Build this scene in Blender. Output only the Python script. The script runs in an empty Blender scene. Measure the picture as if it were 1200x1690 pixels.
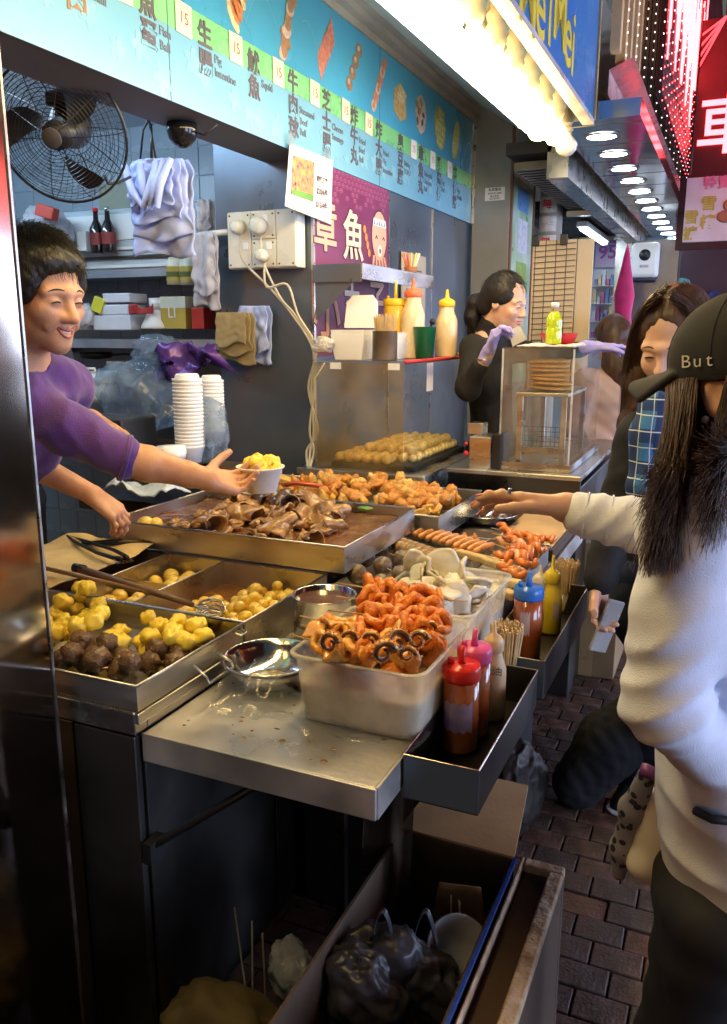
import bpy, bmesh, math, random
import numpy as np
from mathutils import Vector, Matrix, noise
random.seed(7)
SC = bpy.context.scene
COL = SC.collection
# ------------------------------------------------------------------ camera, world, exposure
PITCH = math.atan(297/1340.0); YAW = math.radians(24.1); CZ = 1.55
cam = bpy.data.cameras.new('camera'); cam_o = bpy.data.objects.new('camera', cam); COL.objects.link(cam_o)
cam.sensor_fit = 'VERTICAL'; cam.sensor_height = 36; cam.lens = 36*1340/1690.0; cam.clip_end = 300; cam.clip_start = .02
cam_o.location = (0, 0, CZ); cam_o.rotation_euler = (math.pi/2-PITCH, 0, YAW)
cam.dof.use_dof = False
SC.camera = cam_o
w = bpy.data.worlds.new('World'); SC.world = w; w.use_nodes = True
nt = w.node_tree; bg = nt.nodes['Background']
sky = nt.nodes.new('ShaderNodeTexSky'); sky.sky_type = 'NISHITA'; sky.sun_disc = False
sky.sun_elevation = math.radians(1.0); sky.sun_rotation = math.radians(200)
nt.links.new(sky.outputs[0], bg.inputs[0]); bg.inputs[1].default_value = 0.06
SC.view_settings.view_transform = 'Standard'; SC.view_settings.look = 'None'
SC.view_settings.exposure = 0.95; SC.view_settings.gamma = 1
SC.cycles.use_denoising = True
SC.cycles.max_bounces = 7; SC.cycles.transparent_max_bounces = 12
SC.cycles.sample_clamp_indirect = 4.0
SC.cycles.caustics_reflective = False; SC.cycles.caustics_refractive = False

# ------------------------------------------------------------------ picture-to-place helpers (the photograph read as a measured plan)
def _ray(px, py):
    r, u, f = px-600, 845-py, 1340.0
    fw = f*math.cos(PITCH)+u*math.sin(PITCH); up = -f*math.sin(PITCH)+u*math.cos(PITCH)
    return Vector((r*math.cos(YAW)-fw*math.sin(YAW), r*math.sin(YAW)+fw*math.cos(YAW), up)), fw
def pz(px, py, z): d, _ = _ray(px, py); return d*((z-CZ)/d.z)+Vector((0, 0, CZ))
def pX(px, py, x): d, _ = _ray(px, py); return d*(x/d.x)+Vector((0, 0, CZ))
def pY(px, py, y): d, _ = _ray(px, py); return d*(y/d.y)+Vector((0, 0, CZ))
def pF(px, py, F): d, fw = _ray(px, py); return d*(F/fw)+Vector((0, 0, CZ))

# ------------------------------------------------------------------ materials
MATS = {}
def mat(name, col, rough=.5, metal=0, var=.12, nscale=8, bump=0, bscale=60, spec=.5, trans=0, ior=1.45, alpha=1,
        emit=None, es=0, col2=None, sss=0, stretch=None, rvar=.1, sheen=0, coat=0, detail=5, bdist=.004):
    if name in MATS: return MATS[name]
    m = bpy.data.materials.new(name); m.use_nodes = True; t = m.node_tree; N = t.nodes; L = t.links
    b = N['Principled BSDF']; MATS[name] = m
    b.inputs['Roughness'].default_value = rough; b.inputs['Metallic'].default_value = metal
    b.inputs['Specular IOR Level'].default_value = spec; b.inputs['IOR'].default_value = ior
    b.inputs['Transmission Weight'].default_value = trans; b.inputs['Alpha'].default_value = alpha
    b.inputs['Coat Weight'].default_value = coat; b.inputs['Coat Roughness'].default_value = .15
    if sheen: b.inputs['Sheen Weight'].default_value = sheen
    if sss:
        b.inputs['Subsurface Weight'].default_value = sss; b.inputs['Subsurface Radius'].default_value = (.012, .006, .003)
        b.inputs['Subsurface Scale'].default_value = 1.0
    c1 = list(col)+[1]
    if emit: b.inputs['Emission Color'].default_value = list(emit)+[1]; b.inputs['Emission Strength'].default_value = es
    tc = N.new('ShaderNodeTexCoord'); mp = N.new('ShaderNodeMapping'); L.new(tc.outputs['Object'], mp.inputs[0])
    if stretch: mp.inputs['Scale'].default_value = stretch
    nz = N.new('ShaderNodeTexNoise'); nz.inputs['Scale'].default_value = nscale; nz.inputs['Detail'].default_value = detail
    L.new(mp.outputs[0], nz.inputs[0])
    rp = N.new('ShaderNodeValToRGB'); rp.color_ramp.elements[0].position = .3; rp.color_ramp.elements[1].position = .72
    if col2: ca, cb = list(col2)+[1], c1
    else: ca = [max(0, c*(1-var)) for c in col]+[1]; cb = [min(1, c*(1+var)) for c in col]+[1]
    rp.color_ramp.elements[0].color = ca; rp.color_ramp.elements[1].color = cb
    L.new(nz.outputs[0], rp.inputs[0]); L.new(rp.outputs[0], b.inputs['Base Color'])
    if rvar:
        mr = N.new('ShaderNodeMapRange'); L.new(nz.outputs[0], mr.inputs[0]); mr.inputs[1].default_value = .3; mr.inputs[2].default_value = .7
        mr.inputs[3].default_value = max(0, rough-rvar); mr.inputs[4].default_value = min(1, rough+rvar); L.new(mr.outputs[0], b.inputs['Roughness'])
    if bump:
        n2 = N.new('ShaderNodeTexNoise'); n2.inputs['Scale'].default_value = bscale; n2.inputs['Detail'].default_value = 4
        L.new(mp.outputs[0], n2.inputs[0])
        bp = N.new('ShaderNodeBump'); bp.inputs['Strength'].default_value = bump; bp.inputs['Distance'].default_value = bdist
        L.new(n2.outputs[0], bp.inputs['Height']); L.new(bp.outputs[0], b.inputs['Normal'])
    return m
STEEL = mat('brushed_steel', (.50, .49, .47), .33, 1, .22, 5, .12, 90, rvar=.13, stretch=(1, 1, 3))
STEELT = mat('worn_steel_top', (.50, .48, .46), .40, .75, .22, 7, .2, 50, rvar=.14)
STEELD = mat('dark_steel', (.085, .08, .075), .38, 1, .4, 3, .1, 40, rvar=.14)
STEELW = mat('bluish_steel_wall', (.12, .155, .20), .34, .55, .2, 2.2, .08, 30, rvar=.1)
MIRROR = mat('polished_partition', (.42, .35, .30), .13, 1, .25, 2, .05, 6, rvar=.05)
BOWLM = mat('polished_bowl_steel', (.7, .7, .7), .14, 1, .1, 6, rvar=.06)
GREASY = mat('greasy_steel', (.58, .55, .50), .34, .92, .5, 7, .25, 60, col2=(.36, .30, .22), rvar=.14)
BLACK = mat('black_plastic', (.012, .012, .013), .4, var=.4)
BLACKM = mat('black_matte', (.008, .008, .009), .8, var=.4)
WHITE = mat('white_plastic', (.75, .75, .73), .35, var=.05)
FOAM = mat('white_foam', (.82, .81, .78), .7, var=.04, bump=.2, bscale=300)
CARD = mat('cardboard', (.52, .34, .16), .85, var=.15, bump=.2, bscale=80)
CARDD = mat('dark_cardboard', (.075, .046, .028), .85, var=.2, bump=.2, bscale=80)  # cardboard darkened to carry the shade under the shelf in its colour
BAMBOO = mat('bamboo', (.55, .38, .18), .6, var=.2, nscale=30)
def glassy(name, tint, a, rough=.08, haze=(.6, .6, .6)):
    """clear plastic or glass sheet: mostly see-through, with sheen and smears"""
    if name in MATS: return MATS[name]
    m = bpy.data.materials.new(name); m.use_nodes = True; t = m.node_tree; N = t.nodes; L = t.links
    N.remove(N['Principled BSDF']); out = N['Material Output']; MATS[name] = m
    tr = N.new('ShaderNodeBsdfTransparent'); tr.inputs[0].default_value = list(tint)+[1]
    gl = N.new('ShaderNodeBsdfGlossy'); gl.inputs['Roughness'].default_value = rough
    d1 = N.new('ShaderNodeBsdfDiffuse'); d1.inputs[0].default_value = list(haze)+[1]; d2 = N.new('ShaderNodeBsdfTranslucent'); d2.inputs[0].default_value = list(haze)+[1]
    df = N.new('ShaderNodeMixShader'); df.inputs[0].default_value = .62; L.new(d1.outputs[0], df.inputs[1]); L.new(d2.outputs[0], df.inputs[2])
    fr = N.new('ShaderNodeFresnel'); fr.inputs[0].default_value = 1.4
    m1 = N.new('ShaderNodeMixShader'); m2 = N.new('ShaderNodeMixShader')
    nz = N.new('ShaderNodeTexNoise'); nz.inputs['Scale'].default_value = 9; nz.inputs['Detail'].default_value = 6
    mr = N.new('ShaderNodeMapRange'); mr.inputs[1].default_value = .35; mr.inputs[2].default_value = .7; mr.inputs[3].default_value = a*.5; mr.inputs[4].default_value = a*1.6
    tc = N.new('ShaderNodeTexCoord'); L.new(tc.outputs['Object'], nz.inputs[0]); L.new(nz.outputs[0], mr.inputs[0])
    L.new(mr.outputs[0], m1.inputs[0]); L.new(tr.outputs[0], m1.inputs[1]); L.new(df.outputs[0], m1.inputs[2])
    ge = N.new('ShaderNodeNewGeometry'); iv = N.new('ShaderNodeMath'); iv.operation = 'SUBTRACT'; iv.inputs[0].default_value = 1; L.new(ge.outputs['Backfacing'], iv.inputs[1]); mu = N.new('ShaderNodeMath'); mu.operation = 'MULTIPLY'; L.new(iv.outputs[0], mu.inputs[0]); L.new(fr.outputs[0], mu.inputs[1]); m3 = N.new('ShaderNodeMath'); m3.operation = 'MULTIPLY'; m3.inputs[1].default_value = .8; L.new(mu.outputs[0], m3.inputs[0]); L.new(m3.outputs[0], m2.inputs[0]); L.new(m1.outputs[0], m2.inputs[1]); L.new(gl.outputs[0], m2.inputs[2]); L.new(m2.outputs[0], out.inputs[0])
    return m
CLEAR = glassy('clear_acrylic', (.96, .95, .91), .07, .05, (.75, .68, .52))
SMEAR = glassy('steamed_acrylic', (.93, .86, .70), .17, .10, (.75, .58, .32))
BAGC = glassy('thin_clear_bag', (.96, .97, .99), .09, .10, (.8, .85, .92))
TUB = glassy('translucent_tub', (.92, .92, .90), .58, .12, (.93, .90, .84))
def emis(name, col, s):
    if name in MATS: return MATS[name]
    m = bpy.data.materials.new(name); m.use_nodes = True; N = m.node_tree.nodes
    N.remove(N['Principled BSDF']); e = N.new('ShaderNodeEmission'); e.inputs[0].default_value = list(col)+[1]; e.inputs[1].default_value = s
    m.node_tree.links.new(e.outputs[0], N['Material Output'].inputs[0]); MATS[name] = m; return m

# ------------------------------------------------------------------ object helpers
def link_mesh(name, me, m=None, parent=None, loc=None, rot=None, smooth=False):
    o = bpy.data.objects.new(name, me); COL.objects.link(o)
    if m is not None and not me.materials:
        for q in (m if isinstance(m, (list, tuple)) else [m]): me.materials.append(q)
    if smooth: me.polygons.foreach_set('use_smooth', [True]*len(me.polygons))
    if loc is not None: o.location = loc
    if rot is not None: o.rotation_euler = rot
    if parent is not None: o.parent = parent
    return o
def tag(o, label=None, cat=None, group=None, kind=None):
    if label: o['label'] = label
    if cat: o['category'] = cat
    if group: o['group'] = group
    if kind: o['kind'] = kind
    return o
def thing(name, label, cat, loc=(0, 0, 0), rz=0, group=None):
    o = bpy.data.objects.new(name, None); COL.objects.link(o); o.location = loc; o.rotation_euler = (0, 0, rz); o.empty_display_size = .05
    return tag(o, label, cat, group)
def copy_tree(o, parent=None):
    c = o.copy(); COL.objects.link(c); c.parent = parent
    for ch in list(o.children): copy_tree(ch, c)
    return c
class MB:
    """collects boxes, tubes, sheets, lathes into one mesh"""
    def __init__(s): s.v = []; s.f = []; s.sm = []
    def add(s, vs, fs, smooth=False, M=None):
        n = len(s.v)
        if M is not None: vs = [M @ Vector(v) for v in vs]
        s.v += [tuple(v) for v in vs]; s.f += [tuple(i+n for i in f) for f in fs]; s.sm += [smooth]*len(fs); return s
    def box(s, x0, x1, y0, y1, z0, z1, b=0, M=None):
        if b:
            bm = bmesh.new(); bmesh.ops.create_cube(bm, size=1)
            for v in bm.verts: v.co = Vector(((x0+x1)/2+v.co.x*(x1-x0), (y0+y1)/2+v.co.y*(y1-y0), (z0+z1)/2+v.co.z*(z1-z0)))
            bmesh.ops.bevel(bm, geom=bm.edges[:], offset=b, segments=2, affect='EDGES', profile=.5)
            bm.verts.ensure_lookup_table()
            vs = [v.co.copy() for v in bm.verts]; fs = [[v.index for v in f.verts] for f in bm.faces]; bm.free(); return s.add(vs, fs, False, M)
        vs = [(x, y, z) for z in (z0, z1) for y in (y0, y1) for x in (x0, x1)]
        return s.add(vs, [(0, 2, 3, 1), (4, 5, 7, 6), (0, 1, 5, 4), (2, 6, 7, 3), (0, 4, 6, 2), (1, 3, 7, 5)], False, M)
    def tube(s, pts, r, n=8, cap=True):
        pts = [Vector(p) for p in pts]; rs = r if isinstance(r, (list, tuple)) else [r]*len(pts)
        vs = []; up = None
        for i, p in enumerate(pts):
            d = (pts[min(i+1, len(pts)-1)]-pts[max(i-1, 0)]).normalized()
            if up is None: up = Vector((0, 0, 1)) if abs(d.z) < .9 else Vector((1, 0, 0))
            a = (up-d*up.dot(d)).normalized(); up = a; b = d.cross(a)
            vs += [p+(a*math.cos(2*math.pi*k/n)+b*math.sin(2*math.pi*k/n))*rs[i] for k in range(n)]
        fs = [(i*n+k, i*n+(k+1) % n, (i+1)*n+(k+1) % n, (i+1)*n+k) for i in range(len(pts)-1) for k in range(n)]
        if cap: fs += [tuple(range(n))[::-1], tuple((len(pts)-1)*n+k for k in range(n))]
        return s.add(vs, fs, n > 5)
    def lathe(s, prof, n=24, c=(0, 0, 0), M=None, sx=1, sy=1, cap=True):
        vs = []
        for r, z in prof: vs += [(c[0]+r*sx*math.cos(2*math.pi*k/n), c[1]+r*sy*math.sin(2*math.pi*k/n), c[2]+z) for k in range(n)]
        fs = [(i*n+k, i*n+(k+1) % n, (i+1)*n+(k+1) % n, (i+1)*n+k) for i in range(len(prof)-1) for k in range(n)]
        if cap:
            if prof[0][0] > 1e-4: fs.append(tuple(range(n))[::-1])
            if prof[-1][0] > 1e-4: fs.append(tuple((len(prof)-1)*n+k for k in range(n)))
        return s.add(vs, fs, True, M)
    def ball(s, c, r, sub=2, sq=(1, 1, 1), dis=0, ds=20, seed=0):
        bm = bmesh.new(); bmesh.ops.create_icosphere(bm, subdivisions=sub, radius=1)
        vs = []
        for v in bm.verts:
            k = 1+(dis*noise.fractal(v.co*ds+Vector((seed, seed*2.3, 0)), 1, 2, 3) if dis else 0)
            vs.append((c[0]+v.co.x*r*sq[0]*k, c[1]+v.co.y*r*sq[1]*k, c[2]+v.co.z*r*sq[2]*k))
        fs = [[v.index for v in f.verts] for f in bm.faces]; bm.free(); return s.add(vs, fs, True)
    def poly(s, pts, th, nrm):
        """flat outline with thickness th along nrm"""
        n = len(pts); nv = Vector(nrm)*th; p = [Vector(q) for q in pts]
        return s.add(p+[q+nv for q in p], [tuple(range(n))[::-1], tuple(range(n, 2*n))]+[(i, (i+1) % n, n+(i+1) % n, n+i) for i in range(n)])
    def mesh(s, name):
        me = bpy.data.meshes.new(name); me.from_pydata(s.v, [], s.f); me.polygons.foreach_set('use_smooth', s.sm); me.update(); return me
    def build(s, name, m, parent=None, loc=None, rot=None):
        return link_mesh(name, s.mesh(name), m, parent, loc, rot)
def grid_mesh(name, nu, nv, fn, m, parent=None, thick=0, smooth=True, closed=False):
    vs = [fn(i/(nu-1), j/(nv-1)) for j in range(nv) for i in range(nu)]
    fs = [(j*nu+i, j*nu+i+1, (j+1)*nu+i+1, (j+1)*nu+i) for j in range(nv-1) for i in range(nu-1)]
    me = bpy.data.meshes.new(name); me.from_pydata([tuple(v) for v in vs], [], fs)
    o = link_mesh(name, me, m, parent, smooth=smooth)
    if thick:
        bm = bmesh.new(); bm.from_mesh(me); bm.normal_update(); geo = bm.faces[:]
        bmesh.ops.solidify(bm, geom=geo, thickness=thick); bm.to_mesh(me); bm.free()
        me.polygons.foreach_set('use_smooth', [smooth]*len(me.polygons))
    return o
_tc = {}
def text(name, s, size, m, M, parent=None, th=.0012, bold=0, align='CENTER', sx=1.0):
    key = (s, size, th, bold, align, sx)
    if key not in _tc:
        cu = bpy.data.curves.new('t', 'FONT'); cu.body = s; cu.size = size; cu.extrude = th/2; cu.offset = bold; cu.resolution_u = 3
        cu.align_x = align; cu.align_y = 'CENTER'
        o = bpy.data.objects.new('t', cu); COL.objects.link(o); dg = bpy.context.evaluated_depsgraph_get()
        me = bpy.data.meshes.new_from_object(o.evaluated_get(dg)); bpy.data.objects.remove(o)
        if sx != 1: me.transform(Matrix.Diagonal((sx, 1, 1, 1)))
        _tc[key] = me
    me = _tc[key]
    if me.materials and me.materials[0] != m: me = me.copy(); me.materials.clear()
    o = link_mesh(name, me, m, parent); o.matrix_basis = M; return o
def frameM(o, x, y):
    """matrix with local x and y axes along x and y, at o"""
    x = Vector(x).normalized(); y = Vector(y).normalized(); z = x.cross(y)
    M = Matrix((x, y, z)).transposed().to_4x4(); M.translation = Vector(o); return M
# ------------------------------------------------------------------ distance-field modeller for bodies, cloth, soft things
import openvdb as vdb
class SDF:
    def __init__(s, lo, hi, h):
        s.lo = np.array(lo, float); s.h = h; s.n = np.ceil((np.array(hi, float)-s.lo)/h).astype(int)+1
        s.a = np.full(s.n, .2, np.float32)
    def _w(s, lo, hi, pad):
        i0 = np.clip(((np.array(lo)-pad-s.lo)/s.h).astype(int), 0, s.n); i1 = np.clip(((np.array(hi)+pad-s.lo)/s.h).astype(int)+2, 0, s.n)
        if (i1 <= i0).any(): return None, None
        sl = tuple(slice(a, b) for a, b in zip(i0, i1))
        g = [(np.arange(a, b)*s.h+l).astype(np.float32) for a, b, l in zip(i0, i1, s.lo)]
        return sl, (g[0][:, None, None], g[1][None, :, None], g[2][None, None, :])
    def _mix(s, sl, d, k, sub):
        a = s.a[sl]
        if sub: d = -d; h = np.maximum(k-np.abs(a-d), 0)/max(k, 1e-6); s.a[sl] = np.maximum(a, d)+h*h*k*.25
        else: h = np.maximum(k-np.abs(a-d), 0)/max(k, 1e-6); s.a[sl] = np.minimum(a, d)-h*h*k*.25
    def cap(s, a, b, ra, rb=None, k=.01, sub=False):
        rb = ra if rb is None else rb; a = np.array(a, float); b = np.array(b, float); R = max(ra, rb)
        sl, g = s._w(np.minimum(a, b)-R, np.maximum(a, b)+R, max(k, .012)+3*s.h)
        if sl is None: return s
        d = b-a; L2 = max((d*d).sum(), 1e-9)
        t = np.clip(((g[0]-a[0])*d[0]+(g[1]-a[1])*d[1]+(g[2]-a[2])*d[2])/L2, 0, 1)
        dist = np.sqrt((g[0]-a[0]-t*d[0])**2+(g[1]-a[1]-t*d[1])**2+(g[2]-a[2]-t*d[2])**2)-(ra+(rb-ra)*t)
        s._mix(sl, dist, k, sub); return s
    def chain(s, pts, rs, k=.01):
        for i in range(len(pts)-1): s.cap(pts[i], pts[i+1], rs[i], rs[i+1], k)
        return s
    def ell(s, c, r, R=None, k=.01, sub=False):
        c = np.array(c, float); r = np.array(r, float); m = r.max()
        sl, g = s._w(c-m, c+m, max(k, .012)+3*s.h)
        if sl is None: return s
        p = [g[i]-c[i] for i in range(3)]
        if R is not None: p = [p[0]*R[0][i]+p[1]*R[1][i]+p[2]*R[2][i] for i in range(3)]
        k0 = np.sqrt((p[0]/r[0])**2+(p[1]/r[1])**2+(p[2]/r[2])**2); k1 = np.sqrt((p[0]/r[0]**2)**2+(p[1]/r[1]**2)**2+(p[2]/r[2]**2)**2)+1e-6
        s._mix(sl, k0*(k0-1)/k1, k, sub); return s
    def disp(s, fn):
        g = [(np.arange(n)*s.h+l).astype(np.float32) for n, l in zip(s.n, s.lo)]
        s.a += fn(g[0][:, None, None], g[1][None, :, None], g[2][None, None, :]); return s
    def cut(s, p, nrm, k=.004):
        """keep the side the normal points away from"""
        nrm = np.array(nrm, float); nrm /= np.linalg.norm(nrm)
        g = [(np.arange(n)*s.h+l).astype(np.float32) for n, l in zip(s.n, s.lo)]
        d = (g[0][:, None, None]-p[0])*nrm[0]+(g[1][None, :, None]-p[1])*nrm[1]+(g[2][None, None, :]-p[2])*nrm[2]
        s.a = np.maximum(s.a, d); return s
    def build(s, name, m, parent=None, smooth=1):
        s.a[0] = s.a[-1] = .2; s.a[:, 0] = s.a[:, -1] = .2; s.a[:, :, 0] = s.a[:, :, -1] = .2
        G = vdb.FloatGrid(background=.2); G.copyFromArray(np.ascontiguousarray(s.a)); p, q = G.convertToQuads(isovalue=0.0)
        p = p*s.h+s.lo; me = bpy.data.meshes.new(name)
        me.vertices.add(len(p)); me.vertices.foreach_set('co', p.astype(np.float32).ravel())
        me.loops.add(len(q)*4); me.loops.foreach_set('vertex_index', q.astype(np.int32).ravel())
        me.polygons.add(len(q)); me.polygons.foreach_set('loop_start', np.arange(len(q), dtype=np.int32)*4)
        me.update(calc_edges=True); me.validate(); s.a = None
        return link_mesh(name, me, m, parent, smooth=True)
def fbm(seed, sc, amp, axis=(1, 1, 1)):
    """cheap sum-of-sines relief for folds and lumps"""
    r = np.random.RandomState(seed); K = []
    for i in range(9):
        v = r.normal(size=3)*np.array(axis)*sc*(1+i*.35); K.append((v, r.rand()*6.3, 1/(1+i*.35)))
    def fn(x, y, z):
        t = 0
        for v, ph, a in K: t = t+a*np.sin(x*v[0]+y*v[1]+z*v[2]+ph)
        return (t*amp/2.5).astype(np.float32)
    return fn
# ================================================================== SETTING
XS = -1.66
PAVE = mat('pavement_bed', (.045, .032, .026), .8, var=.4, nscale=6, bump=.4, bscale=60)
g = MB().box(-14, 14, -6, 45, -.3, 0).build('pavement', PAVE); tag(g, kind='structure')
BRK = [mat('paving_brick_%s' % n, c, .55, var=.6, nscale=26, bump=.8, bscale=120, rvar=.3) for n, c in
       (('red', (.085, .040, .024)), ('brown', (.065, .036, .024)), ('dark', (.046, .030, .023)))]
bms = [MB().box(-.0605, .0605, -.0405, .0405, .001, .022+.001*i, b=.003).mesh('brick') for i in range(3)]
nb = 0
for j in range(31):
    for i in range(9):
        x = -.70+i*.126+(.063 if j % 2 else 0)+.008*j; y = 1.15+j*.086
        c = (x*math.cos(YAW)+y*math.sin(YAW)); fw = -x*math.sin(YAW)+y*math.cos(YAW)
        if fw < .5 or nb >= 292: continue
        b_ = bms[random.randrange(3)]
        o = bpy.data.objects.new('brick', b_); COL.objects.link(o)
        if not b_.materials: b_.materials.append(BRK[bms.index(b_)])
        o.location = (x, y, random.uniform(-.002, .002)); o.rotation_euler = (random.uniform(-.006, .006), random.uniform(-.006, .006), random.uniform(-.01, .01)); o.parent = g; nb += 1
far = MB()
for j in range(0, 260):
    for i in range(-3, 18):
        if j < 31 and 0 <= i < 9: continue
        x = -.70+i*.126+(.063 if j % 2 else 0)+.008*min(j, 31); y = 1.15+j*.086; far.box(x-.0605, x+.0605, y-.0405, y+.0405, .001, .022)
o = far.build('far_bricks', BRK[1], g); tag(o, kind='stuff')

# ---- the stall's counter
ct = thing('stall_counter', 'long stainless steel food counter with dark lower cabinet panels and a folding side shelf', 'counter', (-1.6, 1.12, 0))
def P(mb, name, m, parent, root=None):
    """build in world coordinates under a thing whose empty stands elsewhere"""
    o = mb.build(name, m, parent); p = parent; M = Matrix()
    while p: M = p.matrix_basis @ M; p = p.parent
    o.matrix_basis = M.inverted() @ o.matrix_basis; return o
def PO(o, parent):
    """hang an object modelled in world coordinates under a parent"""
    o.parent = parent; p = parent; M = Matrix()
    while p: M = p.matrix_basis @ M; p = p.parent
    o.matrix_basis = M.inverted() @ o.matrix_basis; return o
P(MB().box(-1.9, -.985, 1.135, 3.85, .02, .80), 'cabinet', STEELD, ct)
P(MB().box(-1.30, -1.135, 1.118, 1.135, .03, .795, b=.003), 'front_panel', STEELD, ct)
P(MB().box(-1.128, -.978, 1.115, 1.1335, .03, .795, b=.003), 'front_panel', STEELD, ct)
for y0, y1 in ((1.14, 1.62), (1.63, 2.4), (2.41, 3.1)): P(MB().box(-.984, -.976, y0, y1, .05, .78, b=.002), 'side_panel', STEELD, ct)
P(MB().box(-1.9, -.972, 1.112, 1.15, .80, .848, b=.003), 'top_rail', STEEL, ct)
P(MB().box(-1.01, -.972, 1.151, 3.0, .80, .848, b=.003), 'top_rail', STEEL, ct)
P(MB().box(-1.9, -1.01, 1.93, 3.018, .801, .842).box(-1.9, -1.73, 1.151, 1.929, .801, .842), 'worktop', STEELT, ct)
# folding side shelf with a turned-down lip
P(MB().box(-.970, -.486, 1.135, 3.2, .788, .80, b=.002), 'side_shelf', STEELT, ct)
P(MB().box(-.970, -.482, 1.127, 1.134, .742, .8015, b=.002).box(-.485, -.480, 1.134, 3.2, .742, .8015), 'shelf_lip', STEELT, ct)
a = pX(248, 1398, -.965); b = Vector((-.62, a.y+.28, .77))
P(MB().tube([a, b], .009, 8).ball(a, .014), 'folding_stay', STEELD, ct)
P(MB().box(-.972, -.952, a.y-.015, a.y+.03, a.z-.03, a.z+.015), 'stay_hinge', BLACK, ct)
P(MB().box(-.74, -.72, 1.5, 1.52, .02, .787).box(-.74, -.72, 3.1, 3.12, .02, .787), 'leg', STEELD, ct)

# ---- polished partition by the camera's left (mirrors the food)
pt = thing('steel_partition', 'tall polished stainless partition at the left end of the counter, mirroring the food', 'partition', (-1.155, .9, 0))
MB().box(-.006, .0, -1.3, .18, .02, 2.2).build('panel', MIRROR, pt)
MB().box(-.010, .003, .1805, .186, .02, 2.2).build('edge_trim', STEEL, pt)
TH = math.radians(5); pt.rotation_euler[2] = TH
pt.location = Vector((-1.137, 1.08, 0))-Vector((-.18*math.sin(TH), .18*math.cos(TH), 0))

# ---- steel column, storefront wall, interior
cl = thing('steel_column', 'broad blue-grey steel column between the stall opening and the octopus banner', 'column', (-1.9, 3.3, .84))
P(MB().box(-2.15, -1.668, 3.2, 3.9, .80, 2.9), 'cladding', STEELW, cl)
P(MB().box(-1.672, -1.662, 3.195, 3.212, .80, 2.25), 'corner_trim', STEEL, cl)
wl = tag(MB().box(-1.72, -1.672, 3.901, 5.45, .0, 3.4).build('storefront_wall', STEELW), 'shiny blue-grey steel storefront wall under the menu sign', 'wall')
P(MB().box(-1.671, -1.667, 4.72, 4.726, .85, 2.25).box(-1.671, -1.667, 4.05, 4.056, .85, 2.25), 'panel_seam', STEEL, wl)
WARMW = mat('aged_notice_paper', (.45, .38, .28), .8, var=.1, bump=.1)
nt_ = thing('wall_notice', 'pale framed notice taped to the steel wall beside the octopus banner', 'notice', (-1.664, 4.4, 1.75))
MB().box(0, .004, -.19, .19, -.22, .22).build('sheet', WARMW, nt_)
for k in range(7): MB().box(.004, .005, -.12, .12-.03*(k % 3), .13-k*.035, .137-k*.035).build('print_line', STEELD, nt_)
INT = mat('cool_interior_wall', (.34, .40, .46), .5, var=.12, nscale=2)
iw = thing('kitchen_room', 'dim bluish kitchen interior walls and ceiling behind the counter', 'room', (-3.2, 3.9, 0))
P(MB().box(-4.6, -2.151, 3.92, 3.97, .0, 2.9), 'back_wall', INT, iw)
P(MB().box(-4.65, -4.6, .6, 3.92, .0, 2.9), 'side_wall', INT, iw)
P(MB().box(-4.6, -1.9, .4, 3.92, 2.66, 2.70), 'ceiling', mat('pale_blue_ceiling', (.5, .56, .62), .5, var=.06), iw)
P(MB().box(-4.6, -4.0, .5, .55, 0, 2.66), 'end_wall', INT, iw)
# tiles on the back wall
TL = mat('wall_tile', (.30, .36, .42), .25, var=.15, nscale=1.5, rvar=.08)
tm = MB().box(-.073, .073, -.006, 0, -.073, .073, b=.002).mesh('tile'); tm.materials.append(TL)
kk = 0
for i in range(15):
    for j in range(17):
        o = bpy.data.objects.new('tile', tm); COL.objects.link(o); o.location = (-4.45+i*.15-iw.location.x, 3.919-iw.location.y+random.uniform(-.0008, .0008), .2+j*.15); o.parent = iw
# kitchen strip light above the fan (lit in the photograph)
tl = thing('kitchen_strip_light', 'lit cool white strip light on the kitchen ceiling behind the fan', 'light', (-2.55, 2.3, 2.57))
MB().box(-.07, .07, -.75, .75, 0, .085, b=.01).build('housing', WHITE, tl)
MB().tube([(0, -.72, -.02), (0, .72, -.02)], .018, 12).build('tube', emis('cool_tube', (.55, .78, 1), 34), tl)
tl.rotation_euler[2] = math.radians(75)
tl2 = copy_tree(tl); tl2.location = (-3.6, 2.6, 2.57); tl2['label'] = 'lit strip light deeper in the kitchen ceiling, far left of the photo'
for t in (tl, tl2): t['group'] = 'kitchen strip lights'

# ---- range hood / air conditioner seen through the fan
hd = thing('wall_air_conditioner', 'pale bluish wall unit with long louvre slots behind the black fan', 'air conditioner', (-3.0, 3.75, 1.98))
PB = mat('pale_blue_plastic', (.45, .52, .56), .35, var=.05)
MB().box(-.62, .62, -.2, .16, -.14, .2, b=.02).build('casing', PB, hd)
for k in range(3): MB().box(-.56, .56, -.215, -.2, -.10+k*.045, -.085+k*.045).build('louvre', STEELD if k == 1 else WHITE, hd)
MB().box(-.5, .5, -.206, -.2, .04, .17, b=.004).build('front_panel', WHITE, hd)
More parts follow.
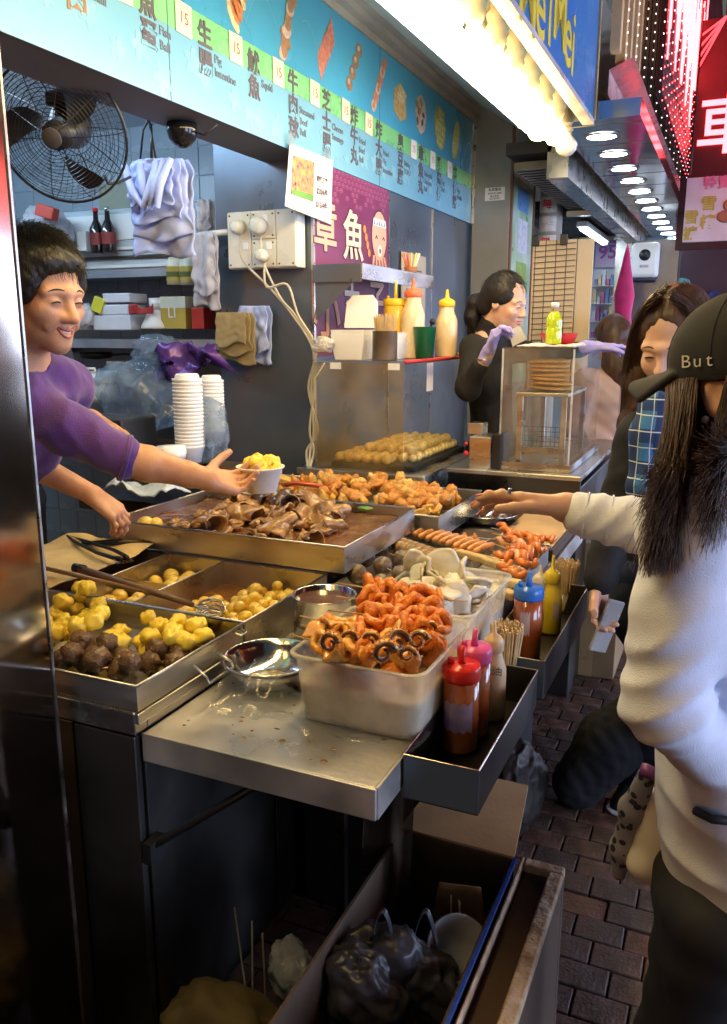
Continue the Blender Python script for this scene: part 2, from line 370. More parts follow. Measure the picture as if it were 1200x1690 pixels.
# ---- kitchen shelves
SHM = mat('kitchen_shelf_steel', (.38, .42, .46), .4, .8, .15)
s1 = thing('kitchen_shelf', 'upper kitchen shelf carrying sauce bottles and bags', 'shelf', (-3.0, 3.6, 1.86)); MB().box(-.9, .84, -.2, .3, -.018, 0, b=.003).box(-.9, .84, -.205, -.19, -.04, 0).build('board', SHM, s1)
s2 = thing('kitchen_shelf', 'middle kitchen shelf at eye level carrying boxes and a food blender', 'shelf', (-3.0, 3.6, 1.515)); MB().box(-.9, .84, -.25, .3, -.018, 0, b=.003).box(-.9, .84, -.255, -.24, -.045, 0).build('board', SHM, s2)
s3 = thing('kitchen_shelf', 'lower kitchen worktop shelf under the rice cooker and big clear bag', 'shelf', (-3.0, 3.5, 1.05)); MB().box(-.9, .84, -.35, .4, -.03, 0, b=.003).build('board', STEELD, s3)
for t in (s1, s2, s3):
    t['group'] = 'kitchen shelves'
    for bx in (-.7, .7): MB().box(bx-.01, bx+.01, -.15, .3, -.09, -.02).build('bracket', SHM, t)

# ================================================================== MENU SIGN
sg = thing('menu_sign', 'long blue and green menu sign above the stall with Chinese dish names and prices', 'sign', (XS, 3.4, 2.25))
def S(o): return PO(o, sg)
SY0, SY1 = .6, 5.44
BLUE = mat('menu_print_blue', (.06, .34, .56), .3, var=.22, nscale=1.5, coat=.2)
PALE = mat('menu_print_pale', (.13, .33, .47), .35, col2=(.20, .41, .51), nscale=2.2, coat=.2)
GRN = mat('menu_print_green', (.20, .55, .22), .3, var=.1, coat=.2)
SOFF = mat('sign_soffit_board', (.17, .14, .125), .7, var=.15, nscale=3, bump=.1)
S(MB().box(-.23, -.006, SY0-3.4, SY1-3.4, .004, .62).build('sign_box', SOFF)).matrix_basis = Matrix()
def strip(name, z0, z1, m, x=0): return S(MB().box(XS-.005+x, XS+x, SY0, SY1, z0, z1).build(name, m))
strip('lower_print', 2.25, 2.462, PALE); strip('green_band', 2.4625, 2.548, GRN); strip('upper_print', 2.5485, 2.868, BLUE)
for y in (2.16+.09, 3.9): S(MB().box(XS, XS+.0012, y, y+.003, 2.25, 2.868).build('panel_joint', mat('joint_shadow', (.08, .16, .2), .6)))  # thin dark lines along the panel joints
INK = mat('sign_ink', (.10, .085, .10), .6, var=.1); INKB = mat('sign_ink_brown', (.30, .14, .05), .6); GREY = mat('sign_ink_grey', (.12, .15, .18), .6)
def sgt(name, s, y, z, size, m=INK, bold=.0, x=.002, align='CENTER', par=None, sx=1): return S(text(name, s, size, m, frameM((XS+x, y, z), (0, 1, 0), (0, 0, 1)), th=.001, bold=bold, align=align, sx=sx))
cols = [(1.86, '螺肉', 'Snail'), (2.155, '魚蛋', 'Fish\nBall'), (2.445, '生腸', 'Pig\nIntestine'), (2.745, '魷魚', 'Squid'), (3.035, '牛肉球', 'Steamed\nBeef\nBall'), (3.325, '芝士腸', 'Cheese\nSausage'),
        (3.605, '炸牛丸', 'Fried\nBeef\nBall'), (3.89, '炸大腸', 'Fried\nPig\nIntestine'), (4.175, '臭豆腐', 'Stinky\nTOFU'), (4.48, '章魚丸', 'Takoyaki\nOctopus\nBall'), (4.785, '雞蛋仔', 'Egg\nPuff'), (5.085, '格仔餅', 'Egg\nWaffle')]
for y, c, e in cols:
    n = len(c); z0 = 2.487 if n == 2 else 2.497
    for k, ch in enumerate(c): sgt('lettering', ch, y, z0-k*.083, .082, INK if y > 1.9 else INKB, bold=.0022, x=.0022)
    ls = e.split('\n')
    for k, l in enumerate(ls): sgt('lettering', l, y+.05, (z0-.052 if n == 2 else z0-.085)-k*.04, .037, GREY, bold=.0007, align='LEFT')
# faint flower prints in the lower field
FLW = mat('flower_print', (.19, .40, .50), .35, var=.1)
fm = MB()
for k in range(5):
    a = 2*math.pi*k/5
    fm.poly([(0, .018*math.cos(a)+.03*(math.cos(a)*math.cos(t)-math.sin(a)*.5*math.sin(t)), .018*math.sin(a)+.03*(math.sin(a)*math.cos(t)+math.cos(a)*.5*math.sin(t))) for t in [2*math.pi*q/12 for q in range(12)]], .0003*(1+k*.2), (1, 0, 0))
fme = fm.mesh('flower_print'); fme.materials.append(FLW)
for k in range(34):
    o = bpy.data.objects.new('flower_print', fme); COL.objects.link(o)
    y = 1.55+k*.115+random.uniform(-.03, .03); sc = random.uniform(.6, 1.35)
    o.matrix_basis = Matrix.Translation((XS+.0003+.0001*(k % 5), y, random.uniform(2.30, 2.40))) @ Matrix.Rotation(random.random()*6, 4, 'X') @ Matrix.Diagonal((1, sc, sc, 1)); S(o)
# price notes
PAPER = mat('cream_price_note', (.75, .62, .45), .7, var=.05); PAPW = mat('white_price_note', (.78, .74, .72), .7, var=.05); RED = mat('red_marker', (.55, .04, .02), .6); PINKI = mat('faded_marker', (.62, .25, .22), .6)
for i, (y, t) in enumerate(((2.045, '15'), (2.33, '15'), (2.627, '15'), (2.919, '15'), (3.216, '15'), (3.512, '15'), (3.765, '15'), (4.362, '25'), (4.668, '15'), (4.974, '15'))):
    m = PAPER if i < 7 else PAPW
    nn = S(MB().box(-.0006, .0006, -.041, .041, -.046, .046).build('price_note', m)); nn.matrix_basis = Matrix.Translation((.004, y-3.4, 2.503-2.25)) @ Matrix.Rotation(random.uniform(-.05, .05), 4, 'X')
    tx = text('numeral', t, .05, RED if i < 7 else PINKI, frameM((.0016, 0, 0), (0, 1, 0), (0, 0, 1)), nn, th=.0004, bold=-.0003)
# dish pictures printed on the upper field, built as thin shapes
def blob(pts_c, ry, rz, ang, m, lay=0, n=14):
    cy, cz = pts_c; P_ = []
    for q in range(n):
        t = 2*math.pi*q/n; u, v = ry*math.cos(t), rz*math.sin(t); P_.append((XS+.0008+lay*.0005, cy+u*math.cos(ang)-v*math.sin(ang), cz+u*math.sin(ang)+v*math.cos(ang)))
    return MB().poly(P_, .0006, (1, 0, 0)), m
PC = {k: mat('print_'+k, c, .4, var=.3, nscale=60, detail=2) for k, c in dict(orange=(.65, .2, .07), cream=(.7, .55, .3), brown=(.35, .19, .10), pinkish=(.62, .22, .16), tofu=(.55, .36, .15), dark=(.07, .05, .05), yellow=(.60, .58, .22), gold=(.45, .40, .12), cut=(.62, .45, .36)).items()}
def pics(name, lst):
    first = None
    for i, (mb_m) in enumerate(lst):
        mb, m = mb_m; o = S(mb.build(name, m))
L = []
for k in range(5):
    t = k/4; L.append(blob((2.62+.085*t, 2.60+.17*t), .055, .022, -.9, PC['orange' if k % 2 else 'cream'], k))
    L.append(blob((2.63+.10*t, 2.615+.17*t), .040, .014, -.9, PC['orange'], k+1))
for k in range(9):
    t = k/8; L.append(blob((2.965+.07*t, 2.585+.22*t), .035+.012*math.sin(k), .026, .5+k, PC['brown' if k % 3 else 'cut'], k))
for k in range(7):
    t = k/6; L.append(blob((3.27+.11*t, 2.625+.15*t), .013, .058, .25, PC['pinkish'], k))
for k in range(4): L.append(blob((3.555+.10*k/3, 2.625+.16*k/3), .033, .030, .2, PC['brown'], k)); L.append(blob((3.55+.10*k/3, 2.632+.16*k/3), .014, .012, .2, PC['cut'], k+1))
for k in range(6): L.append(blob((3.83+.12*k/5, 2.60+.21*k/5), .034, .027, .7, PC['pinkish' if k % 2 else 'cut'], k)); L.append(blob((3.83+.12*k/5, 2.60+.21*k/5), .015, .012, .7, PC['orange'], k+1))
L += [(MB().poly([(XS+.001, 4.08, 2.64), (XS+.001, 4.16, 2.60), (XS+.001, 4.25, 2.63), (XS+.001, 4.24, 2.74), (XS+.001, 4.16, 2.78), (XS+.001, 4.08, 2.73)], .001, (1, 0, 0)), PC['tofu']),
      (MB().poly([(XS+.002, 4.12, 2.70), (XS+.002, 4.20, 2.68), (XS+.002, 4.25, 2.74), (XS+.002, 4.16, 2.78)], .001, (1, 0, 0)), PC['cream'])]
L.append(blob((4.47, 2.70), .085, .10, 0, PC['cream'], 0, 8)); L.append(blob((4.47, 2.70), .075, .088, 0, PC['cut'], 1, 9))
for k in range(9): L.append(blob((4.44+.05*random.uniform(-1, 1.6), 2.70+.07*random.uniform(-1, 1)), .022, .013, k, PC['dark' if k % 2 else 'brown'], 2+k % 3))
L.append(blob((4.79, 2.70), .095, .12, .35, PC['gold'], 0, 10))
for i in range(5):
    for j in range(6):
        if (i-2)**2/5+(j-2.5)**2/8 < 1.05: L.append(blob((4.72+i*.033+j*.005, 2.62+j*.034-i*.004), .015, .015, 0, PC['yellow'], 2))
L.append(blob((5.09, 2.69), .06, .12, -.35, PC['gold'], 0)); L.append(blob((5.085, 2.695), .052, .11, -.35, PC['yellow'], 1))
for k in range(7): L.append((MB().poly([(XS+.0025, 5.03+.004*k, 2.60+.03*k), (XS+.0025, 5.03+.004*k, 2.603+.03*k), (XS+.0025, 5.12, 2.605+.028*k), (XS+.0025, 5.12, 2.602+.028*k)], .0006, (1, 0, 0)), PC['gold']))
pics('dish_print', L)
# swirl lines printed across the blue
for k in range(7):
    y0 = 2.7+k*.42; arc = [(XS+.0004, y0+.22*t, 2.60+.16*math.sin(t*2.6+k)*(1-.3*t)) for t in [q/14 for q in range(15)]]
    mb = MB()
    for a, b in zip(arc[:-1], arc[1:]): mb.add([a, b, (b[0], b[1], b[2]+.005), (a[0], a[1], a[2]+.005)], [(0, 1, 2, 3)])
    S(mb.build('swirl_print', FLW))
# moulding and canopy
CONC = mat('grimy_cream_paint', (.58, .53, .45), .65, col2=(.36, .32, .27), nscale=4, bump=.2, bscale=20)
cn = thing('canopy', 'cream painted canopy ceiling over the counter with stepped mouldings', 'canopy', (-1.2, 3, 2.9))
P(MB().box(-1.72, XS+.005, -.5, 5.5, 2.872, 3.0).box(XS+.006, XS+.045, -.5, 5.5, 2.905, 3.0).box(XS+.046, XS+.09, -.5, 5.5, 2.935, 3.0), 'moulding', CONC, cn)
P(MB().box(-1.115, -.66, -.9, 5.5, 2.628, 2.639), 'bulb_tray', mat('warm_grimy_tray', (.10, .08, .055), .6, var=.2, nscale=5), cn)  # added sheet under the flat ceiling, coloured dark against the bulb glare
P(MB().add([(-1.57, -.9, 2.93), (-1.57, 5.5, 2.93), (-1.12, 5.5, 2.66), (-1.12, -.9, 2.66), (-.66, 5.5, 2.64), (-.66, -.9, 2.64), (-1.57, -.9, 3.0), (-1.57, 5.5, 3.0), (-.66, 5.5, 3.0), (-.66, -.9, 3.0)], [(0, 3, 2, 1), (3, 5, 4, 2), (6, 7, 8, 9), (1, 2, 4, 8, 7), (0, 6, 9, 5, 3)]), 'ceiling_panel', mat('canopy_white', (.78, .74, .66), .6, var=.08, nscale=2), cn)
# ================================================================== TRAYS AND FOOD
def tray(name, label, x0, x1, y0, y1, zb, zt, m=STEEL, inner=None, parts=(), th=.0025, lip=.008, loc=None, group=None):
    t = thing(name, label, 'tray', (x0, y0, zb), group=group); w_, d_, h_ = x1-x0, y1-y0, zt-zb
    MB().box(0, w_, 0, d_, 0, .003).build('base', inner or m, t)
    for nm, bx in (('wall', (0, w_, 0, th)), ('wall', (0, w_, d_-th, d_)), ('wall', (0, th, th, d_-th)), ('wall', (w_-th, w_, th, d_-th))):
        MB().box(bx[0], bx[1], bx[2], bx[3], .003, h_-.001).build(nm, m, t)
    r = .0035
    MB().tube([(-lip*.3, -lip*.3, h_), (w_+lip*.3, -lip*.3, h_), (w_+lip*.3, d_+lip*.3, h_), (-lip*.3, d_+lip*.3, h_), (-lip*.3, -lip*.3, h_)], r, 6).build('rim', m, t)
    return t
def sheet_liquid(name, t, x0, x1, y0, y1, z, m, amp=.002):
    nx, ny = int((x1-x0)/.01)+2, int((y1-y0)/.01)+2
    return PO(grid_mesh(name, nx, ny, lambda u, v: (x0+u*(x1-x0), y0+v*(y1-y0), z+amp*noise.noise(Vector((u*(x1-x0)*28, v*(y1-y0)*28, z*50)))), m), t)
OILY = dict(coat=.5)
CURRY = mat('curry_broth', (.28, .10, .015), .12, col2=(.12, .045, .01), nscale=14, bump=.15, bscale=70, rvar=.05, coat=.6)
BROTH = mat('brown_stew_broth', (.26, .12, .05), .15, col2=(.13, .055, .02), nscale=12, bump=.3, bscale=90, rvar=.06, coat=.5)
YEL = mat('yellow_dumpling_skin', (.90, .66, .07), .38, var=.16, nscale=40, bump=.25, bscale=140, sss=.15, coat=.25)
YELP = mat('curry_fish_ball_skin', (.88, .60, .09), .3, var=.2, nscale=60, bump=.3, bscale=120, sss=.15, coat=.8)
BEEF = mat('beef_ball_skin', (.14, .075, .035), .4, var=.35, nscale=60, bump=.7, bscale=160, coat=.3, bdist=.006)
DBALL = mat('dark_grilled_ball', (.17, .12, .075), .4, var=.5, nscale=70, bump=.6, bscale=160, coat=.3)
FRY = mat('golden_fried_batter', (.58, .25, .045), .5, var=.35, nscale=50, bump=.8, bscale=180, bdist=.005, coat=.1)
FRYL = mat('pale_fried_batter', (.70, .40, .10), .5, var=.25, nscale=50, bump=.8, bscale=180, bdist=.005, coat=.1)
OFFAL = mat('stewed_offal', (.36, .19, .065), .22, var=.55, nscale=25, bump=.6, bscale=90, coat=.5, bdist=.006)
OFFALD = mat('dark_stewed_offal', (.10, .05, .03), .28, var=.5, nscale=25, bump=.6, bscale=90, coat=.5)
ORSQ = mat('orange_squid', (.86, .32, .03), .36, col2=(.62, .12, .012), nscale=30, bump=.8, bscale=190, coat=.3, sss=.1, bdist=.006)
YSQ = mat('yellow_octopus', (.74, .36, .06), .28, var=.3, nscale=40, bump=.4, bscale=150, coat=.5, sss=.1)
DSQ = mat('dark_squid_edge', (.10, .03, .015), .25, var=.4, nscale=40, bump=.4, coat=.5)
REDS = mat('red_sausage', (.70, .20, .03), .3, var=.25, nscale=40, bump=.3, coat=.4)
SAUS = mat('grilled_sausage', (.62, .27, .09), .3, var=.3, nscale=60, bump=.3, coat=.4)
PALEF = mat('pale_radish_slice', (.66, .60, .46), .35, var=.08, nscale=30, bump=.2, coat=.3, sss=.2)
TOFUM = mat('pale_tofu_roll', (.62, .44, .20), .55, var=.2, nscale=40, bump=.5)

# perforated inner of the front tray
PERF = bpy.data.materials.new('perforated_steel'); PERF.use_nodes = True
_n = PERF.node_tree.nodes; _l = PERF.node_tree.links; _b = _n['Principled BSDF']; _b.inputs['Metallic'].default_value = 1; _b.inputs['Roughness'].default_value = .35
_t = _n.new('ShaderNodeTexCoord'); _v = _n.new('ShaderNodeTexVoronoi'); _v.inputs['Scale'].default_value = 150; _v.inputs['Randomness'].default_value = 0
_r = _n.new('ShaderNodeValToRGB'); _r.color_ramp.elements[0].position = .30; _r.color_ramp.elements[0].color = (.03, .025, .02, 1); _r.color_ramp.elements[1].position = .36; _r.color_ramp.elements[1].color = (.6, .55, .46, 1)
_l.new(_t.outputs['Object'], _v.inputs[0]); _l.new(_v.outputs['Distance'], _r.inputs[0]); _l.new(_r.outputs[0], _b.inputs['Base Color'])

ft = tray('steaming_tray', 'front perforated steel tray of yellow dumplings and brown beef balls', -1.60, -.967, 1.118, 1.487, .848, .902, STEEL, PERF)
MB().box(-.004, .637, -.004, .373, -.024, -.002, b=.002).build('outer_pan', STEEL, ft)
hx = .64
ft_h = MB().tube([(hx, .17, .03), (hx+.035, .165, .012), (hx+.04, .165, .0), (hx+.04, .255, .0), (hx+.035, .255, .012), (hx, .25, .03)], .0028, 8).build('handle', STEEL, ft)
MB().tube([(hx-.01, .33, .047), (hx+.012, .33, .04), (hx+.012, .355, .04), (hx-.01, .355, .047)], .0025, 8).build('clip', STEEL, ft)

def siu_mesh(seed):
    r = random.Random(seed); bm = bmesh.new(); bmesh.ops.create_icosphere(bm, subdivisions=3, radius=1)
    for v in bm.verts:
        c = v.co; a = math.atan2(c.y, c.x); k = 1+.11*math.sin(a*4+seed)*(1 if c.z > -.2 else .5)+.30*noise.noise(c*1.5+Vector((seed*3, 0, 0)))+.08*noise.noise(c*4+Vector((seed, 5, 0)))
        z = max(-.8, min(.70+.16*math.sin(a*3+seed)+.10*math.cos(a*7), c.z*1.12)); q = 1.0 if abs(z) < .66 else .90
        v.co = Vector((c.x*k*q, c.y*k*q, z))*.0205
    me = bpy.data.meshes.new('siu_mai'); bm.to_mesh(me); bm.free(); me.materials.append(YEL); me.polygons.foreach_set('use_smooth', [True]*len(me.polygons)); return me
SM = [siu_mesh(i) for i in range(6)]
def lump(name, r, dis, ds, seed, m, sub=3, sq=(1, 1, 1)):
    me = MB().ball((0, 0, 0), r, sub, sq, dis, ds, seed).mesh(name); me.materials.append(m); return me
def drop(name, meshes, pts, label, cat, group, smin=.82, smax=1.16, tilt=6.3):
    out = []
    for p in pts:
        o = bpy.data.objects.new(name, random.choice(meshes)); COL.objects.link(o); o.location = p
        o.rotation_euler = (random.uniform(-1, 1)*tilt, random.uniform(-1, 1)*tilt, random.uniform(0, 6.3)); s = random.uniform(smin, smax); o.scale = (s, s, s)
        tag(o, label, cat, group); out.append(o)
    if len(out) > 2:
        xs = [o.location.x for o in out]; ys = [o.location.y for o in out]; zs = sorted(o.location.z for o in out)
        for o in out:
            u = (o.location.x-min(xs))/(max(xs)-min(xs)+1e-6); v = (o.location.y-min(ys))/(max(ys)-min(ys)+1e-6)
            lx = ('far left', 'left', 'middle', 'right', 'far right')[min(4, int(u*5))]; ly = ('front', 'middle', 'back')[min(2, int(v*3))]
            hz = 'low' if o.location.z < zs[len(zs)//2] else 'raised'
            base = label
            for w_ in (' in ', ' at ', ' along ', ' beside ', ' under ', ' near ', ' heaped', ' on '): base = base.split(w_)[0]
            o['label'] = '%s %s, %s %s among %s' % (hz, base, lx, ly, group)
    return out
def pile(inside, n, r, z0, maxh=3, hfun=None, tries=4000, x=(-1.6, -.9), y=(1, 3)):
    """drops equal balls one by one; each rests on the floor or on those below"""
    pts = []
    for _ in range(tries):
        if len(pts) >= n: break
        px, py = random.uniform(*x), random.uniform(*y)
        if not inside(px, py): continue
        z = z0+r
        for q in pts:
            d2 = (q[0]-px)**2+(q[1]-py)**2
            if d2 < (1.9*r)**2: z = max(z, q[2]+math.sqrt(max(0, (1.9*r)**2-d2)))
        h = (z-z0)/r
        if h > (hfun(px, py) if hfun else maxh): continue
        pts.append((px, py, z))
    return pts
def region(pix, z):
    P_ = [pz(*p, z) for p in pix]
    def ins(x, y):
        c = False; n = len(P_)
        for i in range(n):
            a, b = P_[i], P_[i-1]
            if (a.y > y) != (b.y > y) and x < (b.x-a.x)*(y-a.y)/(b.y-a.y)+a.x: c = not c
        return c
    xs = [p.x for p in P_]; ys = [p.y for p in P_]
    return dict(inside=ins, x=(min(xs), max(xs)), y=(min(ys), max(ys)))
zt = .853
rg = region([(70, 1035), (95, 1000), (150, 990), (205, 1040), (205, 1085), (70, 1085)], .87)
drop('siu_mai', SM, pile(n=36, r=.0190, z0=zt, maxh=4.0, **rg), 'yellow pork dumpling heaped at the left back of the front tray', 'dumpling', 'yellow dumplings in the left heap', tilt=.6)
rg = region([(225, 1075), (255, 1040), (370, 1052), (345, 1085), (255, 1100)], .865)
drop('siu_mai', SM, pile(n=22, r=.0190, z0=zt, maxh=3.2, **rg), 'yellow pork dumpling in the neat group at the right of the front tray', 'dumpling', 'yellow dumplings in the right group', tilt=.25)
BB = [lump('beef_ball', .0275, .34, 2.4, i, BEEF) for i in range(5)]
rg = region([(80, 1100), (125, 1090), (215, 1085), (310, 1085), (318, 1095), (215, 1128), (100, 1108)], .87)
drop('beef_ball', BB, pile(n=13, r=.026, z0=zt, maxh=2.3, **rg), 'brown beef ball along the front edge of the front tray', 'meatball', 'brown beef balls', .72, 1.0)
o = MB().lathe([(0, 0), (.026, 0), (.029, .004), (.027, .009), (0, .012)], 20).build('radish_slice', PALEF, loc=pz(100, 1078, .875), rot=(.5, -.3, 0)); tag(o, 'white round radish slice leaning beside the beef balls by the partition', 'radish')
for k, (px, py, dx, dy) in enumerate(((195, 1110, 4, -14), (165, 1105, 12, -3))):
    p = pz(px, py, .885); tag(MB().tube([p, pz(px+dx, py+dy, .905)], .0022, 6).build('skewer_stick', BAMBOO), ['short bamboo stick poking up from the front beef ball', 'bamboo stick end lying between the beef balls'][k], 'skewer stick')

# compartment pans behind
cp = thing('compartment_pan', 'greasy steel pan with dividers holding curry fish balls and eggs', 'pan', (-1.72, 1.5, .74))
P(MB().box(-1.72, -.967, 1.495, 1.90, .742, .746), 'base', GREASY, cp)
for nm, bx in (('wall', (-1.72, -.967, 1.494, 1.498)), ('wall', (-1.72, -.967, 1.912, 1.916)), ('wall', (-.970, -.9665, 1.498, 1.912)), ('wall', (-1.7235, -1.72, 1.494, 1.916)), ('divider', (-1.303, -1.300, 1.499, 1.911)), ('divider', (-1.503, -1.500, 1.499, 1.911))):
    P(MB().box(*bx, .747, .900 if nm == 'wall' else .897), nm, GREASY, cp)
P(MB().box(-1.499, -1.304, 1.695, 1.698, .747, .885), 'divider', GREASY, cp)
P(MB().tube([(-1.72, 1.496, .9005), (-.9675, 1.496, .9005), (-.9675, 1.914, .9005), (-1.72, 1.914, .9005)], .0035, 6), 'rim', STEEL, cp)
for x in (-1.3015, -1.5015): P(MB().tube([(x, 1.499, .898), (x, 1.911, .898)], .0028, 6), 'rim', STEEL, cp)
sheet_liquid('curry_sauce', cp, -1.299, -.971, 1.499, 1.911, .832, CURRY)
sheet_liquid('stew_broth', cp, -1.499, -1.304, 1.699, 1.911, .835, CURRY); sheet_liquid('stew_broth', cp, -1.499, -1.304, 1.499, 1.694, .835, CURRY); sheet_liquid('stew_broth', cp, -1.719, -1.504, 1.499, 1.911, .80, BROTH)
FB = [lump('curry_fish_ball', .0190, .05, 2, i, YELP, 2, (1, 1, .95)) for i in range(4)]
def scatter(n, x, y, z, r, hole=None):
    pts = []
    for _ in range(5000):
        if len(pts) >= n: break
        p = (random.uniform(*x), random.uniform(*y))
        if hole and hole(*p): continue
        if all((p[0]-q[0])**2+(p[1]-q[1])**2 > (1.85*r)**2 for q in pts): pts.append((p[0], p[1], z+random.uniform(-.003, .003)))
    return pts
fb = scatter(100, (-1.28, -.99), (1.52, 1.89), .838, .0165, lambda x, y: (x < -1.19 and y > 1.76) or x+1.285 < (y-1.5)*.2)
drop('curry_fish_ball', FB, fb, 'yellow curry fish ball floating in the largest compartment', 'fish ball', 'balls in the large compartment')
drop('curry_fish_ball', FB, [(p[0], p[1], .856) for p in random.sample(fb, min(len(fb), 16))], 'yellow curry fish ball floating in the largest compartment', 'fish ball', 'balls in the large compartment')
EG = [lump('stewed_egg', .024, .03, 2, i, YELP, 3, (1, 1, 1.15)) for i in range(2)]
drop('stewed_egg', EG, scatter(12, (-1.48, -1.33), (1.715, 1.89), .838, .023), 'pale yellow stewed egg in the rear small compartment', 'egg', 'eggs in the rear small compartment')
drop('stewed_egg', EG, scatter(11, (-1.48, -1.33), (1.515, 1.68), .838, .023), 'pale yellow stewed egg in the front small compartment', 'egg', 'eggs in the front small compartment')

# big stew tray
bt = tray('stew_tray', 'large deep steel tray of stewed offal in brown gravy', -1.727, -.917, 1.922, 2.462, .905, .98, STEEL, GREASY)
sheet_liquid('gravy', bt, -1.72, -.924, 1.93, 2.455, .950, BROTH, .005)
def curl(seed, m, L=.09, W=.05, turns=1.2):
    r = random.Random(seed); R0 = r.uniform(.010, .018); ph = r.random()*6
    nu, nv = 26, 8
    def fn(u, v):
        a = ph+u*turns*6.28; R = R0+u*.012+.003*math.sin(v*5+seed)
        return (R*math.cos(a)+.004*noise.noise(Vector((u*4, v*4, seed))), (v-.5)*W*(1+.3*math.sin(u*5+seed))+.006*math.sin(u*9+seed), R*math.sin(a)*.9+.005*noise.noise(Vector((u*9, v*9, seed+5))))
    o = grid_mesh('offal_piece', nu, nv, fn, m, thick=.0028); me = o.data; bpy.data.objects.remove(o); return me
CU = [curl(i, OFFAL, turns=random.uniform(.5, 1.3), W=random.uniform(.04, .07)) for i in range(7)]+[curl(20+i, OFFALD, turns=.9) for i in range(2)]
LU = [lump('offal_piece', .019, .6, 2.2, 40+i, OFFAL, 3, (1.3, 1, .6)) for i in range(5)]
FLP = []
for i in range(3):
    o = grid_mesh('offal_piece', 14, 14, lambda u, v: ((u-.5)*.085*(1.05-v), (v-.5)*.02+.01*math.sin(u*4+i), v*.06+.008*noise.noise(Vector((u*3, v*3, i)))), OFFAL, thick=.003); FLP.append(o.data); bpy.data.objects.remove(o)
def bed(fn, n, x, y): return [(px, py, fn(px, py)) for px, py in [(random.uniform(*x), random.uniform(*y)) for _ in range(n)]]
hb = lambda x, y: .955+.024*max(0, 1-((x+1.30)/.34)**2)*max(.2, 1-((y-2.25)/.22)**2)
drop('offal_piece', LU, bed(hb, 90, (-1.58, -1.08), (1.98, 2.42)), 'brown lump of stewed offal in the deep gravy tray', 'stewed meat', 'stewed offal lumps', .7, 1.4, .5)
drop('offal_piece', CU[:7], bed(lambda x, y: hb(x, y)+.012, 20, (-1.50, -1.02), (1.97, 2.40)), 'curled sheet of stewed tripe in the deep gravy tray', 'stewed tripe', 'curled tripe pieces', 1.0, 1.45, .8)
drop('offal_piece', CU[7:], bed(lambda x, y: hb(x, y)+.014, 8, (-1.46, -1.22), (2.28, 2.42)), 'dark curled piece of offal at the back of the gravy tray', 'stewed meat', 'dark curled offal', 1.0, 1.5, .6)
for k, (px, py, s) in enumerate(((455, 868, 1.0), (520, 872, 1.1), (510, 850, .8), (545, 880, .7))):
    p = pz(px, py, .955); o = bpy.data.objects.new('offal_piece', FLP[k % 3]); COL.objects.link(o); o.location = p; o.scale = (s, s, s); o.rotation_euler = (-.2, .1, YAW+k*.4)
    tag(o, ['triangular flap of tripe standing at the front of the gravy tray', 'broad flap of tripe near the front right of the gravy tray', 'small upright flap behind the broad tripe', 'smallest flap of tripe nearest the tray corner'][k], 'stewed tripe')
drop('stewed_egg', EG, [tuple(pz(px, 865, .955)) for px in (240, 258)], 'pale egg at the left end of the gravy tray', 'egg', 'eggs in the gravy tray')
p = pz(560, 888, .952); 
# fried food tray
frt = tray('fried_food_tray', 'steel tray heaped with golden fried balls and fritters behind the gravy tray', -1.78, -.845, 2.50, 3.0, .87, .95, STEEL, GREASY)
F1 = [lump('fried_ball', .024, .30, 1.8, 60+i, FRY) for i in range(5)]; F2 = [lump('fried_fritter', .026, .45, 1.6, 70+i, FRY if i < 3 else FRYL, 3, (1.4, .8, .7)) for i in range(6)]; F3 = [MB().box(-.026, .026, -.02, .02, -.009, .009, b=.004).mesh('fried_tofu') for _ in range(1)]
F3[0].materials.append(FRYL)
hf = lambda x, y: .90+.055*max(0, 1-((x+1.2)/.5)**2)
drop('fried_fritter', F2, bed(lambda x, y: hf(x, y), 60, (-1.68, -.89), (2.55, 2.95)), 'golden fried fritter in the fried food tray', 'fritter', 'fried fritters')
drop('fried_ball', F1, bed(lambda x, y: hf(x, y)+.02, 48, (-1.50, -.90), (2.54, 2.93)), 'round golden fried ball in the fried food tray', 'fried ball', 'fried balls')
drop('fried_fritter', F2, bed(lambda x, y: hf(x, y)+.035, 26, (-1.55, -1.0), (2.6, 2.9)), 'golden fried fritter in the fried food tray', 'fritter', 'fried fritters')
drop('fried_tofu', F3, bed(lambda x, y: .935, 16, (-1.06, -.89), (2.54, 2.9)), 'pale fried tofu slab at the right end of the fried food tray', 'fried tofu', 'fried tofu slabs')
o = F2 and MB().ball((0, 0, 0), .03, 3, (1.3, .9, .35), .2, 2, 5).build('pepper_half', mat('green_pepper', (.16, .32, .07), .3, var=.2, coat=.4), loc=pz(605, 838, .965)); tag(o, 'green stuffed pepper half at the front of the fried food tray', 'pepper')
o = MB().tube([pz(470, 800, 1.0), pz(490, 797, 1.01), pz(515, 800, 1.0), pz(545, 806, .99)], [.006, .009, .009, .005], 8).build('chilli_slice', mat('red_chilli', (.45, .06, .02), .3, var=.2, coat=.4)); tag(o, 'long red pepper strip at the back of the fried food tray', 'chilli')
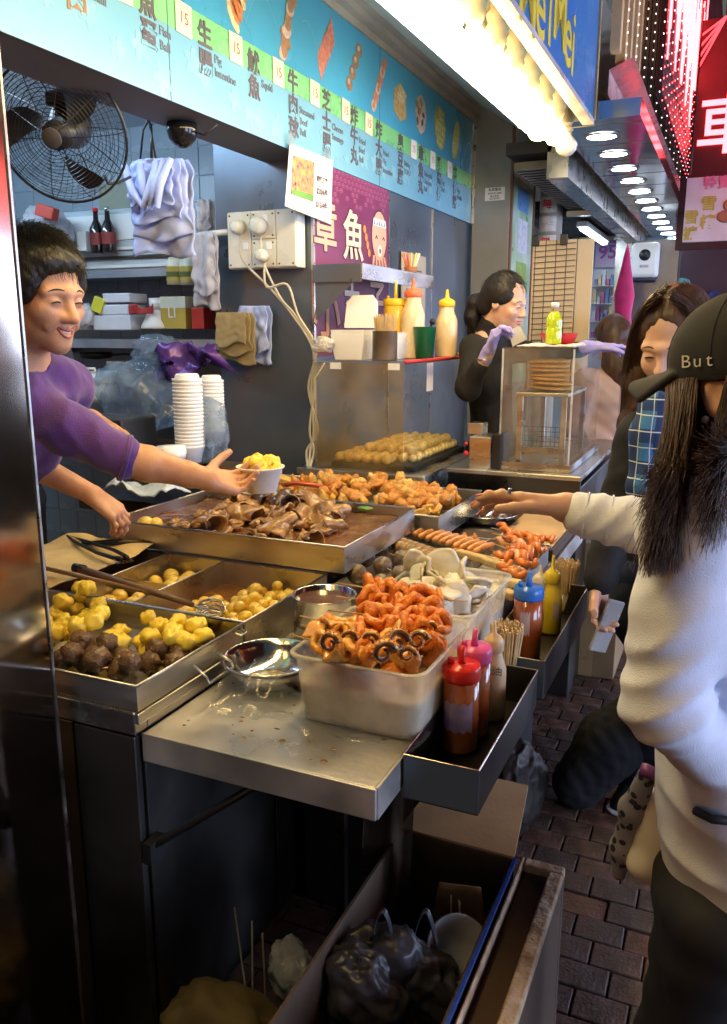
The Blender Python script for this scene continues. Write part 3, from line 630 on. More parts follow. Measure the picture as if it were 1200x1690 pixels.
# wire basket with dark pieces at the tray's left end (behind the served bowl)
bk = thing('wire_basket', 'perforated steel basket of fried slabs behind the served bowl', 'basket', tuple(pz(372, 790, .96)))
MB().box(-.09, .10, -.003, 0, 0, .05).box(-.09, .10, .13, .133, 0, .05).box(-.093, -.09, 0, .13, 0, .05).build('side', PERF, bk)
tag(MB().box(-.085, -.03, -.05, 0, 0, .04, b=.006).box(-.025, .03, -.055, -.005, 0, .042, b=.006).build('fried_slab', mat('brown_seaweed_slab', (.22, .14, .05), .5, var=.4, nscale=40, bump=.6), loc=tuple(pz(385, 812, .955))), 'pair of brown fried slabs behind the served bowl', 'fried slab')
for k, px in enumerate((455, 468)):
    tag(MB().box(-.026, .026, -.022, .022, -.012, .012, b=.005).build('fried_slab', FRYL, loc=tuple(pz(px, 780+k*12, 1.0)), rot=(.2, .3*k, .5)), ['pale fried tofu piece just right of the served bowl', 'second pale tofu piece right of the served bowl, lower'][k], 'fried tofu')

# ---- tray of skewers on the side shelf
kt = tray('skewer_tray', 'steel tray of brown sausages and dark meatball skewers on the side shelf', -.955, -.70, 1.84, 2.60, .806, .865, STEEL, STEELT)
rt = tray('prawn_skewer_tray', 'smaller steel tray of reddish skewers and pale tofu rolls', -.695, -.497, 1.96, 2.60, .806, .865, STEEL, STEELT)
def skewer(name, label, a, b, items, group=None, cat='skewer', tail=.05, r=.0016):
    """bamboo stick from a to b with its pieces as parts"""
    a, b = Vector(a), Vector(b); t = thing(name, label, cat, a, group=group); d = b-a
    MB().tube([-(d.normalized())*tail, d*1.02], r, 6).build('stick', BAMBOO, t)
    q = d.to_track_quat('X', 'Z')
    for u, me, s, rot in items:
        o = bpy.data.objects.new(me.name.split('.')[0], me); COL.objects.link(o); o.parent = t; o.location = d*u; o.rotation_mode = 'QUATERNION'
        from mathutils import Euler
        o.rotation_quaternion = q @ Euler(rot).to_quaternion(); o.scale = (s, s, s)
    return t
DB = [lump('meatball', .0300, .10, 3, 80+i, DBALL, 3) for i in range(4)]
drops = [((432, 898), (520, 905)), ((438, 906), (545, 918)), ((425, 922), (520, 938)), ((404, 968), (500, 950))]
sk = [((582, 891), (690, 905), 3), ((582, 899), (672, 930), 3), ((580, 912), (668, 925), 2), ((560, 967), (640, 955), 3)]
for k, (A, B, n) in enumerate((((625, 905), (675, 930), 2), ((607, 922), (668, 955), 3), ((585, 945), (640, 972), 2))):
    a = pz(A[0]-22, A[1]-10, .885); b = pz(B[0]+10, B[1]+2, .885)
    skewer('meatball_skewer', ['skewer of dark meatballs nearest the gravy tray', 'middle skewer of dark meatballs', 'front skewer of dark meatballs by the squid tub'][k], a, b, [((i+.7)/(n+.2), random.choice(DB), .95, (random.random()*6, 0, 0)) for i in range(n)], 'meatball skewers')
SGM = []
for i in range(3):
    mb = MB(); pts = [(-.05+.1*u, 0, .003*math.sin(u*3)) for u in [q/10 for q in range(11)]]; mb.tube(pts, [.006, .0105, .0115, .0115, .012, .0115, .012, .0115, .0115, .0105, .006], 10)
    me = mb.mesh('sausage'); me.materials.append(SAUS); SGM.append(me)
# thick sliced fish sausage rolls
for k in range(2):
    a = pz(650+k*6, 893+k*9, .885); b = pz(745, 925+k*9, .885); d = b-a
    t = thing('scored_fish_roll', ['long scored brown fish roll lying across the skewer tray', 'second scored fish roll, nearer the radish tub'][k], 'fish roll', a)
    for i in range(9):
        u0, u1 = i/9, (i+.93)/9; MB().tube([d*u0, d*(u0*.4+u1*.6), d*u1], [.020, .0225, .0195], 12).build('slice', [mat('brown_fish_roll', (.36, .22, .09), .45, var=.4, nscale=50, bump=.4, coat=.3)][0], t)
for k in range(12):
    p = pz(672+k*11.5, 872+k*3.0, .893); y = .06+random.uniform(-.02, .02)
    o = bpy.data.objects.new('sausage', SGM[k % 3]); COL.objects.link(o); o.location = p; o.rotation_euler = (0, -.15, math.radians(62)+random.uniform(-.06, .06)); o.scale = (.85, .95, .95)
    tag(o, 'orange brown sausage in the row at the back of the skewer tray', 'sausage', 'row of orange brown sausages')
for k, px in enumerate((602, 594)):
    a = pz(px, 866+k*18, .90); tag(MB().tube([a, pz(px+50, 880+k*16, .89)], .0018, 6).build('skewer_stick', BAMBOO), ['bamboo stick end resting on the gravy tray corner', 'bamboo stick end below the gravy tray corner'][k], 'skewer stick')
# small curled bits right of sausages
SB = [lump('fried_bit', .014, .3, 2, 90+i, FRY, 2, (1.5, 1, .7)) for i in range(3)]
drop('fried_bit', SB, [tuple(pz(760+random.uniform(-14, 26), 893+random.uniform(-8, 16), .875)) for _ in range(18)], 'small fried bit beside the sausage row', 'fried bit', 'fried bits beside the sausages')
# reddish prawn-like skewers
PRM = []
for i in range(3):
    mb = MB(); pts = [(.022*math.cos(a)-.0, .020*math.sin(a), .004*math.sin(a*3)) for a in [(-.3+q*.36) for q in range(9)]]; mb.tube(pts, [.004, .007, .0085, .009, .009, .0085, .0075, .006, .003], 8)
    me = mb.mesh('prawn'); me.materials.append(REDS if i < 2 else mat('pink_prawn_flesh', (.72, .36, .18), .3, var=.3, nscale=40, coat=.4)); PRM.append(me)
for k in range(6):
    a = pz(822+k*1-10*(k > 3), 874+k*9, .888); b = pz(905-k*9, 895+k*9, .888)
    skewer('prawn_skewer', ['reddish skewer at the very back of the smaller tray', 'reddish skewer just in front of the rearmost one', 'orange skewer in the rear half of the smaller tray', 'orange skewer in the middle of the smaller tray', 'orange skewer in the front half of the smaller tray', 'orange skewer nearest the pale tofu rolls'][k],
           a, b, [((i+.6)/6, random.choice(PRM), random.uniform(1.05, 1.4), (random.uniform(0, 6), random.uniform(-.4, .4), 0)) for i in range(6)], 'reddish skewers in the smaller tray', tail=.03)
for k, (A, B) in enumerate((((755, 912), (825, 930)), ((800, 925), (862, 945)), ((800, 955), (860, 965)), ((825, 975), (850, 985)))):
    a, b = pz(*A, .875), pz(*B, .875); o = MB().box(-.5*(b-a).length, .5*(b-a).length, -.014, .014, -.012, .012, b=.006).build('tofu_roll', TOFUM, loc=(a+b)/2); o.rotation_euler = (0, 0, math.atan2((b-a).y, (b-a).x))
    tag(o, ['long pale tofu roll left of the reddish skewers', 'pale tofu roll in front of the reddish skewers', 'pale tofu roll between the radish tub and the tray rim', 'short tofu roll nearest the blue-lidded bottle'][k], 'tofu roll')
# ---- plastic tubs
def tub(label, x0, x1, y0, y1, zb, zt, fill, tilt=0):
    t = thing('plastic_tub', label, 'tub', ((x0+x1)/2, (y0+y1)/2, zb)); W, D, H = (x1-x0)/2, (y1-y0)/2, zt-zb
    def ring(s, z, rr=.03):
        P_ = []
        for cx, cy, a0 in ((1, 1, 0), (-1, 1, 90), (-1, -1, 180), (1, -1, 270)):
            for q in range(5): a = math.radians(a0+q*22.5); P_.append((cx*(W*s-rr)+rr*math.cos(a), cy*(D*s-rr)+rr*math.sin(a), z))
        return P_
    rings = [ring(.90, .002), ring(.905, .004), ring(.93, H*.33), ring(.955, H*.66), ring(.985, H-.008), ring(.99, H-.001), ring(1.02, H), ring(1.025, H-.008)]
    vs = sum(rings, []); n = 20; fs = [(i*n+k, i*n+(k+1) % n, (i+1)*n+(k+1) % n, (i+1)*n+k) for i in range(len(rings)-1) for k in range(n)]+[tuple(range(n))[::-1]]
    MB().add(vs, fs, True).build('tub_wall', TUB, t)
    MB().tube([Vector(p) for p in ring(1.022, H-.003)]+[Vector(ring(1.022, H-.003)[0])], .0032, 6, cap=False).build('rim', TUB, t)
    if fill: MB().add(ring(.885, .006)+ring(.93, H*fill), [tuple(range(20))[::-1], tuple(range(20, 40))]+[(k, (k+1) % 20, 20+(k+1) % 20, 20+k) for k in range(20)]).build('liquid', mat('cloudy_marinade', (.66, .56, .40), .4, var=.1, sss=.3), t)
    return t
tub('clear plastic tub heaped with orange squid skewers at the front of the side shelf', -.735, -.462, 1.285, 1.60, .803, .945, .55)
tub('clear plastic tub of pale radish slices behind the squid tub', -.725, -.470, 1.625, 1.985, .803, .945, .5)
def bag_sheet(name, label, c, sx, sy, sz, seed, m=BAGC, cat='plastic bag', k=.3):
    """crumpled film draped as a closed crinkled sheet"""
    bm = bmesh.new(); bmesh.ops.create_icosphere(bm, subdivisions=5, radius=1)
    for v in bm.verts:
        q = v.co; n1 = noise.ridged_multi_fractal(q*1.7+Vector((seed, 0, 0)), 1, 2, 4, 1, 2)*.16; n2 = noise.noise(q*1.1+Vector((0, seed, 0)))*k
        s = 1+n1-.15+n2; v.co = Vector((q.x*sx*s, q.y*sy*s, max(-sz*.85, q.z*sz*s)))
    me = bpy.data.meshes.new(name); bm.to_mesh(me); bm.free(); o = link_mesh(name, me, m, loc=c, smooth=True); return tag(o, label, cat)
# plastic film under the front tub
p0 = [pz(418, 1118, .80), pz(480, 1090, .81)]
def film(u, v):
    x = -.90+.44*u; y = 1.235+.10*v+.02*math.sin(u*7); z = .806+.09*(1-u)**3*v+.012*abs(noise.noise(Vector((u*9, v*7, 1))))+.02*math.exp(-((v-.1)/.2)**2)*abs(math.sin(u*9+1))*(u > .15)
    return (x, y, z+.015*(1-u)*noise.noise(Vector((u*3, v*3, 7))))
tag(grid_mesh('plastic_film', 46, 16, film, BAGC), 'crumpled clear film spilling out from under the squid tub', 'plastic film')
tag(grid_mesh('plastic_film', 30, 18, lambda u, v: (-.885+.15*u, 1.30+.11*v, .812+.085*u+.05*v*(1-u)+.008*noise.noise(Vector((u*6, v*6, 3)))), BAGC), 'stiff clear film corner sticking out left of the squid tub', 'plastic film')
# squid skewers
def ring_me(seed, m, R=.017, r=.006, sq=.5):
    bm = bmesh.new(); n, k = 18, 8; vs = []; rr = random.Random(seed)
    for i in range(n):
        a = 2*math.pi*i/n; RR = R*(1+.12*math.sin(a*2+seed)+.06*math.sin(a*5))
        for j in range(k):
            b = 2*math.pi*j/k; q = r*(1+.18*math.sin(a*4+b+seed)); vs.append(((RR+q*math.cos(b))*math.cos(a), (RR+q*math.cos(b))*math.sin(a)*.9, q*math.sin(b)*1.1+.003*math.sin(a*2+seed)))
    fs = [(i*k+j, ((i+1) % n)*k+j, ((i+1) % n)*k+(j+1) % k, i*k+(j+1) % k) for i in range(n) for j in range(k)]
    me = bpy.data.meshes.new('squid_ring'); me.from_pydata(vs, [], fs); me.polygons.foreach_set('use_smooth', [True]*len(fs)); me.materials.append(m); return me
RG = [ring_me(i, ORSQ, random.uniform(.013, .018), random.uniform(.0058, .008)) for i in range(6)]; RY = [ring_me(i+9, YSQ, random.uniform(.012, .017), .0065) for i in range(3)]
def tentacle(seed, m=YSQ):
    mb = MB(); n = 22; pts = []; rs = []
    for i in range(n):
        u = i/(n-1); a = u*7.5; R = .021*(1-.72*u); pts.append((R*math.cos(a), R*math.sin(a), .004*math.sin(u*6+seed))); rs.append(.0075*(1-.6*u))
    mb.tube(pts, rs, 8); me = mb.mesh('tentacle'); me.materials.append(m); 
    mb2 = MB()
    for i in range(1, n-4):
        p = Vector(pts[i]); o = p.normalized(); 
        for s in (-.45, .45): mb2.ball(p+o*rs[i]*.95+Vector((0, 0, s*rs[i])), .0021, 1)
    m2 = mb2.mesh('suckers'); m2.materials.append(mat('sucker_orange', (.75, .30, .06), .35, var=.2)); mb3 = MB(); mb3.tube([(x*.93, y*.93, z+.0045) for x, y, z in pts], [r*.72 for r in rs], 8); m3 = mb3.mesh('dark_skin'); m3.materials.append(DSQ); return me, m2, m3
TEN = [tentacle(0), tentacle(3), tentacle(5, DSQ)]
def squid_skewer(label, A, B, zA, zB, kind, n):
    a, b = pz(*A, zA), pz(*B, zB); items = []
    for i in range(n):
        u = .12+.86*i/(n-1); me = random.choice(RG if kind == 'o' else (RY if random.random() < .6 else RG)); items.append((u, me, random.uniform(.85, 1.4), (random.uniform(-.6, .6), 1.57+random.uniform(-.7, .7), random.uniform(0, 6))))
    return skewer('squid_skewer', label, a, b, items, 'squid skewers in the front tub', tail=.055, r=.0018)
squid_skewer('orange squid ring skewer at the very back of the tub', (592, 968), (725, 990), .985, .975, 'o', 12)
squid_skewer('fat orange squid skewer second from the back', (595, 990), (722, 1008), .992, .985, 'o', 12)
squid_skewer('orange squid skewer in the middle with the darkest rings', (585, 1012), (728, 1028), .985, .975, 'o', 12)
squid_skewer('deep orange squid skewer just behind the yellow octopus', (600, 1030), (728, 1045), .975, .965, 'o', 10)
squid_skewer('short orange skewer at the right rim of the tub', (655, 1038), (730, 1062), .965, .955, 'o', 7)
squid_skewer('yellow octopus skewer behind the front one', (540, 1040), (650, 1062), .975, .965, 'y', 8)
squid_skewer('yellow octopus skewer at the front left of the tub', (520, 1058), (610, 1082), .965, .96, 'y', 7)
squid_skewer('yellow skewer lying along the left rim of the tub', (530, 1025), (590, 1040), .972, .972, 'y', 5)
SHEET = []
for i in range(3):
    o = grid_mesh('squid_flap', 12, 10, lambda u, v: ((u-.5)*.035, (v-.5)*.05*(1-.5*u), .012*math.sin(u*3+v*2+i)+.004*noise.noise(Vector((u*4, v*4, i)))), YSQ, thick=.005); SHEET.append(o.data); bpy.data.objects.remove(o)
for k, (px, py, z, s, me) in enumerate(((633, 1078, .975, 1.1, 0), (655, 1062, .985, 1.15, 0), (545, 1062, .985, .95, 0), (690, 1058, .975, .95, 1), (610, 1058, .985, .8, 1), (575, 1055, .98, .8, 0), (672, 1082, .965, .8, 1), (708, 1040, .975, .8, 0))):
    t = thing('octopus_tentacle', ['large curled tentacle with dark centre at the front of the tub', 'largest curled tentacle in the middle front', 'curled tentacle at the left of the tub', 'curled tentacle by the right rim of the tub', 'small tentacle coil between the big curls', 'small tentacle coil left of centre', 'small coil tucked under the front rim', 'orange coil at the right back of the tub'][k], 'octopus', tuple(pz(px, py, z)))
    for q, me_ in enumerate(TEN[me]):
        o = bpy.data.objects.new(me_.name.split('.')[0], me_); COL.objects.link(o); o.parent = t
    t.rotation_euler = (math.radians(62)+random.uniform(-.3, .3), random.uniform(-.2, .2), YAW+random.uniform(-.5, .5)); t.scale = (s, s, s)
for k, (px, py, z) in enumerate(((520, 1040, .975), (555, 1025, .99), (480+70, 1075, .965), (610, 1080, .965), (590, 1045, .985), (640, 1045, .985))):
    o = bpy.data.objects.new('squid_flap', SHEET[k % 3]); COL.objects.link(o); o.location = pz(px, py, z); o.rotation_euler = (random.uniform(-.6, .6), random.uniform(-.6, .6), random.uniform(0, 6)); o.scale = (1.1,)*3
    tag(o, ['pale octopus flap at the left end of the tub', 'yellow octopus flap at the left back of the heap', 'yellow octopus flap over the front left rim', 'yellow flap over the front rim', 'yellow flap in the middle of the heap', 'yellow flap behind the largest tentacle'][k], 'octopus')
# bits inside below to fill the tub
INB = [lump('squid_piece', .022, .5, 2, 120+i, ORSQ, 2, (1.2, 1, .7)) for i in range(3)]+[lump('squid_piece', .02, .5, 2, 130+i, YSQ, 2, (1.2, 1, .7)) for i in range(2)]
drop('squid_piece', INB, [(random.uniform(-.70, -.50), random.uniform(1.33, 1.56), random.uniform(.89, .945)) for _ in range(60)], 'orange squid piece under the skewers in the front tub', 'squid', 'loose squid pieces in the front tub')
# pale slices in tub two
PS = []
for i in range(4):
    o = grid_mesh('radish_slice', 12, 12, lambda u, v: ((u-.5)*.075*(1-.6*abs(v-.5)), (v-.5)*.07, .018*math.sin(u*2.6+i)+.012*math.cos(v*2.8)+.004*noise.noise(Vector((u*4, v*4, i*7)))), PALEF, thick=.008); PS.append(o.data); bpy.data.objects.remove(o)
drop('radish_slice', PS, [(random.uniform(-.695, -.505), random.uniform(1.66, 1.95), .90+random.uniform(0, .075)) for _ in range(46)], 'pale translucent radish slice heaped in the second tub', 'radish', 'pale slices in the second tub', .7, 1.05, 1.0)
for k, (A, B) in enumerate((((655, 912), (715, 935)), ((695, 960), (695, 935)), ((740, 990), (772, 992)))):
    tag(MB().tube([pz(*A, .975), pz(*B, .975+(.04 if k == 1 else 0))], .0018, 6).build('skewer_stick', BAMBOO), ['bamboo stick over the back of the radish tub', 'stick standing up in the radish tub', 'stick lying over the front of the radish tub'][k], 'skewer stick')
# ---- bowls, pot, ladle, tongs
def bowl(label, c, R, H, name='steel_bowl', m=BOWLM):
    t = thing(name, label, 'bowl', c)
    MB().lathe([(0, .003), (R*.55, .003), (R*.78, H*.35), (R*.93, H*.75), (R, H), (R*1.04, H+.001), (R*1.045, H-.002), (R*1.0, H-.003), (R*.95, H*.72), (R*.8, H*.3), (R*.57, 0), (0, 0)], 48).build('shell', m, t)
    return t
b1 = bowl('empty polished steel bowl on the side shelf left of the squid tub', (-.862, 1.435, .802), .104, .058)
MB().ball((0, 0, .004), .05, 3, (1.1, .8, .04), .5, 2, 3).build('residue', mat('green_oily_residue', (.30, .25, .08), .25, var=.5, nscale=60), b1)
b2 = bowl('small steel bowl under the customer\'s reaching hand', (-.795, 2.93, .845), .108, .04)
MB().lathe([(0, -.043), (.13, -.043), (.13, -.003), (0, -.003)], 24).build('stand', STEELD, b2)
pot = thing('sauce_pot', 'small straight steel pot half full of dark brown sauce', 'pot', (-.866, 1.70, .802))
MB().lathe([(0, 0), (.074, 0), (.0765, .004), (.0765, .116), (.080, .119), (.0795, .121), (.0745, .119), (.0745, .006), (0, .006)], 40).build('wall', BOWLM, pot)
MB().lathe([(0, .106), (.0743, .106)], 40, cap=False).build('sauce', mat('dark_hoisin', (.09, .03, .01), .15, var=.3, bump=.3, coat=.5), pot)
MB().lathe([(.0772, .048), (.078, .05), (.0772, .052)], 40, cap=False).build('ridge', STEEL, pot)
# wire spider ladle with long wooden handle
WOODH = mat('worn_wood_handle', (.16, .09, .05), .45, var=.4, nscale=12, stretch=(1, 1, 1), bump=.2)
ld = thing('wire_skimmer', 'wire skimmer with a long worn handle resting across the fish ball pan', 'skimmer', tuple(pz(345, 1000, .88)))
a = pz(125, 937, .935); b = pz(318, 998, .90); o0 = ld.location
MB().tube([a-o0, (a*.5+b*.5)-o0, b-o0], [.011, .0095, .007], 10).build('handle', WOODH, ld)
MB().tube([a-o0+Vector((-.005, 0, 0)), a-o0+Vector((.05, .0, -.002))*.6], [.0125, .0125], 10).build('grip', BLACK, ld)
cw = b-o0; cw = Vector((.012, .0, -.012)); wm = MB()
for k in range(7): wm.tube([(.037*math.cos(t)+.005, .037*math.sin(t)*math.cos(k*.45), -.010+.028*math.sin(t)*math.sin(k*.45)) for t in [2*math.pi*q/20 for q in range(21)]], .0014, 5)
for k in range(4): wm.tube([(.005+(.012+.006*k)*math.cos(t), (.012+.006*k)*math.sin(t), -.022+.003*k) for t in [2*math.pi*q/16 for q in range(17)]], .0014, 5)
wm.tube([b-o0-Vector((.03, 0, 0)), (.0, 0, -.01)], .004, 8); wm.build('wire_bowl', STEEL, ld)
a = pz(20, 925, .935); b = pz(300, 990, .905)
tag(MB().tube([a, (a+b)/2, b], [.007, .006, .005], 8).build('long_chopstick', mat('wet_wood_stick', (.28, .17, .09), .4, var=.3)), 'long thin wooden stick lying beside the skimmer handle', 'stick')
def tongs(label, A, B, z, open_=.03):
    a, b = pz(*A, z), pz(*B, z+.01); t = thing('tongs', label, 'tongs', a); d = b-a; n = Vector((-d.y, d.x, 0)).normalized()
    for s in (-1, 1):
        MB().tube([(0, 0, .0), d*.3+n*s*open_*.6, d*.7+n*s*open_, d*.92+n*s*open_*.7, d+n*s*open_*.3], [.005, .006, .006, .007, .009], 6).build('arm', BLACK if s < 0 else mat('blackened_steel', (.06, .05, .045), .35, .9, .3), t)
        for q in range(4): MB().tube([d*.93+n*s*(open_*.2+.005*q), d*1.02+n*s*(open_*.2+.006*q)+Vector((0, 0, -.01))], .0015, 5).build('tooth', STEEL, t)
    return t
tongs('black scalloped tongs hooked over the compartment pan, upper pair', (135, 897), (300, 890), .915)
tongs('black tongs lying with their jaws towards the front tray', (110, 885), (205, 922), .915, .025)
LC = mat('stained_cream_cloth', (.62, .45, .20), .85, var=.25, nscale=9, bump=.4)
def cl_f(u, v):
    x = -1.90+.34*u; y = 1.50+.42*v; return (x, y, .905+.006*noise.noise(Vector((x*14, y*14, 2)))+.02*max(0, v-.75)*math.sin(u*9)+.02*max(0, v-.8)*4)
tag(grid_mesh('counter_cloth', 40, 36, cl_f, LC, thick=.002), 'stained cream cloth spread on the counter behind the tongs', 'cloth')
tag(MB().box(-1.89, -1.735, 1.18, 1.98, .845, .90, b=.004).build('cutting_board', mat('pale_board', (.45, .36, .24), .6, var=.2)), 'thick pale board under the cream cloth at the left of the counter', 'board')
# served bowl
SBW = pX(430, 790, -1.05)
sb = thing('foam_bowl', 'white foam bowl of yellow fish balls being handed over', 'bowl', (SBW.x, SBW.y, SBW.z-.032))
MB().lathe([(0, 0), (.037, 0), (.040, .003), (.055, .058), (.060, .060), (.0605, .064), (.056, .064), (.052, .056), (.038, .006), (0, .006)], 40).build('cup_wall', FOAM, sb)
fbs = [((random.uniform(-.032, .032), random.uniform(-.032, .032), .055+random.uniform(0, .02))) for _ in range(16)]
for p in fbs:
    o = bpy.data.objects.new('fish_ball', random.choice(SM)); COL.objects.link(o); o.parent = sb; o.location = p; o.rotation_euler = (random.random()*6,)*3
# brown paper on the shelf by the reaching hand
tag(MB().box(-.70, -.50, 2.66, 3.18, .842, .848).build('brown_paper', CARD), 'flat sheet of brown card at the far end of the side shelf', 'card')
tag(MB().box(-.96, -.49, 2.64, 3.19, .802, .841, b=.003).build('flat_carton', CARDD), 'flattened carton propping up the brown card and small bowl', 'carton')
# ================================================================== SAUCE TROUGHS AND BOTTLES
def trough(label, x0, x1, y0, y1, zb, zt):
    t = thing('sauce_trough', label, 'trough', (x0, y0, zb)); w_, d_, h_ = x1-x0, y1-y0, zt-zb
    MB().box(0, w_, 0, d_, 0, .002).build('base', STEELD, t)
    MB().box(0, w_, 0, .002, .002, h_, b=.0006).build('front_wall', STEELW, t)
    MB().box(0, w_, d_-.002, d_, .002, h_).box(0, .002, .002, d_-.002, .002, h_).box(w_-.002, w_, .002, d_-.002, .002, h_).build('wall', STEELD, t)
    MB().tube([(0, 0, h_), (w_, 0, h_), (w_, d_, h_), (0, d_, h_), (0, 0, h_)], .0013, 4).build('bright_edge', STEEL, t); return t
trough('nearer steel trough hung on the side shelf holding red and pink lidded bottles', -.474, -.335, 1.235, 1.70, .728, .815)
trough('farther steel trough holding the blue lidded and yellow bottles', -.474, -.325, 1.72, 2.32, .735, .83)
def sauce_bottle(label, c, r, h, body, cap, spout=.055, name='sauce_bottle', neck=False, lab=None):
    t = thing(name, label, 'bottle', c)
    if not neck:
        MB().lathe([(0, 0), (r*.93, 0), (r, .006), (r, h*.45), (r*.985, h*.47), (r, h*.49), (r, h)], 32).build('body', body, t)
        MB().lathe([(r*1.02, h-.012), (r*1.06, h-.008), (r*1.06, h+.014), (r*.98, h+.019), (0, h+.021)], 32).build('lid', cap, t)
        MB().tube([(0, 0, h+.02), (0, 0, h+.02+spout*.4), (.001, 0, h+.02+spout)], [.0085, .0065, .0055], 12).build('spout', cap, t)
        MB().tube([(-r*.55, -r*.3, h+.02), (-r*.55, -r*.3, h+.032)], .006, 10).build('spout_cap', cap, t)
    else:
        MB().lathe([(0, 0), (r*.95, 0), (r, .006), (r, h*.62), (r*.97, h*.70), (r*.72, h*.84), (r*.66, h*.88), (r*.66, h)], 32).build('body', body, t)
        MB().lathe([(r*.72, h-.012), (r*.76, h-.010), (r*.74, h+.012), (r*.55, h+.02), (r*.2, h+.028), (r*.14, h+.028+spout*.7), (r*.10, h+.03+spout), (0, h+.031+spout)], 28).build('nozzle', cap, t)
    if lab:
        a0, a1 = lab[1]; nn = 12; mb = MB(); vs = []
        for i in range(nn+1):
            a = a0+(a1-a0)*i/nn; jag = .008*abs(math.sin(i*2.2))
            vs += [((r+.0006)*math.cos(a), (r+.0006)*math.sin(a), lab[2]-jag), ((r+.0006)*math.cos(a), (r+.0006)*math.sin(a), lab[3]+jag)]
        mb.add(vs, [(2*i, 2*i+2, 2*i+3, 2*i+1) for i in range(nn)]); mb.build('label', lab[0], t)
    return t
KET = mat('ketchup_in_clear_plastic', (.42, .11, .03), .16, col2=(.22, .05, .015), nscale=9, coat=.7, rvar=.05)
REDC = mat('red_cap_plastic', (.62, .025, .02), .3, var=.06); PNKC = mat('pink_cap_plastic', (.66, .09, .28), .3, var=.06); BLUC = mat('blue_cap_plastic', (.03, .14, .50), .3, var=.06); YELC = mat('yellow_squeeze_plastic', (.75, .55, .03), .32, var=.08); CRMB = mat('cream_squeeze_plastic', (.66, .48, .28), .35, var=.08, trans=.1)
LABP = mat('pale_bottle_label', (.42, .36, .45), .4, col2=(.20, .12, .35), nscale=20); 
z0 = .731; zz = .738
def at(px, py, z): p = pz(px, py, z); return p
c = at(762, 1108, .895); sauce_bottle('brown sauce bottle with red lid and red spout nearest the camera', (c.x, c.y, z0), .036, .162, KET, REDC, .035, lab=(LABP, (-2.3, -.6), .055, .105))
c = at(782, 1080, .905); sauce_bottle('dark sauce bottle with pink lid behind the red-lidded one', (c.x, c.y+.005, z0), .034, .172, KET, PNKC, .035)
c = at(815, 1062, .90); t_ = sauce_bottle('cream squeeze bottle with pale nozzle and printed characters', (c.x, c.y, z0), .029, .165, CRMB, CRMB, .025, neck=True)
text('lettering', '豉油', .022, INK, frameM((.006, -.0295, .118), (1, .1, 0), (0, 0, 1)), t_); text('lettering', '·····', .02, GREY, frameM((.008, -.0295, .08), (.6, 0, -.8), (.8, 0, .6)), t_)
c = at(873, 978, .905); sauce_bottle('dark red sauce bottle with bright blue lid and spout', (c.x, c.y, zz), .036, .165, KET, BLUC, .035, lab=(mat('faint_line_label', (.45, .33, .33), .4), (-1.9, -1.2), .07, .12))
c = at(912, 950, .90); sauce_bottle('yellow mustard squeeze bottle with yellow nozzle', (c.x, c.y, zz), .0295, .155, YELC, YELC, .035, neck=True, lab=(mat('mustard_label', (.5, .45, .45), .4), (-1.2, -.6), .05, .09))
c = at(894, 960, .89); sauce_bottle('pale squat squeeze bottle with bent dark spout between blue and yellow', (c.x-.01, c.y+.03, zz), .028, .14, CRMB, mat('pale_cream_cap', (.7, .62, .45), .35), .02, neck=True)
def sticks(label, c, R, n, L, seed, splay=.18, inner=.7):
    random.seed(seed); t = thing('skewer_cup', label, 'stick holder', c)
    MB().lathe([(0, 0), (R*.6, 0), (R*.62, .002), (R*.72, L*.42), (R*.70, L*.42), (R*.6, .003), (0, .003)], 24).build('cup', mat('clear_cup', (.35, .33, .28), .2, trans=.3), t)
    for i in range(n):
        a = random.random()*6.28; q = math.sqrt(random.random())*(R*inner) if i > n*.35 else R*inner
        z = L*(.94+random.random()*.1); k = 1+splay*2
        MB().tube([(q*.7*math.cos(a), q*.7*math.sin(a), .005), (q*k*math.cos(a), q*k*math.sin(a), z)], .0022, 5).build('stick', BAMBOO, t)
    return t
c = at(835, 1040, .89); sticks('bundle of bamboo sticks fanned out in a cup behind the cream bottle', (c.x, c.y+.01, z0), .038, 130, .165, 5)
c = at(925, 935, .885); sticks('tight bundle of bamboo sticks in the farther trough beyond the mustard', (c.x+.01, c.y+.04, zz), .042, 130, .15, 6)
random.seed(11)
# sauce drips and grease spots dried onto the shelf
mb = MB(); rs = random.Random(5)
for k in range(42):
    p = pz(rs.uniform(300, 640), rs.uniform(1120, 1260), .8005); 
    if not (-.95 < p.x < -.50 and 1.15 < p.y < 1.5): continue
    r = rs.choice((.002, .003, .004, .007)); mb.lathe([(r, 0), (r*.6, .0012), (0, .0014)], 9, c=(p.x, p.y, .8001), sx=rs.uniform(.6, 2), sy=rs.uniform(.6, 1.3), cap=False)
P(mb, 'sauce_drips', mat('dried_sauce', (.20, .10, .03), .25, var=.5), ct)['kind'] = 'stuff'
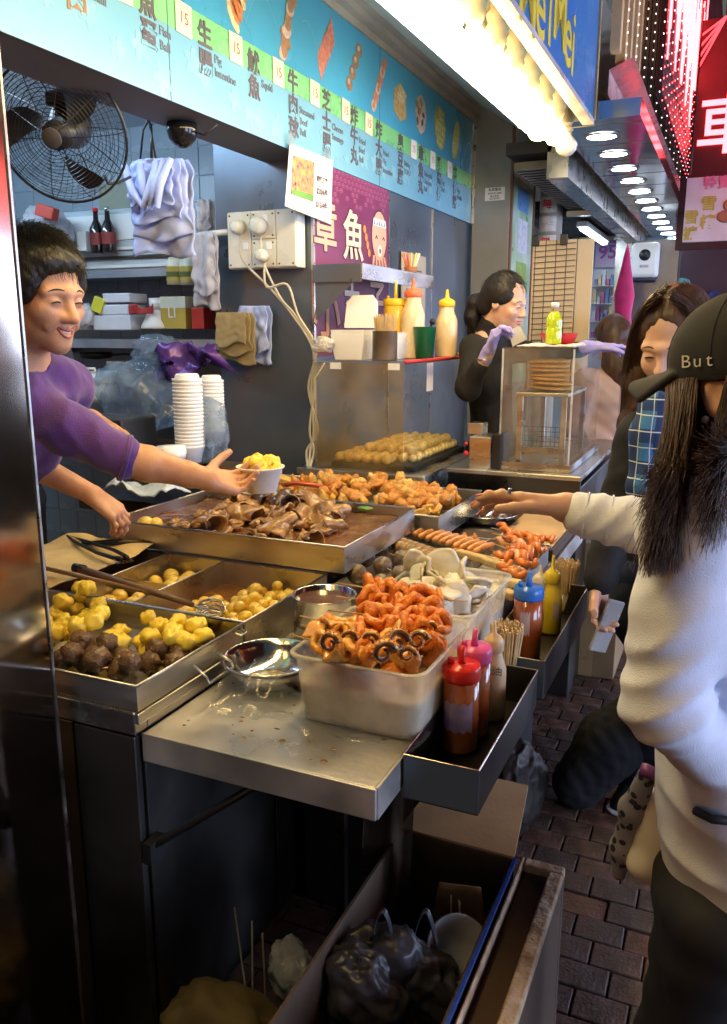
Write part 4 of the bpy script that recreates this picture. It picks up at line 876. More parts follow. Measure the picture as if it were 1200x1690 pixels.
# ================================================================== TAKOYAKI STAND
tk = thing('takoyaki_stand', 'steel takoyaki griddle stand with clear acrylic guard beside the column', 'food stand', (-1.38, 3.4, .84))
P(MB().box(-1.665, -1.085, 3.02, 3.86, .843, .985, b=.004), 'base_box', STEEL, tk)
P(MB().box(-1.54, -1.16, 3.10, 3.80, .986, 1.006, b=.003), 'griddle', BLACKM, tk)
P(MB().box(-1.60, -1.198, 3.072, 3.076, .987, 1.428), 'front_guard', SMEAR, tk)
P(MB().box(-1.197, -1.193, 3.077, 3.90, .987, 1.428), 'side_guard', CLEAR, tk)
P(MB().box(-1.62, -1.19, 3.06, 3.92, 1.4295, 1.437, b=.002), 'top_plate', CLEAR, tk)
P(MB().tube([(-1.188, 3.062, 1.434), (-1.172, 3.3, 1.434), (-1.172, 3.7, 1.434), (-1.188, 3.92, 1.434)], .008, 6), 'red_edge', mat('red_tape', (.55, .03, .03), .35), tk)
P(MB().tube([(-1.597, 3.0705, .99), (-1.597, 3.0705, 1.36), (-1.55, 3.0705, 1.425)], .003, 6), 'guard_edge', mat('cream_tape_edge', (.6, .5, .3), .4), tk)
for x in (-1.50, -1.24): P(MB().box(x-.025, x+.025, 3.068, 3.0715, 1.40, 1.427, b=.001), 'tape', WHITE, tk)
P(MB().box(-1.1925, -1.1915, 3.33, 3.41, 1.30, 1.42), 'note', PAPW, tk)
TKB = [lump('takoyaki_ball', .021, .06, 2.4, 150+i, mat('takoyaki_skin', (.86, .64, .26), .4, var=.25, nscale=60, bump=.35, coat=.2), 3) for i in range(4)]
pts = [(-1.51+.043*i+random.uniform(-.003, .003), 3.13+.045*j+random.uniform(-.003, .003), 1.022+random.uniform(0, .004)) for i in range(8) for j in range(15) if not (i > 5 and j < 2)]
drop('takoyaki_ball', TKB, pts, 'pale golden takoyaki ball in its row on the black griddle', 'takoyaki', 'takoyaki balls on the griddle')
drop('takoyaki_ball', TKB, [(-1.42+.05*i+random.uniform(-.006, .006), 3.24+.05*j, 1.056) for i in range(5) for j in range(10)], 'pale golden takoyaki ball in its row on the black griddle', 'takoyaki', 'takoyaki balls on the griddle')
# wall shelf on the banner
ws = thing('wall_shelf', 'narrow folded steel shelf fixed across the octopus banner', 'shelf', (-1.56, 3.6, 1.80))
P(MB().box(-1.664, -1.44, 3.196, 4.08, 1.822, 1.828), 'shelf_top', STEEL, ws)
P(MB().box(-1.664, -1.438, 3.188, 3.195, 1.755, 1.829, b=.001), 'end_plate', STEELW, ws)
P(MB().box(-1.439, -1.433, 3.196, 4.08, 1.765, 1.829, b=.001), 'front_lip', STEEL, ws)
P(MB().add([(-1.66, 3.20, 1.82), (-1.48, 3.20, 1.755), (-1.655, 3.20, 1.60), (-1.66, 3.205, 1.82), (-1.48, 3.205, 1.755), (-1.655, 3.205, 1.60)], [(0, 2, 1), (3, 4, 5), (0, 1, 4, 3), (1, 2, 5, 4), (2, 0, 3, 5)]), 'bracket', STEELW, ws)
st = thing('straw_jar', 'small basket of bright drinking straws on the wall shelf end', 'straws', (-1.52, 3.98, 1.829))
MB().lathe([(0, 0), (.028, 0), (.034, .04), (.032, .04), (.026, .003), (0, .003)], 16).build('basket', mat('wicker', (.3, .12, .05), .7, bump=.5), st)
for k in range(14):
    a = k*2.4; cc = [(.7, .65, .08), (.7, .05, .2), (.75, .25, .05), (.7, .6, .65), (.55, .08, .4)][k % 5]
    MB().tube([(.012*math.cos(a), .012*math.sin(a), .004), (.045*math.cos(a), .045*math.sin(a), .105)], .0035, 7).build('straw', mat('straw_%s' % ['lime', 'red', 'orange', 'pinkish_white', 'magenta'][k % 5], cc, .3), st)
# octopus banner
PLUM = mat('plum_print', (.20, .035, .11), .4, col2=(.13, .02, .075), nscale=1.3)
ob = thing('octopus_banner', 'plum banner with a smiling octopus and pale characters under the menu sign', 'banner', (-1.664, 3.62, 1.85))
P(MB().box(-1.667, -1.6625, 3.214, 4.03, 1.445, 2.246), 'sheet', PLUM, ob)
WAVE = mat('wave_print_pink', (.55, .16, .32), .5); PEACH = mat('peach_print', (.68, .36, .25), .5, var=.08); DKP = mat('dark_plum_outline', (.06, .02, .05), .5); CRP = mat('cream_print', (.66, .52, .38), .5, var=.1)
wvm = MB()
for j in range(6):
    for i in range(19):
        y, z = 3.24+i*.042+(.021 if j % 2 else 0), 2.225-j*.024
        if y > 4.02 or (j > 2 and (i*7+j*3) % (j+1) > 1): continue
        for R in (.020, .013, .006):
            pts = [(-1.6618, y+R*math.cos(t), z+R*math.sin(t)) for t in [math.pi*q/8 for q in range(9)]]
            for a, b in zip(pts[:-1], pts[1:]): wvm.add([a, b, (b[0], b[1]*1, b[2]+.0022), (a[0], a[1], a[2]+.0022)], [(0, 1, 2, 3)])
P(wvm, 'wave_pattern', WAVE, ob)
def bt_(ch, y, z, s, m, sx=1, bo=.004):
    o = text('lettering', ch, s, DKP, frameM((-1.6612, y, z), (0, 1, 0), (0, 0, 1)), bold=bo*2.4, th=.0008, sx=sx); PO(o, ob)
    o = text('lettering', ch, s, m, frameM((-1.6602, y, z), (0, 1, 0), (0, 0, 1)), bold=bo, th=.0008, sx=sx); PO(o, ob)
bt_('章', 3.31, 1.985, .23, PEACH); bt_('魚', 3.60, 1.97, .23, CRP)
bt_('小', 3.32, 1.63, .27, PEACH); bt_('丸', 3.60, 1.66, .23, CRP); bt_('子', 3.88, 1.68, .23, PEACH)
def bshape(pts, m, name, x): P(MB().poly([(x, y, z) for y, z in pts], .0008, (1, 0, 0)), name, m, ob)
el = lambda cy, cz, ry, rz, n=22, a0=0, a1=2*math.pi: [(cy+ry*math.cos(a0+(a1-a0)*q/n), cz+rz*math.sin(a0+(a1-a0)*q/n)) for q in range(n)]
bshape(el(3.905, 2.015, .098, .125), DKP, 'octopus_outline', -1.6614); bshape(el(3.905, 2.015, .09, .116), PEACH, 'octopus_head', -1.6605)
for k in range(5):
    y = 3.84+.032*k; bshape([(y-.013, 1.92), (y+.013, 1.92), (y+.02+.014*(k-2), 1.845), (y+.005+.014*(k-2), 1.835)], PEACH, 'octopus_arm', -1.6608)
bshape([(3.822, 2.06), (3.988, 2.06), (3.98, 2.095), (3.83, 2.095)], WHITE, 'headband', -1.6595); 
for k in range(5): bshape([(3.835+.03*k, 2.064), (3.85+.03*k, 2.064), (3.842+.03*k, 2.09)], mat('navy_print', (.04, .08, .3), .5), 'headband_mark', -1.6588)
bshape(el(3.91, 1.945, .022, .028), WHITE, 'mouth', -1.6595); bshape(el(3.91, 1.945, .010, .013), DKP, 'mouth', -1.6585)
for y in (3.865, 3.955): P(MB().tube([(-1.6592, y-.013, 2.0), (-1.6592, y, 2.015), (-1.6592, y+.013, 2.0)], .0025, 5), 'eye', DKP, ob)
for k in range(4): bshape(el(3.725+.018*k, 2.03-.035*k, .016, .019, 12), mat('orange_dot', (.6, .25, .05), .5), 'dot', -1.6605)
# price card hanging in front of the sign
pc = thing('hanging_price_card', 'white card with a food photo and prices hanging off the bottom of the menu sign', 'card', tuple(pX(478, 236, -1.64)))
A = [pX(*q, -1.645) for q in ((478, 236), (549, 265), (546, 370), (470, 340))]
oM = Vector(pc.location)
MB().poly([p-oM for p in A], .0012, (1, 0, 0)).build('paper', mat('white_card', (.72, .66, .62), .6, var=.04), pc)
B = [pX(*q, -1.6425) for q in ((484, 256), (519, 268), (517, 333), (480, 320))]; FP = mat('food_photo_print', (.62, .45, .08), .35, col2=(.12, .05, .12), nscale=38, detail=3)
MB().poly([p-oM for p in B], .0008, (1, 0, 0)).build('food_photo', FP, pc)
g_ = [pX(*q, -1.6415) for q in ((484, 312), (517, 322), (517, 332), (481, 320))]; MB().poly([p-oM for p in g_], .0005, (1, 0, 0)).build('food_photo', mat('leaf_green_print', (.12, .30, .05), .4), pc)
for k, (s_, px, py, sz) in enumerate((('煎釀三寶', 532, 298, .026), ('$20/6件', 532, 318, .032), ('$15/4件', 531, 340, .032))):
    p = pX(px, py, -1.6425); text('lettering', s_, sz, INK, frameM(p-oM, (0, 1, 0), (0, 0, 1)), pc, th=.0006, bold=.0008)
for k in range(2): q = pX(482+k*60, 232+k*27, -1.641); MB().box(-.0004, .0004, -.03, .03, -.02, .03).build('clear_tape', glassy('tape', (1, 1, 1), .25), pc, loc=q-oM)
# ---- socket plates on the column
SOCK = mat('ivory_socket_plastic', (.62, .60, .52), .3, var=.05)
sk_ = thing('power_socket_box', 'ivory power socket box with switches on the steel column', 'socket', (-1.87, 3.19, 1.93))
MB().box(-.165, .175, -.075, 0, -.115, .12, b=.006).build('back_box', SOCK, sk_)
for i, (x0, x1, z0_, z1_) in enumerate(((-.16, -.045, -.11, .115), (-.04, .075, .005, .115), (-.04, .075, -.11, .0), (.08, .17, -.11, .115))):
    f = MB().box(x0, x1, -.082, -.0755, z0_, z1_, b=.002).build('face_plate', SOCK, sk_)
    for sx, sz in ((x0+.012, z1_-.012), (x1-.012, z1_-.012), (x0+.012, z0_+.012), (x1-.012, z0_+.012)): MB().lathe([(0, 0), (.004, 0), (.004, .0015), (0, .002)], 10, M=Matrix.Translation((sx, -.0822, sz)) @ Matrix.Rotation(math.pi/2, 4, 'X')).build('screw', STEELD, f)
for (x, z) in ((-.07, -.02), (.03, .09), (.045, -.02)): MB().box(x-.012, x+.012, -.088, -.0825, z-.018, z+.012, b=.002).build('switch', WHITE, sk_)
CAB = mat('cream_cable', (.55, .50, .38), .4, var=.05)
plugs = [(-.095, .055, .030), (.005, .055, .036), (.02, -.065, .026)]
for k, (x, z, r) in enumerate(plugs):
    t = thing('power_plug', ['round white plug at the left of the socket box', 'largest round white plug in the middle of the socket box', 'small white plug low on the socket box'][k], 'plug', (-1.87+x, 3.19-.083, 1.93+z))
    MB().lathe([(r, 0), (r, .02), (r*.85, .045), (r*.5, .05), (0, .05)], 20, M=Matrix.Rotation(math.pi/2, 4, 'X')).build('plug_body', SOCK, t)
    e0 = Vector((-1.87+x, 3.12, 1.93+z-r)); tgt = [(440, 520), (455, 500), (500, 520)][k]
    path = [e0+Vector((0, -.01, .01)), e0+Vector((.005, -.01, -.10)), pY([448, 462, 474][k], [478, 490, 470][k], 3.12), pY([483, 487, 492][k], 520, 3.13), pY(516+k*3, 575, 3.15), pY(519-k*5, 640, 3.15), pY(511+k*7, 710, 3.14), pY(518-k*6, 745, 3.12), pY(505+k*4, 790, 3.02)]
    # smooth the path
    sm = []
    for i in range(len(path)-1):
        p_0 = path[max(i-1, 0)]; p1, p2 = path[i], path[i+1]; p3 = path[min(i+2, len(path)-1)]
        for q in range(6):
            u = q/6; sm.append(.5*((2*p1)+(-p_0+p2)*u+(2*p_0-5*p1+4*p2-p3)*u*u+(-p_0+3*p1-3*p2+p3)*u**3))
    tag(MB().tube(sm+[path[-1]], .0055, 8).build('power_cable', CAB), ['cream cable from the left plug twisting down the column', 'cream cable from the middle plug joining the bundle', 'cream cable from the low plug, rightmost of the bundle'][k], 'cable')
tag(MB().tube([pY(330, 388, 3.15), pY(385, 382, 3.15)], .014, 10).build('conduit_pipe', WHITE), 'short white conduit pipe entering the socket box from the left', 'pipe')
bg_ = bag_sheet('knotted_bag', 'small white knotted plastic scrap tied to the cables', pY(533, 570, 3.06), .045, .03, .035, 3, mat('white_film', (.6, .57, .52), .4, trans=.2), 'plastic bag'); 
# items on the takoyaki top
ZT = 1.438
def boxpt(px, py, z): return pz(px, py, z)
fb_ = thing('foam_takeaway_box', 'open white foam takeaway box at the left of the takoyaki guard top', 'box', (-1.46, 3.16, ZT))
mb = MB(); 
def frust(mb, x0, x1, y0, y1, z0, z1, f, th=.003):
    a = [(x0*f, y0*f, z0), (x1*f, y0*f, z0), (x1*f, y1*f, z0), (x0*f, y1*f, z0)]; b = [(x0, y0, z1), (x1, y0, z1), (x1, y1, z1), (x0, y1, z1)]
    c_ = [(x*.93, y*.93, z) for x, y, z in b]; d_ = [(x*.93, y*.93, z+th) for x, y, z in a]
    mb.add(a+b+c_+d_, [(0, 3, 2, 1)]+[(i, (i+1) % 4, 4+(i+1) % 4, 4+i) for i in range(4)]+[(4+i, 4+(i+1) % 4, 8+(i+1) % 4, 8+i) for i in range(4)]+[(8+i, 8+(i+1) % 4, 12+(i+1) % 4, 12+i) for i in range(4)]+[(12, 13, 14, 15)])
for k in range(3):
    mb = MB(); frust(mb, -.075, .075, -.065, .065, .018*k, .018*k+.085, .8); mb.build('tray_base', FOAM, fb_)
mb = MB(); mb.add([(-.075, .068, .13), (.075, .068, .13), (.07, .085, .235), (.045, .09, .265), (-.045, .09, .265), (-.07, .085, .235)]+[(-.075, .080, .128), (.075, .080, .128), (.07, .097, .235), (.045, .102, .265), (-.045, .102, .265), (-.07, .097, .235)], [tuple(range(6)), tuple(range(6, 12))[::-1]]+[(i, 6+i, 6+(i+1) % 6, (i+1) % 6) for i in range(6)]); mb.build('lid', FOAM, fb_)
hs = thing('foam_box_stack', 'low stack of white foam boxes right behind the open one', 'boxes', (-1.36, 3.30, ZT)); 
for k in range(3): mb = MB(); frust(mb, -.07, .07, -.06, .06, .02*k, .02*k+.07, .82); mb.build('box', FOAM, hs)
br = thing('stick_can', 'brown tin can packed with short bamboo sticks on the takoyaki guard top', 'can', (-1.305, 3.13, ZT))
MB().lathe([(0, 0), (.050, 0), (.051, .002), (.051, .115), (.053, .117), (.048, .117), (.048, .004), (0, .004)], 32).build('can', mat('aged_tin', (.28, .22, .15), .4, .7, .3, nscale=10), br)
for k in range(70):
    a = random.random()*6.28; q = .044*math.sqrt(random.random()); MB().tube([(q*.8*math.cos(a), q*.8*math.sin(a), .01), (q*1.25*math.cos(a), q*1.2*math.sin(a), .165+random.uniform(0, .02))], .0018, 4).build('stick', BAMBOO, br)
YB = mat('mustard_in_clear_bottle', (.72, .42, .05), .3, var=.08, coat=.3); MAYO = mat('mayonnaise_bottle', (.74, .58, .36), .32, var=.06, coat=.3)
def sq(label, x, y, r, h, body, cap, nz): return sauce_bottle(label, (x, y, ZT), r, h, body, cap, nz, neck=True)
sauce_bottle('amber squeeze bottle with flat yellow lid and thin spout', (-1.375, 3.42, ZT), .052, .235, YB, mat('yellow_cap', (.80, .50, .03), .35), .075)
sq('tall pale squeeze bottle with red tipped nozzle, middle of the three', -1.285, 3.40, .052, .27, MAYO, mat('orange_red_cap', (.75, .14, .06), .35), .035)
sq('pale squeeze bottle with yellow cone nozzle, rightmost of the three', -1.205, 3.62, .050, .235, MAYO, mat('yellow_cap', (.8, .5, .03), .35), .035)
gc = thing('green_plastic_cup', 'dark green plastic cup holding a dark brush', 'cup', (-1.215, 3.36, ZT)); MB().lathe([(0, 0), (.038, 0), (.049, .132), (.052, .134), (.048, .134), (.036, .004), (0, .004)], 28).build('cup_wall', mat('green_plastic', (.01, .16, .06), .35, var=.1), gc); MB().tube([(0, 0, .01), (.02, .03, .15)], .006, 8).ball((.022, .033, .155), .014, 2).build('brush', BLACK, gc)
tag(MB().box(-.05, .05, -.02, .02, 0, .018, b=.006).build('wooden_block', mat('pale_wood', (.5, .33, .14), .5), loc=(-1.215, 3.86, ZT)), 'small pale wooden brush handle at the right end of the guard top', 'brush')
# ================================================================== WAFFLE COUNTER AND ACRYLIC CABINET
c2 = thing('waffle_counter', 'second steel counter along the street carrying the acrylic waffle cabinet', 'counter', (-.7, 3.6, 0))
P(MB().box(-.86, -.52, 3.30, 4.4, .02, .93, b=.004), 'cabinet', STEELD, c2)
P(MB().box(-.88, -.50, 3.20, 4.42, .978, .997, b=.003).box(-1.06, -.882, 3.2, 3.62, .978, .997, b=.003), 'worktop', STEEL, c2)
P(MB().box(-1.05, -.505, 3.215, 3.235, .90, .977), 'apron', STEELD, c2)
ac = thing('acrylic_cabinet', 'scratched clear acrylic display cabinet with folded egg waffles inside', 'cabinet', (-.70, 3.5, .998))
Y0, Y1, X0, X1, Zb, Zt = 3.27, 3.97, -.847, -.563, .999, 1.485
P(MB().box(X0, X1, Y0, Y0+.005, Zb, Zt-.001), 'front_sheet', CLEAR, ac); P(MB().box(X1-.005, X1, Y0+.006, Y1, Zb, Zt-.001), 'side_sheet', CLEAR, ac); P(MB().box(X0, X0+.005, Y0+.006, Y1, Zb, Zt-.001), 'side_sheet', SMEAR, ac)
P(MB().box(X0-.004, X1+.004, Y0-.004, Y1, Zt, Zt+.006), 'top_sheet', CLEAR, ac)
P(MB().box(X0-.01, X1+.012, Y0-.012, Y0-.002, Zb, Zb+.03).box(X1+.004, X1+.012, Y0-.001, Y1, Zb, Zb+.03), 'base_trim', STEEL, ac)
for x, y in ((X1-.001, Y0-.001), (X0+.001, Y0-.001)): P(MB().box(x-.0035, x+.0035, y-.004, y+.0, Zb, Zt), 'edge_strip', TUB, ac)
fr = thing('waffle_rack', 'steel framed warming rack inside the acrylic cabinet', 'rack', (-.69, 3.5, .999))
fx0, fx1, fy0, fy1, fz = -.780, -.602, 3.325, 3.78, 1.295
for x in (fx0, fx1):
    for y in (fy0, fy1): P(MB().box(x-.010, x+.010, y-.010, y+.010, .999, fz), 'post', STEEL, fr)
P(MB().box(fx0-.017, fx1+.017, fy0-.017, fy1+.017, fz+.001, fz+.015, b=.002), 'top_plate', STEEL, fr); P(MB().box(fx0+.012, fx1-.012, fy0-.008, fy0+.008, 1.06, 1.085), 'crossbar', STEEL, fr)
for k in range(9): P(MB().tube([(fx0+.017+k*.018, fy0+.017, 1.09), (fx0+.017+k*.018, fy0+.017, 1.17)], .0011, 4), 'grid_wire', STEELD, fr)
for k in range(5): P(MB().tube([(fx0+.012, fy0+.016, 1.09+k*.02), (fx1-.012, fy0+.016, 1.09+k*.02)], .0011, 4), 'grid_wire', STEELD, fr)
WF = mat('golden_waffle', (.66, .38, .08), .5, col2=(.40, .18, .03), nscale=60, bump=.9, bscale=110, bdist=.006)
for k in range(7):
    o = MB().lathe([(0, -.007), (.072, -.008), (.086, -.004), (.090, .0), (.086, .004), (.072, .008), (0, .007)], 30, sx=1.0, sy=.9).build('folded_waffle', WF, loc=(-.69+random.uniform(-.01, .01), 3.43, fz+.030+k*.0180), rot=(random.uniform(-.04, .04), random.uniform(-.05, .05), k))
    tag(o, ['bottom', 'second lowest', 'third lowest', 'middle', 'third from top', 'second from top', 'topmost'][k]+' folded golden waffle in the cabinet stack', 'waffle', 'waffle stack')
tag(grid_mesh('white_towel', 24, 18, lambda u, v: (-.80+.23*u, 3.30+.28*v, Zt+.012+.010*abs(noise.noise(Vector((u*5, v*5, 1))))+.006*math.sin(u*9)*v), mat('white_towel_cloth', (.66, .6, .55), .9, bump=.4), thick=.006), 'white folded towel on top of the acrylic cabinet', 'towel')
jb = thing('lime_juice_bottle', 'clear bottle of bright green liquid standing on the cabinet towel', 'bottle', tuple(pY(913, 568, 3.40)))
LIM = mat('lime_liquid', (.42, .52, .02), .12, var=.06, coat=.5)
MB().lathe([(0, 0), (.029, 0), (.032, .004), (.032, .06), (.030, .065), (.032, .07), (.032, .099), (.026, .116), (.015, .129)], 28).build('liquid', LIM, jb); MB().lathe([(.015, .129), (.015, .145)], 20).build('neck', CLEAR, jb); MB().lathe([(.0165, .145), (.0165, .164), (0, .165)], 20).build('cap', WHITE, jb)
rb = thing('red_plastic_bowl', 'red plastic bowl behind the lime bottle', 'bowl', tuple(pY(922, 568, 3.56))); MB().lathe([(0, 0), (.06, 0), (.078, .043), (.080, .045), (.076, .043), (.058, .004), (0, .004)], 32).build('bowl_wall', mat('red_bowl_plastic', (.62, .03, .035), .35), rb)
mc = thing('waffle_iron', 'small steel and black waffle iron beside the cabinet', 'waffle iron', tuple(pY(808, 770, 3.30)))
MB().box(-.073, .02, -.06, .10, 0, .13, b=.003).build('steel_case', STEEL, mc); MB().box(.021, .060, -.06, .10, 0, .145, b=.004).build('black_case', BLACK, mc); MB().box(-.10, -.035, .0, .08, .131, .18, b=.003).build('hopper', STEEL, mc); MB().ball((-.085, -.065, .06), .011, 2).ball((-.085, -.065, .10), .008, 2).build('knob', mat('red_cap_plastic', (.6, .03, .02)), mc)
# condiment bits near the hand
for k in range(3):
    sh = thing('pepper_shaker', ['leftmost small glass shaker at the end of the fried tray', 'middle small glass shaker at the end of the fried tray', 'rightmost small glass shaker by the waffle counter'][k], 'shaker', tuple(pz(762+k*14, 812-k*5, .86)), group='small glass shakers')
    MB().lathe([(0, 0), (.018, 0), (.018, .045), (.012, .055)], 16).build('glass_body', mat('dark_pepper_glass', (.07, .045, .06), .12, coat=.6), sh); MB().lathe([(.014, .055), (.015, .068), (0, .074)], 16).build('metal_top', BOWLM, sh)
# ================================================================== KITCHEN THINGS
def hang_bag(label, px0, py0, px1, py1, y, m, seed, name='bundle_of_bags', cat='bags', depth=.05, layers=1):
    t = thing(name, label, cat, tuple(pY((px0+px1)/2, py0, y))); o = Vector(t.location); W = (pY(px1, py0, y)-pY(px0, py0, y)).length/2; H = o.z-pY(px0, py1, y).z
    for L_ in range(layers):
        f0 = 1-.18*L_*(layers > 1)
        me = grid_mesh('bag_layer', 26, 26, lambda u, v: ((u-.5)*2*W*(1-.10*L_+.03*math.sin(v*7+L_))*(.86+.14*min(1, v*6)) + .012*noise.noise(Vector((v*5, L_, 3))), -.022*L_+depth*.35*math.sin(u*8+seed+L_*2+v*2)*(.35+.65*v)*.5+.3*depth*noise.noise(Vector((u*5, v*6, seed+L_))), -v*H*f0+.014*math.sin(u*6+L_*1.7)*v), m, t, thick=.003)
    return t
LAV = mat('lavender_bag_plastic', (.40, .49, .82), .4, var=.08, nscale=6, bump=.25, bscale=30)
hb_ = hang_bag('thick bundle of lavender plastic bags hanging from the sign rail', 216, 268, 318, 425, 2.62, LAV, 2, layers=4, depth=.07)
MB().tube([(-.05, -.06, .0), (-.03, -.06, .10), (-.01, -.05, .14), (0, -.03, .16)], .004, 6).tube([(.0, -.06, -.02), (.0, -.05, .12)], .005, 6).tube([(.02, -.06, 0), (-.01, -.05, .14)], .004, 6).build('hook', BLACK, hb_)
for k in range(3): MB().tube([(-.09+.07*k, -.10, -.02), (-.05+.05*k, -.11, -.12), (-.0+.03*k, -.12, -.17), (.03+.02*k, -.11, -.10), (.05+.03*k, -.09, -.01)], [.012, .018, .014, .016, .010], 8).build('bag_handle', LAV, hb_)
bb_ = hang_bag('bundle of brown paper bags hanging on the side of the column', 358, 516, 420, 598, 3.12, mat('brown_kraft_paper', (.32, .24, .11), .8, var=.08, bump=.3, bscale=40), 4, name='paper_bags', layers=3, depth=.012)
lb_ = hang_bag('pale lavender bag hanging just behind the brown paper bags', 395, 505, 448, 598, 3.17, LAV, 7, name='plastic_bag_bundle', layers=2)
MB().tube([(-.03, -.03, .03), (-.02, -.03, .0)], .004, 6).build('hook', BLACK, bb_)
rice = hang_bag('long clear bag hanging from the white conduit by the column', 318, 385, 360, 508, 3.10, mat('milky_bag', (.6, .6, .66), .35, trans=.3, bump=.2), 9, name='clear_bag', cat='plastic bag', layers=2)
hang_bag('rumpled clear bag tied above the conduit at the column edge', 326, 330, 352, 395, 3.3, mat('milky_bag', (.6, .6, .66)), 12, name='clear_bag', cat='plastic bag', layers=2)
# hanging fan
fn_ = thing('ceiling_fan_cage', 'black caged fan hanging at the top left of the stall', 'fan', (-1.975, 2.1, 2.155))
fc = Vector(fn_.location); CG = MB(); FM = Matrix.Rotation(math.radians(20), 4, 'Z') @ Matrix.Rotation(math.radians(115), 4, 'X')
BWIRE = mat('black_fan_wire', (.03, .03, .032), .3, .3, .3)
def cagept(r, z): return (r, z)
for k in range(16):
    r = .03+.0118*k; z = .075*math.sqrt(max(0, 1-(r/.225)**2)); CG.tube([FM @ Vector((r*math.cos(t), r*math.sin(t), z)) for t in [2*math.pi*q/40 for q in range(41)]], .0013, 4, cap=False)
    if k % 2 == 1: CG.tube([FM @ Vector((r*math.cos(t), r*math.sin(t), -z*1.1)) for t in [2*math.pi*q/40 for q in range(41)]], .0013, 4, cap=False)
CG.tube([FM @ Vector((.225*math.cos(t), .225*math.sin(t), 0)) for t in [2*math.pi*q/48 for q in range(49)]], .005, 6, cap=False)
CG.build('cage_rings', BWIRE, fn_); CG = MB()
for k in range(10):
    a = 2*math.pi*k/10
    for s_ in (1, -1): CG.tube([FM @ Vector((r*math.cos(a), r*math.sin(a), s_*.075*math.sqrt(max(0, 1-(r/.225)**2)))) for r in [.225*q/10 for q in range(1, 11)]], .0016, 4)
for k in range(60):
    a = 2*math.pi*k/60; CG.tube([FM @ Vector((r*math.cos(a), r*math.sin(a), -.0825*math.sqrt(max(0, 1-(r/.225)**2)))) for r in [.09, .14, .18, .21, .225]], .0010, 3)
CG.build('cage_spokes', BWIRE, fn_)
MB().lathe([(0, .078), (.030, .078), (.034, .074), (0, .070)], 24, M=FM).build('badge', mat('dusty_badge', (.05, .045, .045), .5), fn_)
MB().lathe([(0, .05), (.045, .045), (.05, -.02), (.06, -.05), (.075, -.10), (.05, -.17), (0, -.18)], 24, M=FM).build('motor', BLACK, fn_)
for k in range(3):
    a = 2*math.pi*k/3+.5; mb = MB(); vs = []
    for i in range(8):
        for j in range(5):
            u, v = i/7, j/4; r = .045+.15*u; wdt = (.35+.55*math.sin(u*2.6))*.8; ang = a+(v-.5)*wdt+u*.5; vs.append(FM @ Vector((r*math.cos(ang), r*math.sin(ang), (v-.5)*.055)))
    mb.add(vs, [(i*5+j, (i+1)*5+j, (i+1)*5+j+1, i*5+j+1) for i in range(7) for j in range(4)], True); mb.build('blade', BLACK, fn_)
MB().tube([FM @ Vector((0, 0, -.12)), (.0, .05, .12), (.0, .05, .45)], .012, 8).box(-.06, .06, .0, .1, .09, .14, b=.01).build('mount', BLACK, fn_)
fn_.scale = (.93, .93, .93)
tag(MB().tube([pY(172, 290, 2.25), pY(178, 303, 2.25), pY(195, 302, 2.3), pY(215, 292, 2.4)], .005, 6).build('fan_cord', BLACK), 'short black cord running from the fan to the bag bundle', 'cord')
cm = thing('dome_camera', 'small black dome camera under the sign soffit', 'camera', tuple(pz(300, 204, 2.246))); MB().lathe([(0, 0), (.052, 0), (.052, -.025), (.045, -.05), (.03, -.068), (.012, -.078), (0, -.08)][::-1], 28).build('dome', mat('black_gloss_dome', (.01, .01, .012), .12), cm)
MB().tube([(.05, 0, -.03), (.09, .0, -.045), (.13, .02, -.01)], .003, 6).build('wire', BLACK, cm)
# things standing on the kitchen shelves; positions measured on the wall plane
def shelf_item(name, label, cat, px, py, y): p = pY(px, py, y); return thing(name, label, cat, tuple(p)), p
for k, (px, c_) in enumerate(((162, (.02, .01, .01)), (181, (.02, .01, .012)), (176, (.02, .015, .012)))):
    t, p = shelf_item('soy_sauce_bottle', ['dark soy sauce bottle with red cap on the upper shelf', 'dark bottle with metal cap, right end of the bottle group', 'dark bottle between the other two, set back'][k], 'bottle', px, 418-k, 3.50+.08*(k == 2))
    MB().lathe([(0, 0), (.034, 0), (.036, .005), (.036, .12), (.014, .165), (.012, .21)], 20).build('glass', mat('dark_glass', (.015, .01, .01), .08, coat=.6), t); MB().lathe([(.014, .205), (.015, .225), (0, .226)], 16).build('cap', REDC if k == 0 else BOWLM, t)
    MB().lathe([(.0365, .04), (.0365, .10)], 20, cap=False).build('label', mat('maroon_label', (.22, .03, .03), .5), t)
t, p = shelf_item('white_carton', 'small white carton left of the sauce bottles', 'carton', 142, 415, 3.5); MB().box(-.03, .03, -.03, .03, 0, .10, b=.003).build('body', WHITE, t)
t, p = shelf_item('olive_cabinet_box', 'drab olive box behind the bottles on the upper shelf', 'box', 205, 412, 3.62); MB().box(-.10, .12, -.06, .06, 0, .32, b=.006).build('body', mat('olive_box', (.22, .24, .18), .6), t)
bag_sheet('clear_bag_bundle', 'crumpled clear bag with a red printed pack on the upper shelf', pY(75, 378, 3.4), .14, .10, .11, 5, mat('milky_bag', (.6, .6, .66)), 'plastic bag')
tag(MB().box(-.05, .05, -.03, .03, -.03, .03, b=.006).build('red_packet', mat('red_packet', (.5, .06, .04), .4), loc=pY(78, 350, 3.3), rot=(0, .3, .2)), 'small red and white packet inside the rumpled bag', 'packet')
CANW = mat('white_can_label', (.62, .62, .5), .35); CANY = mat('yellow_can_label', (.45, .33, .06), .35)
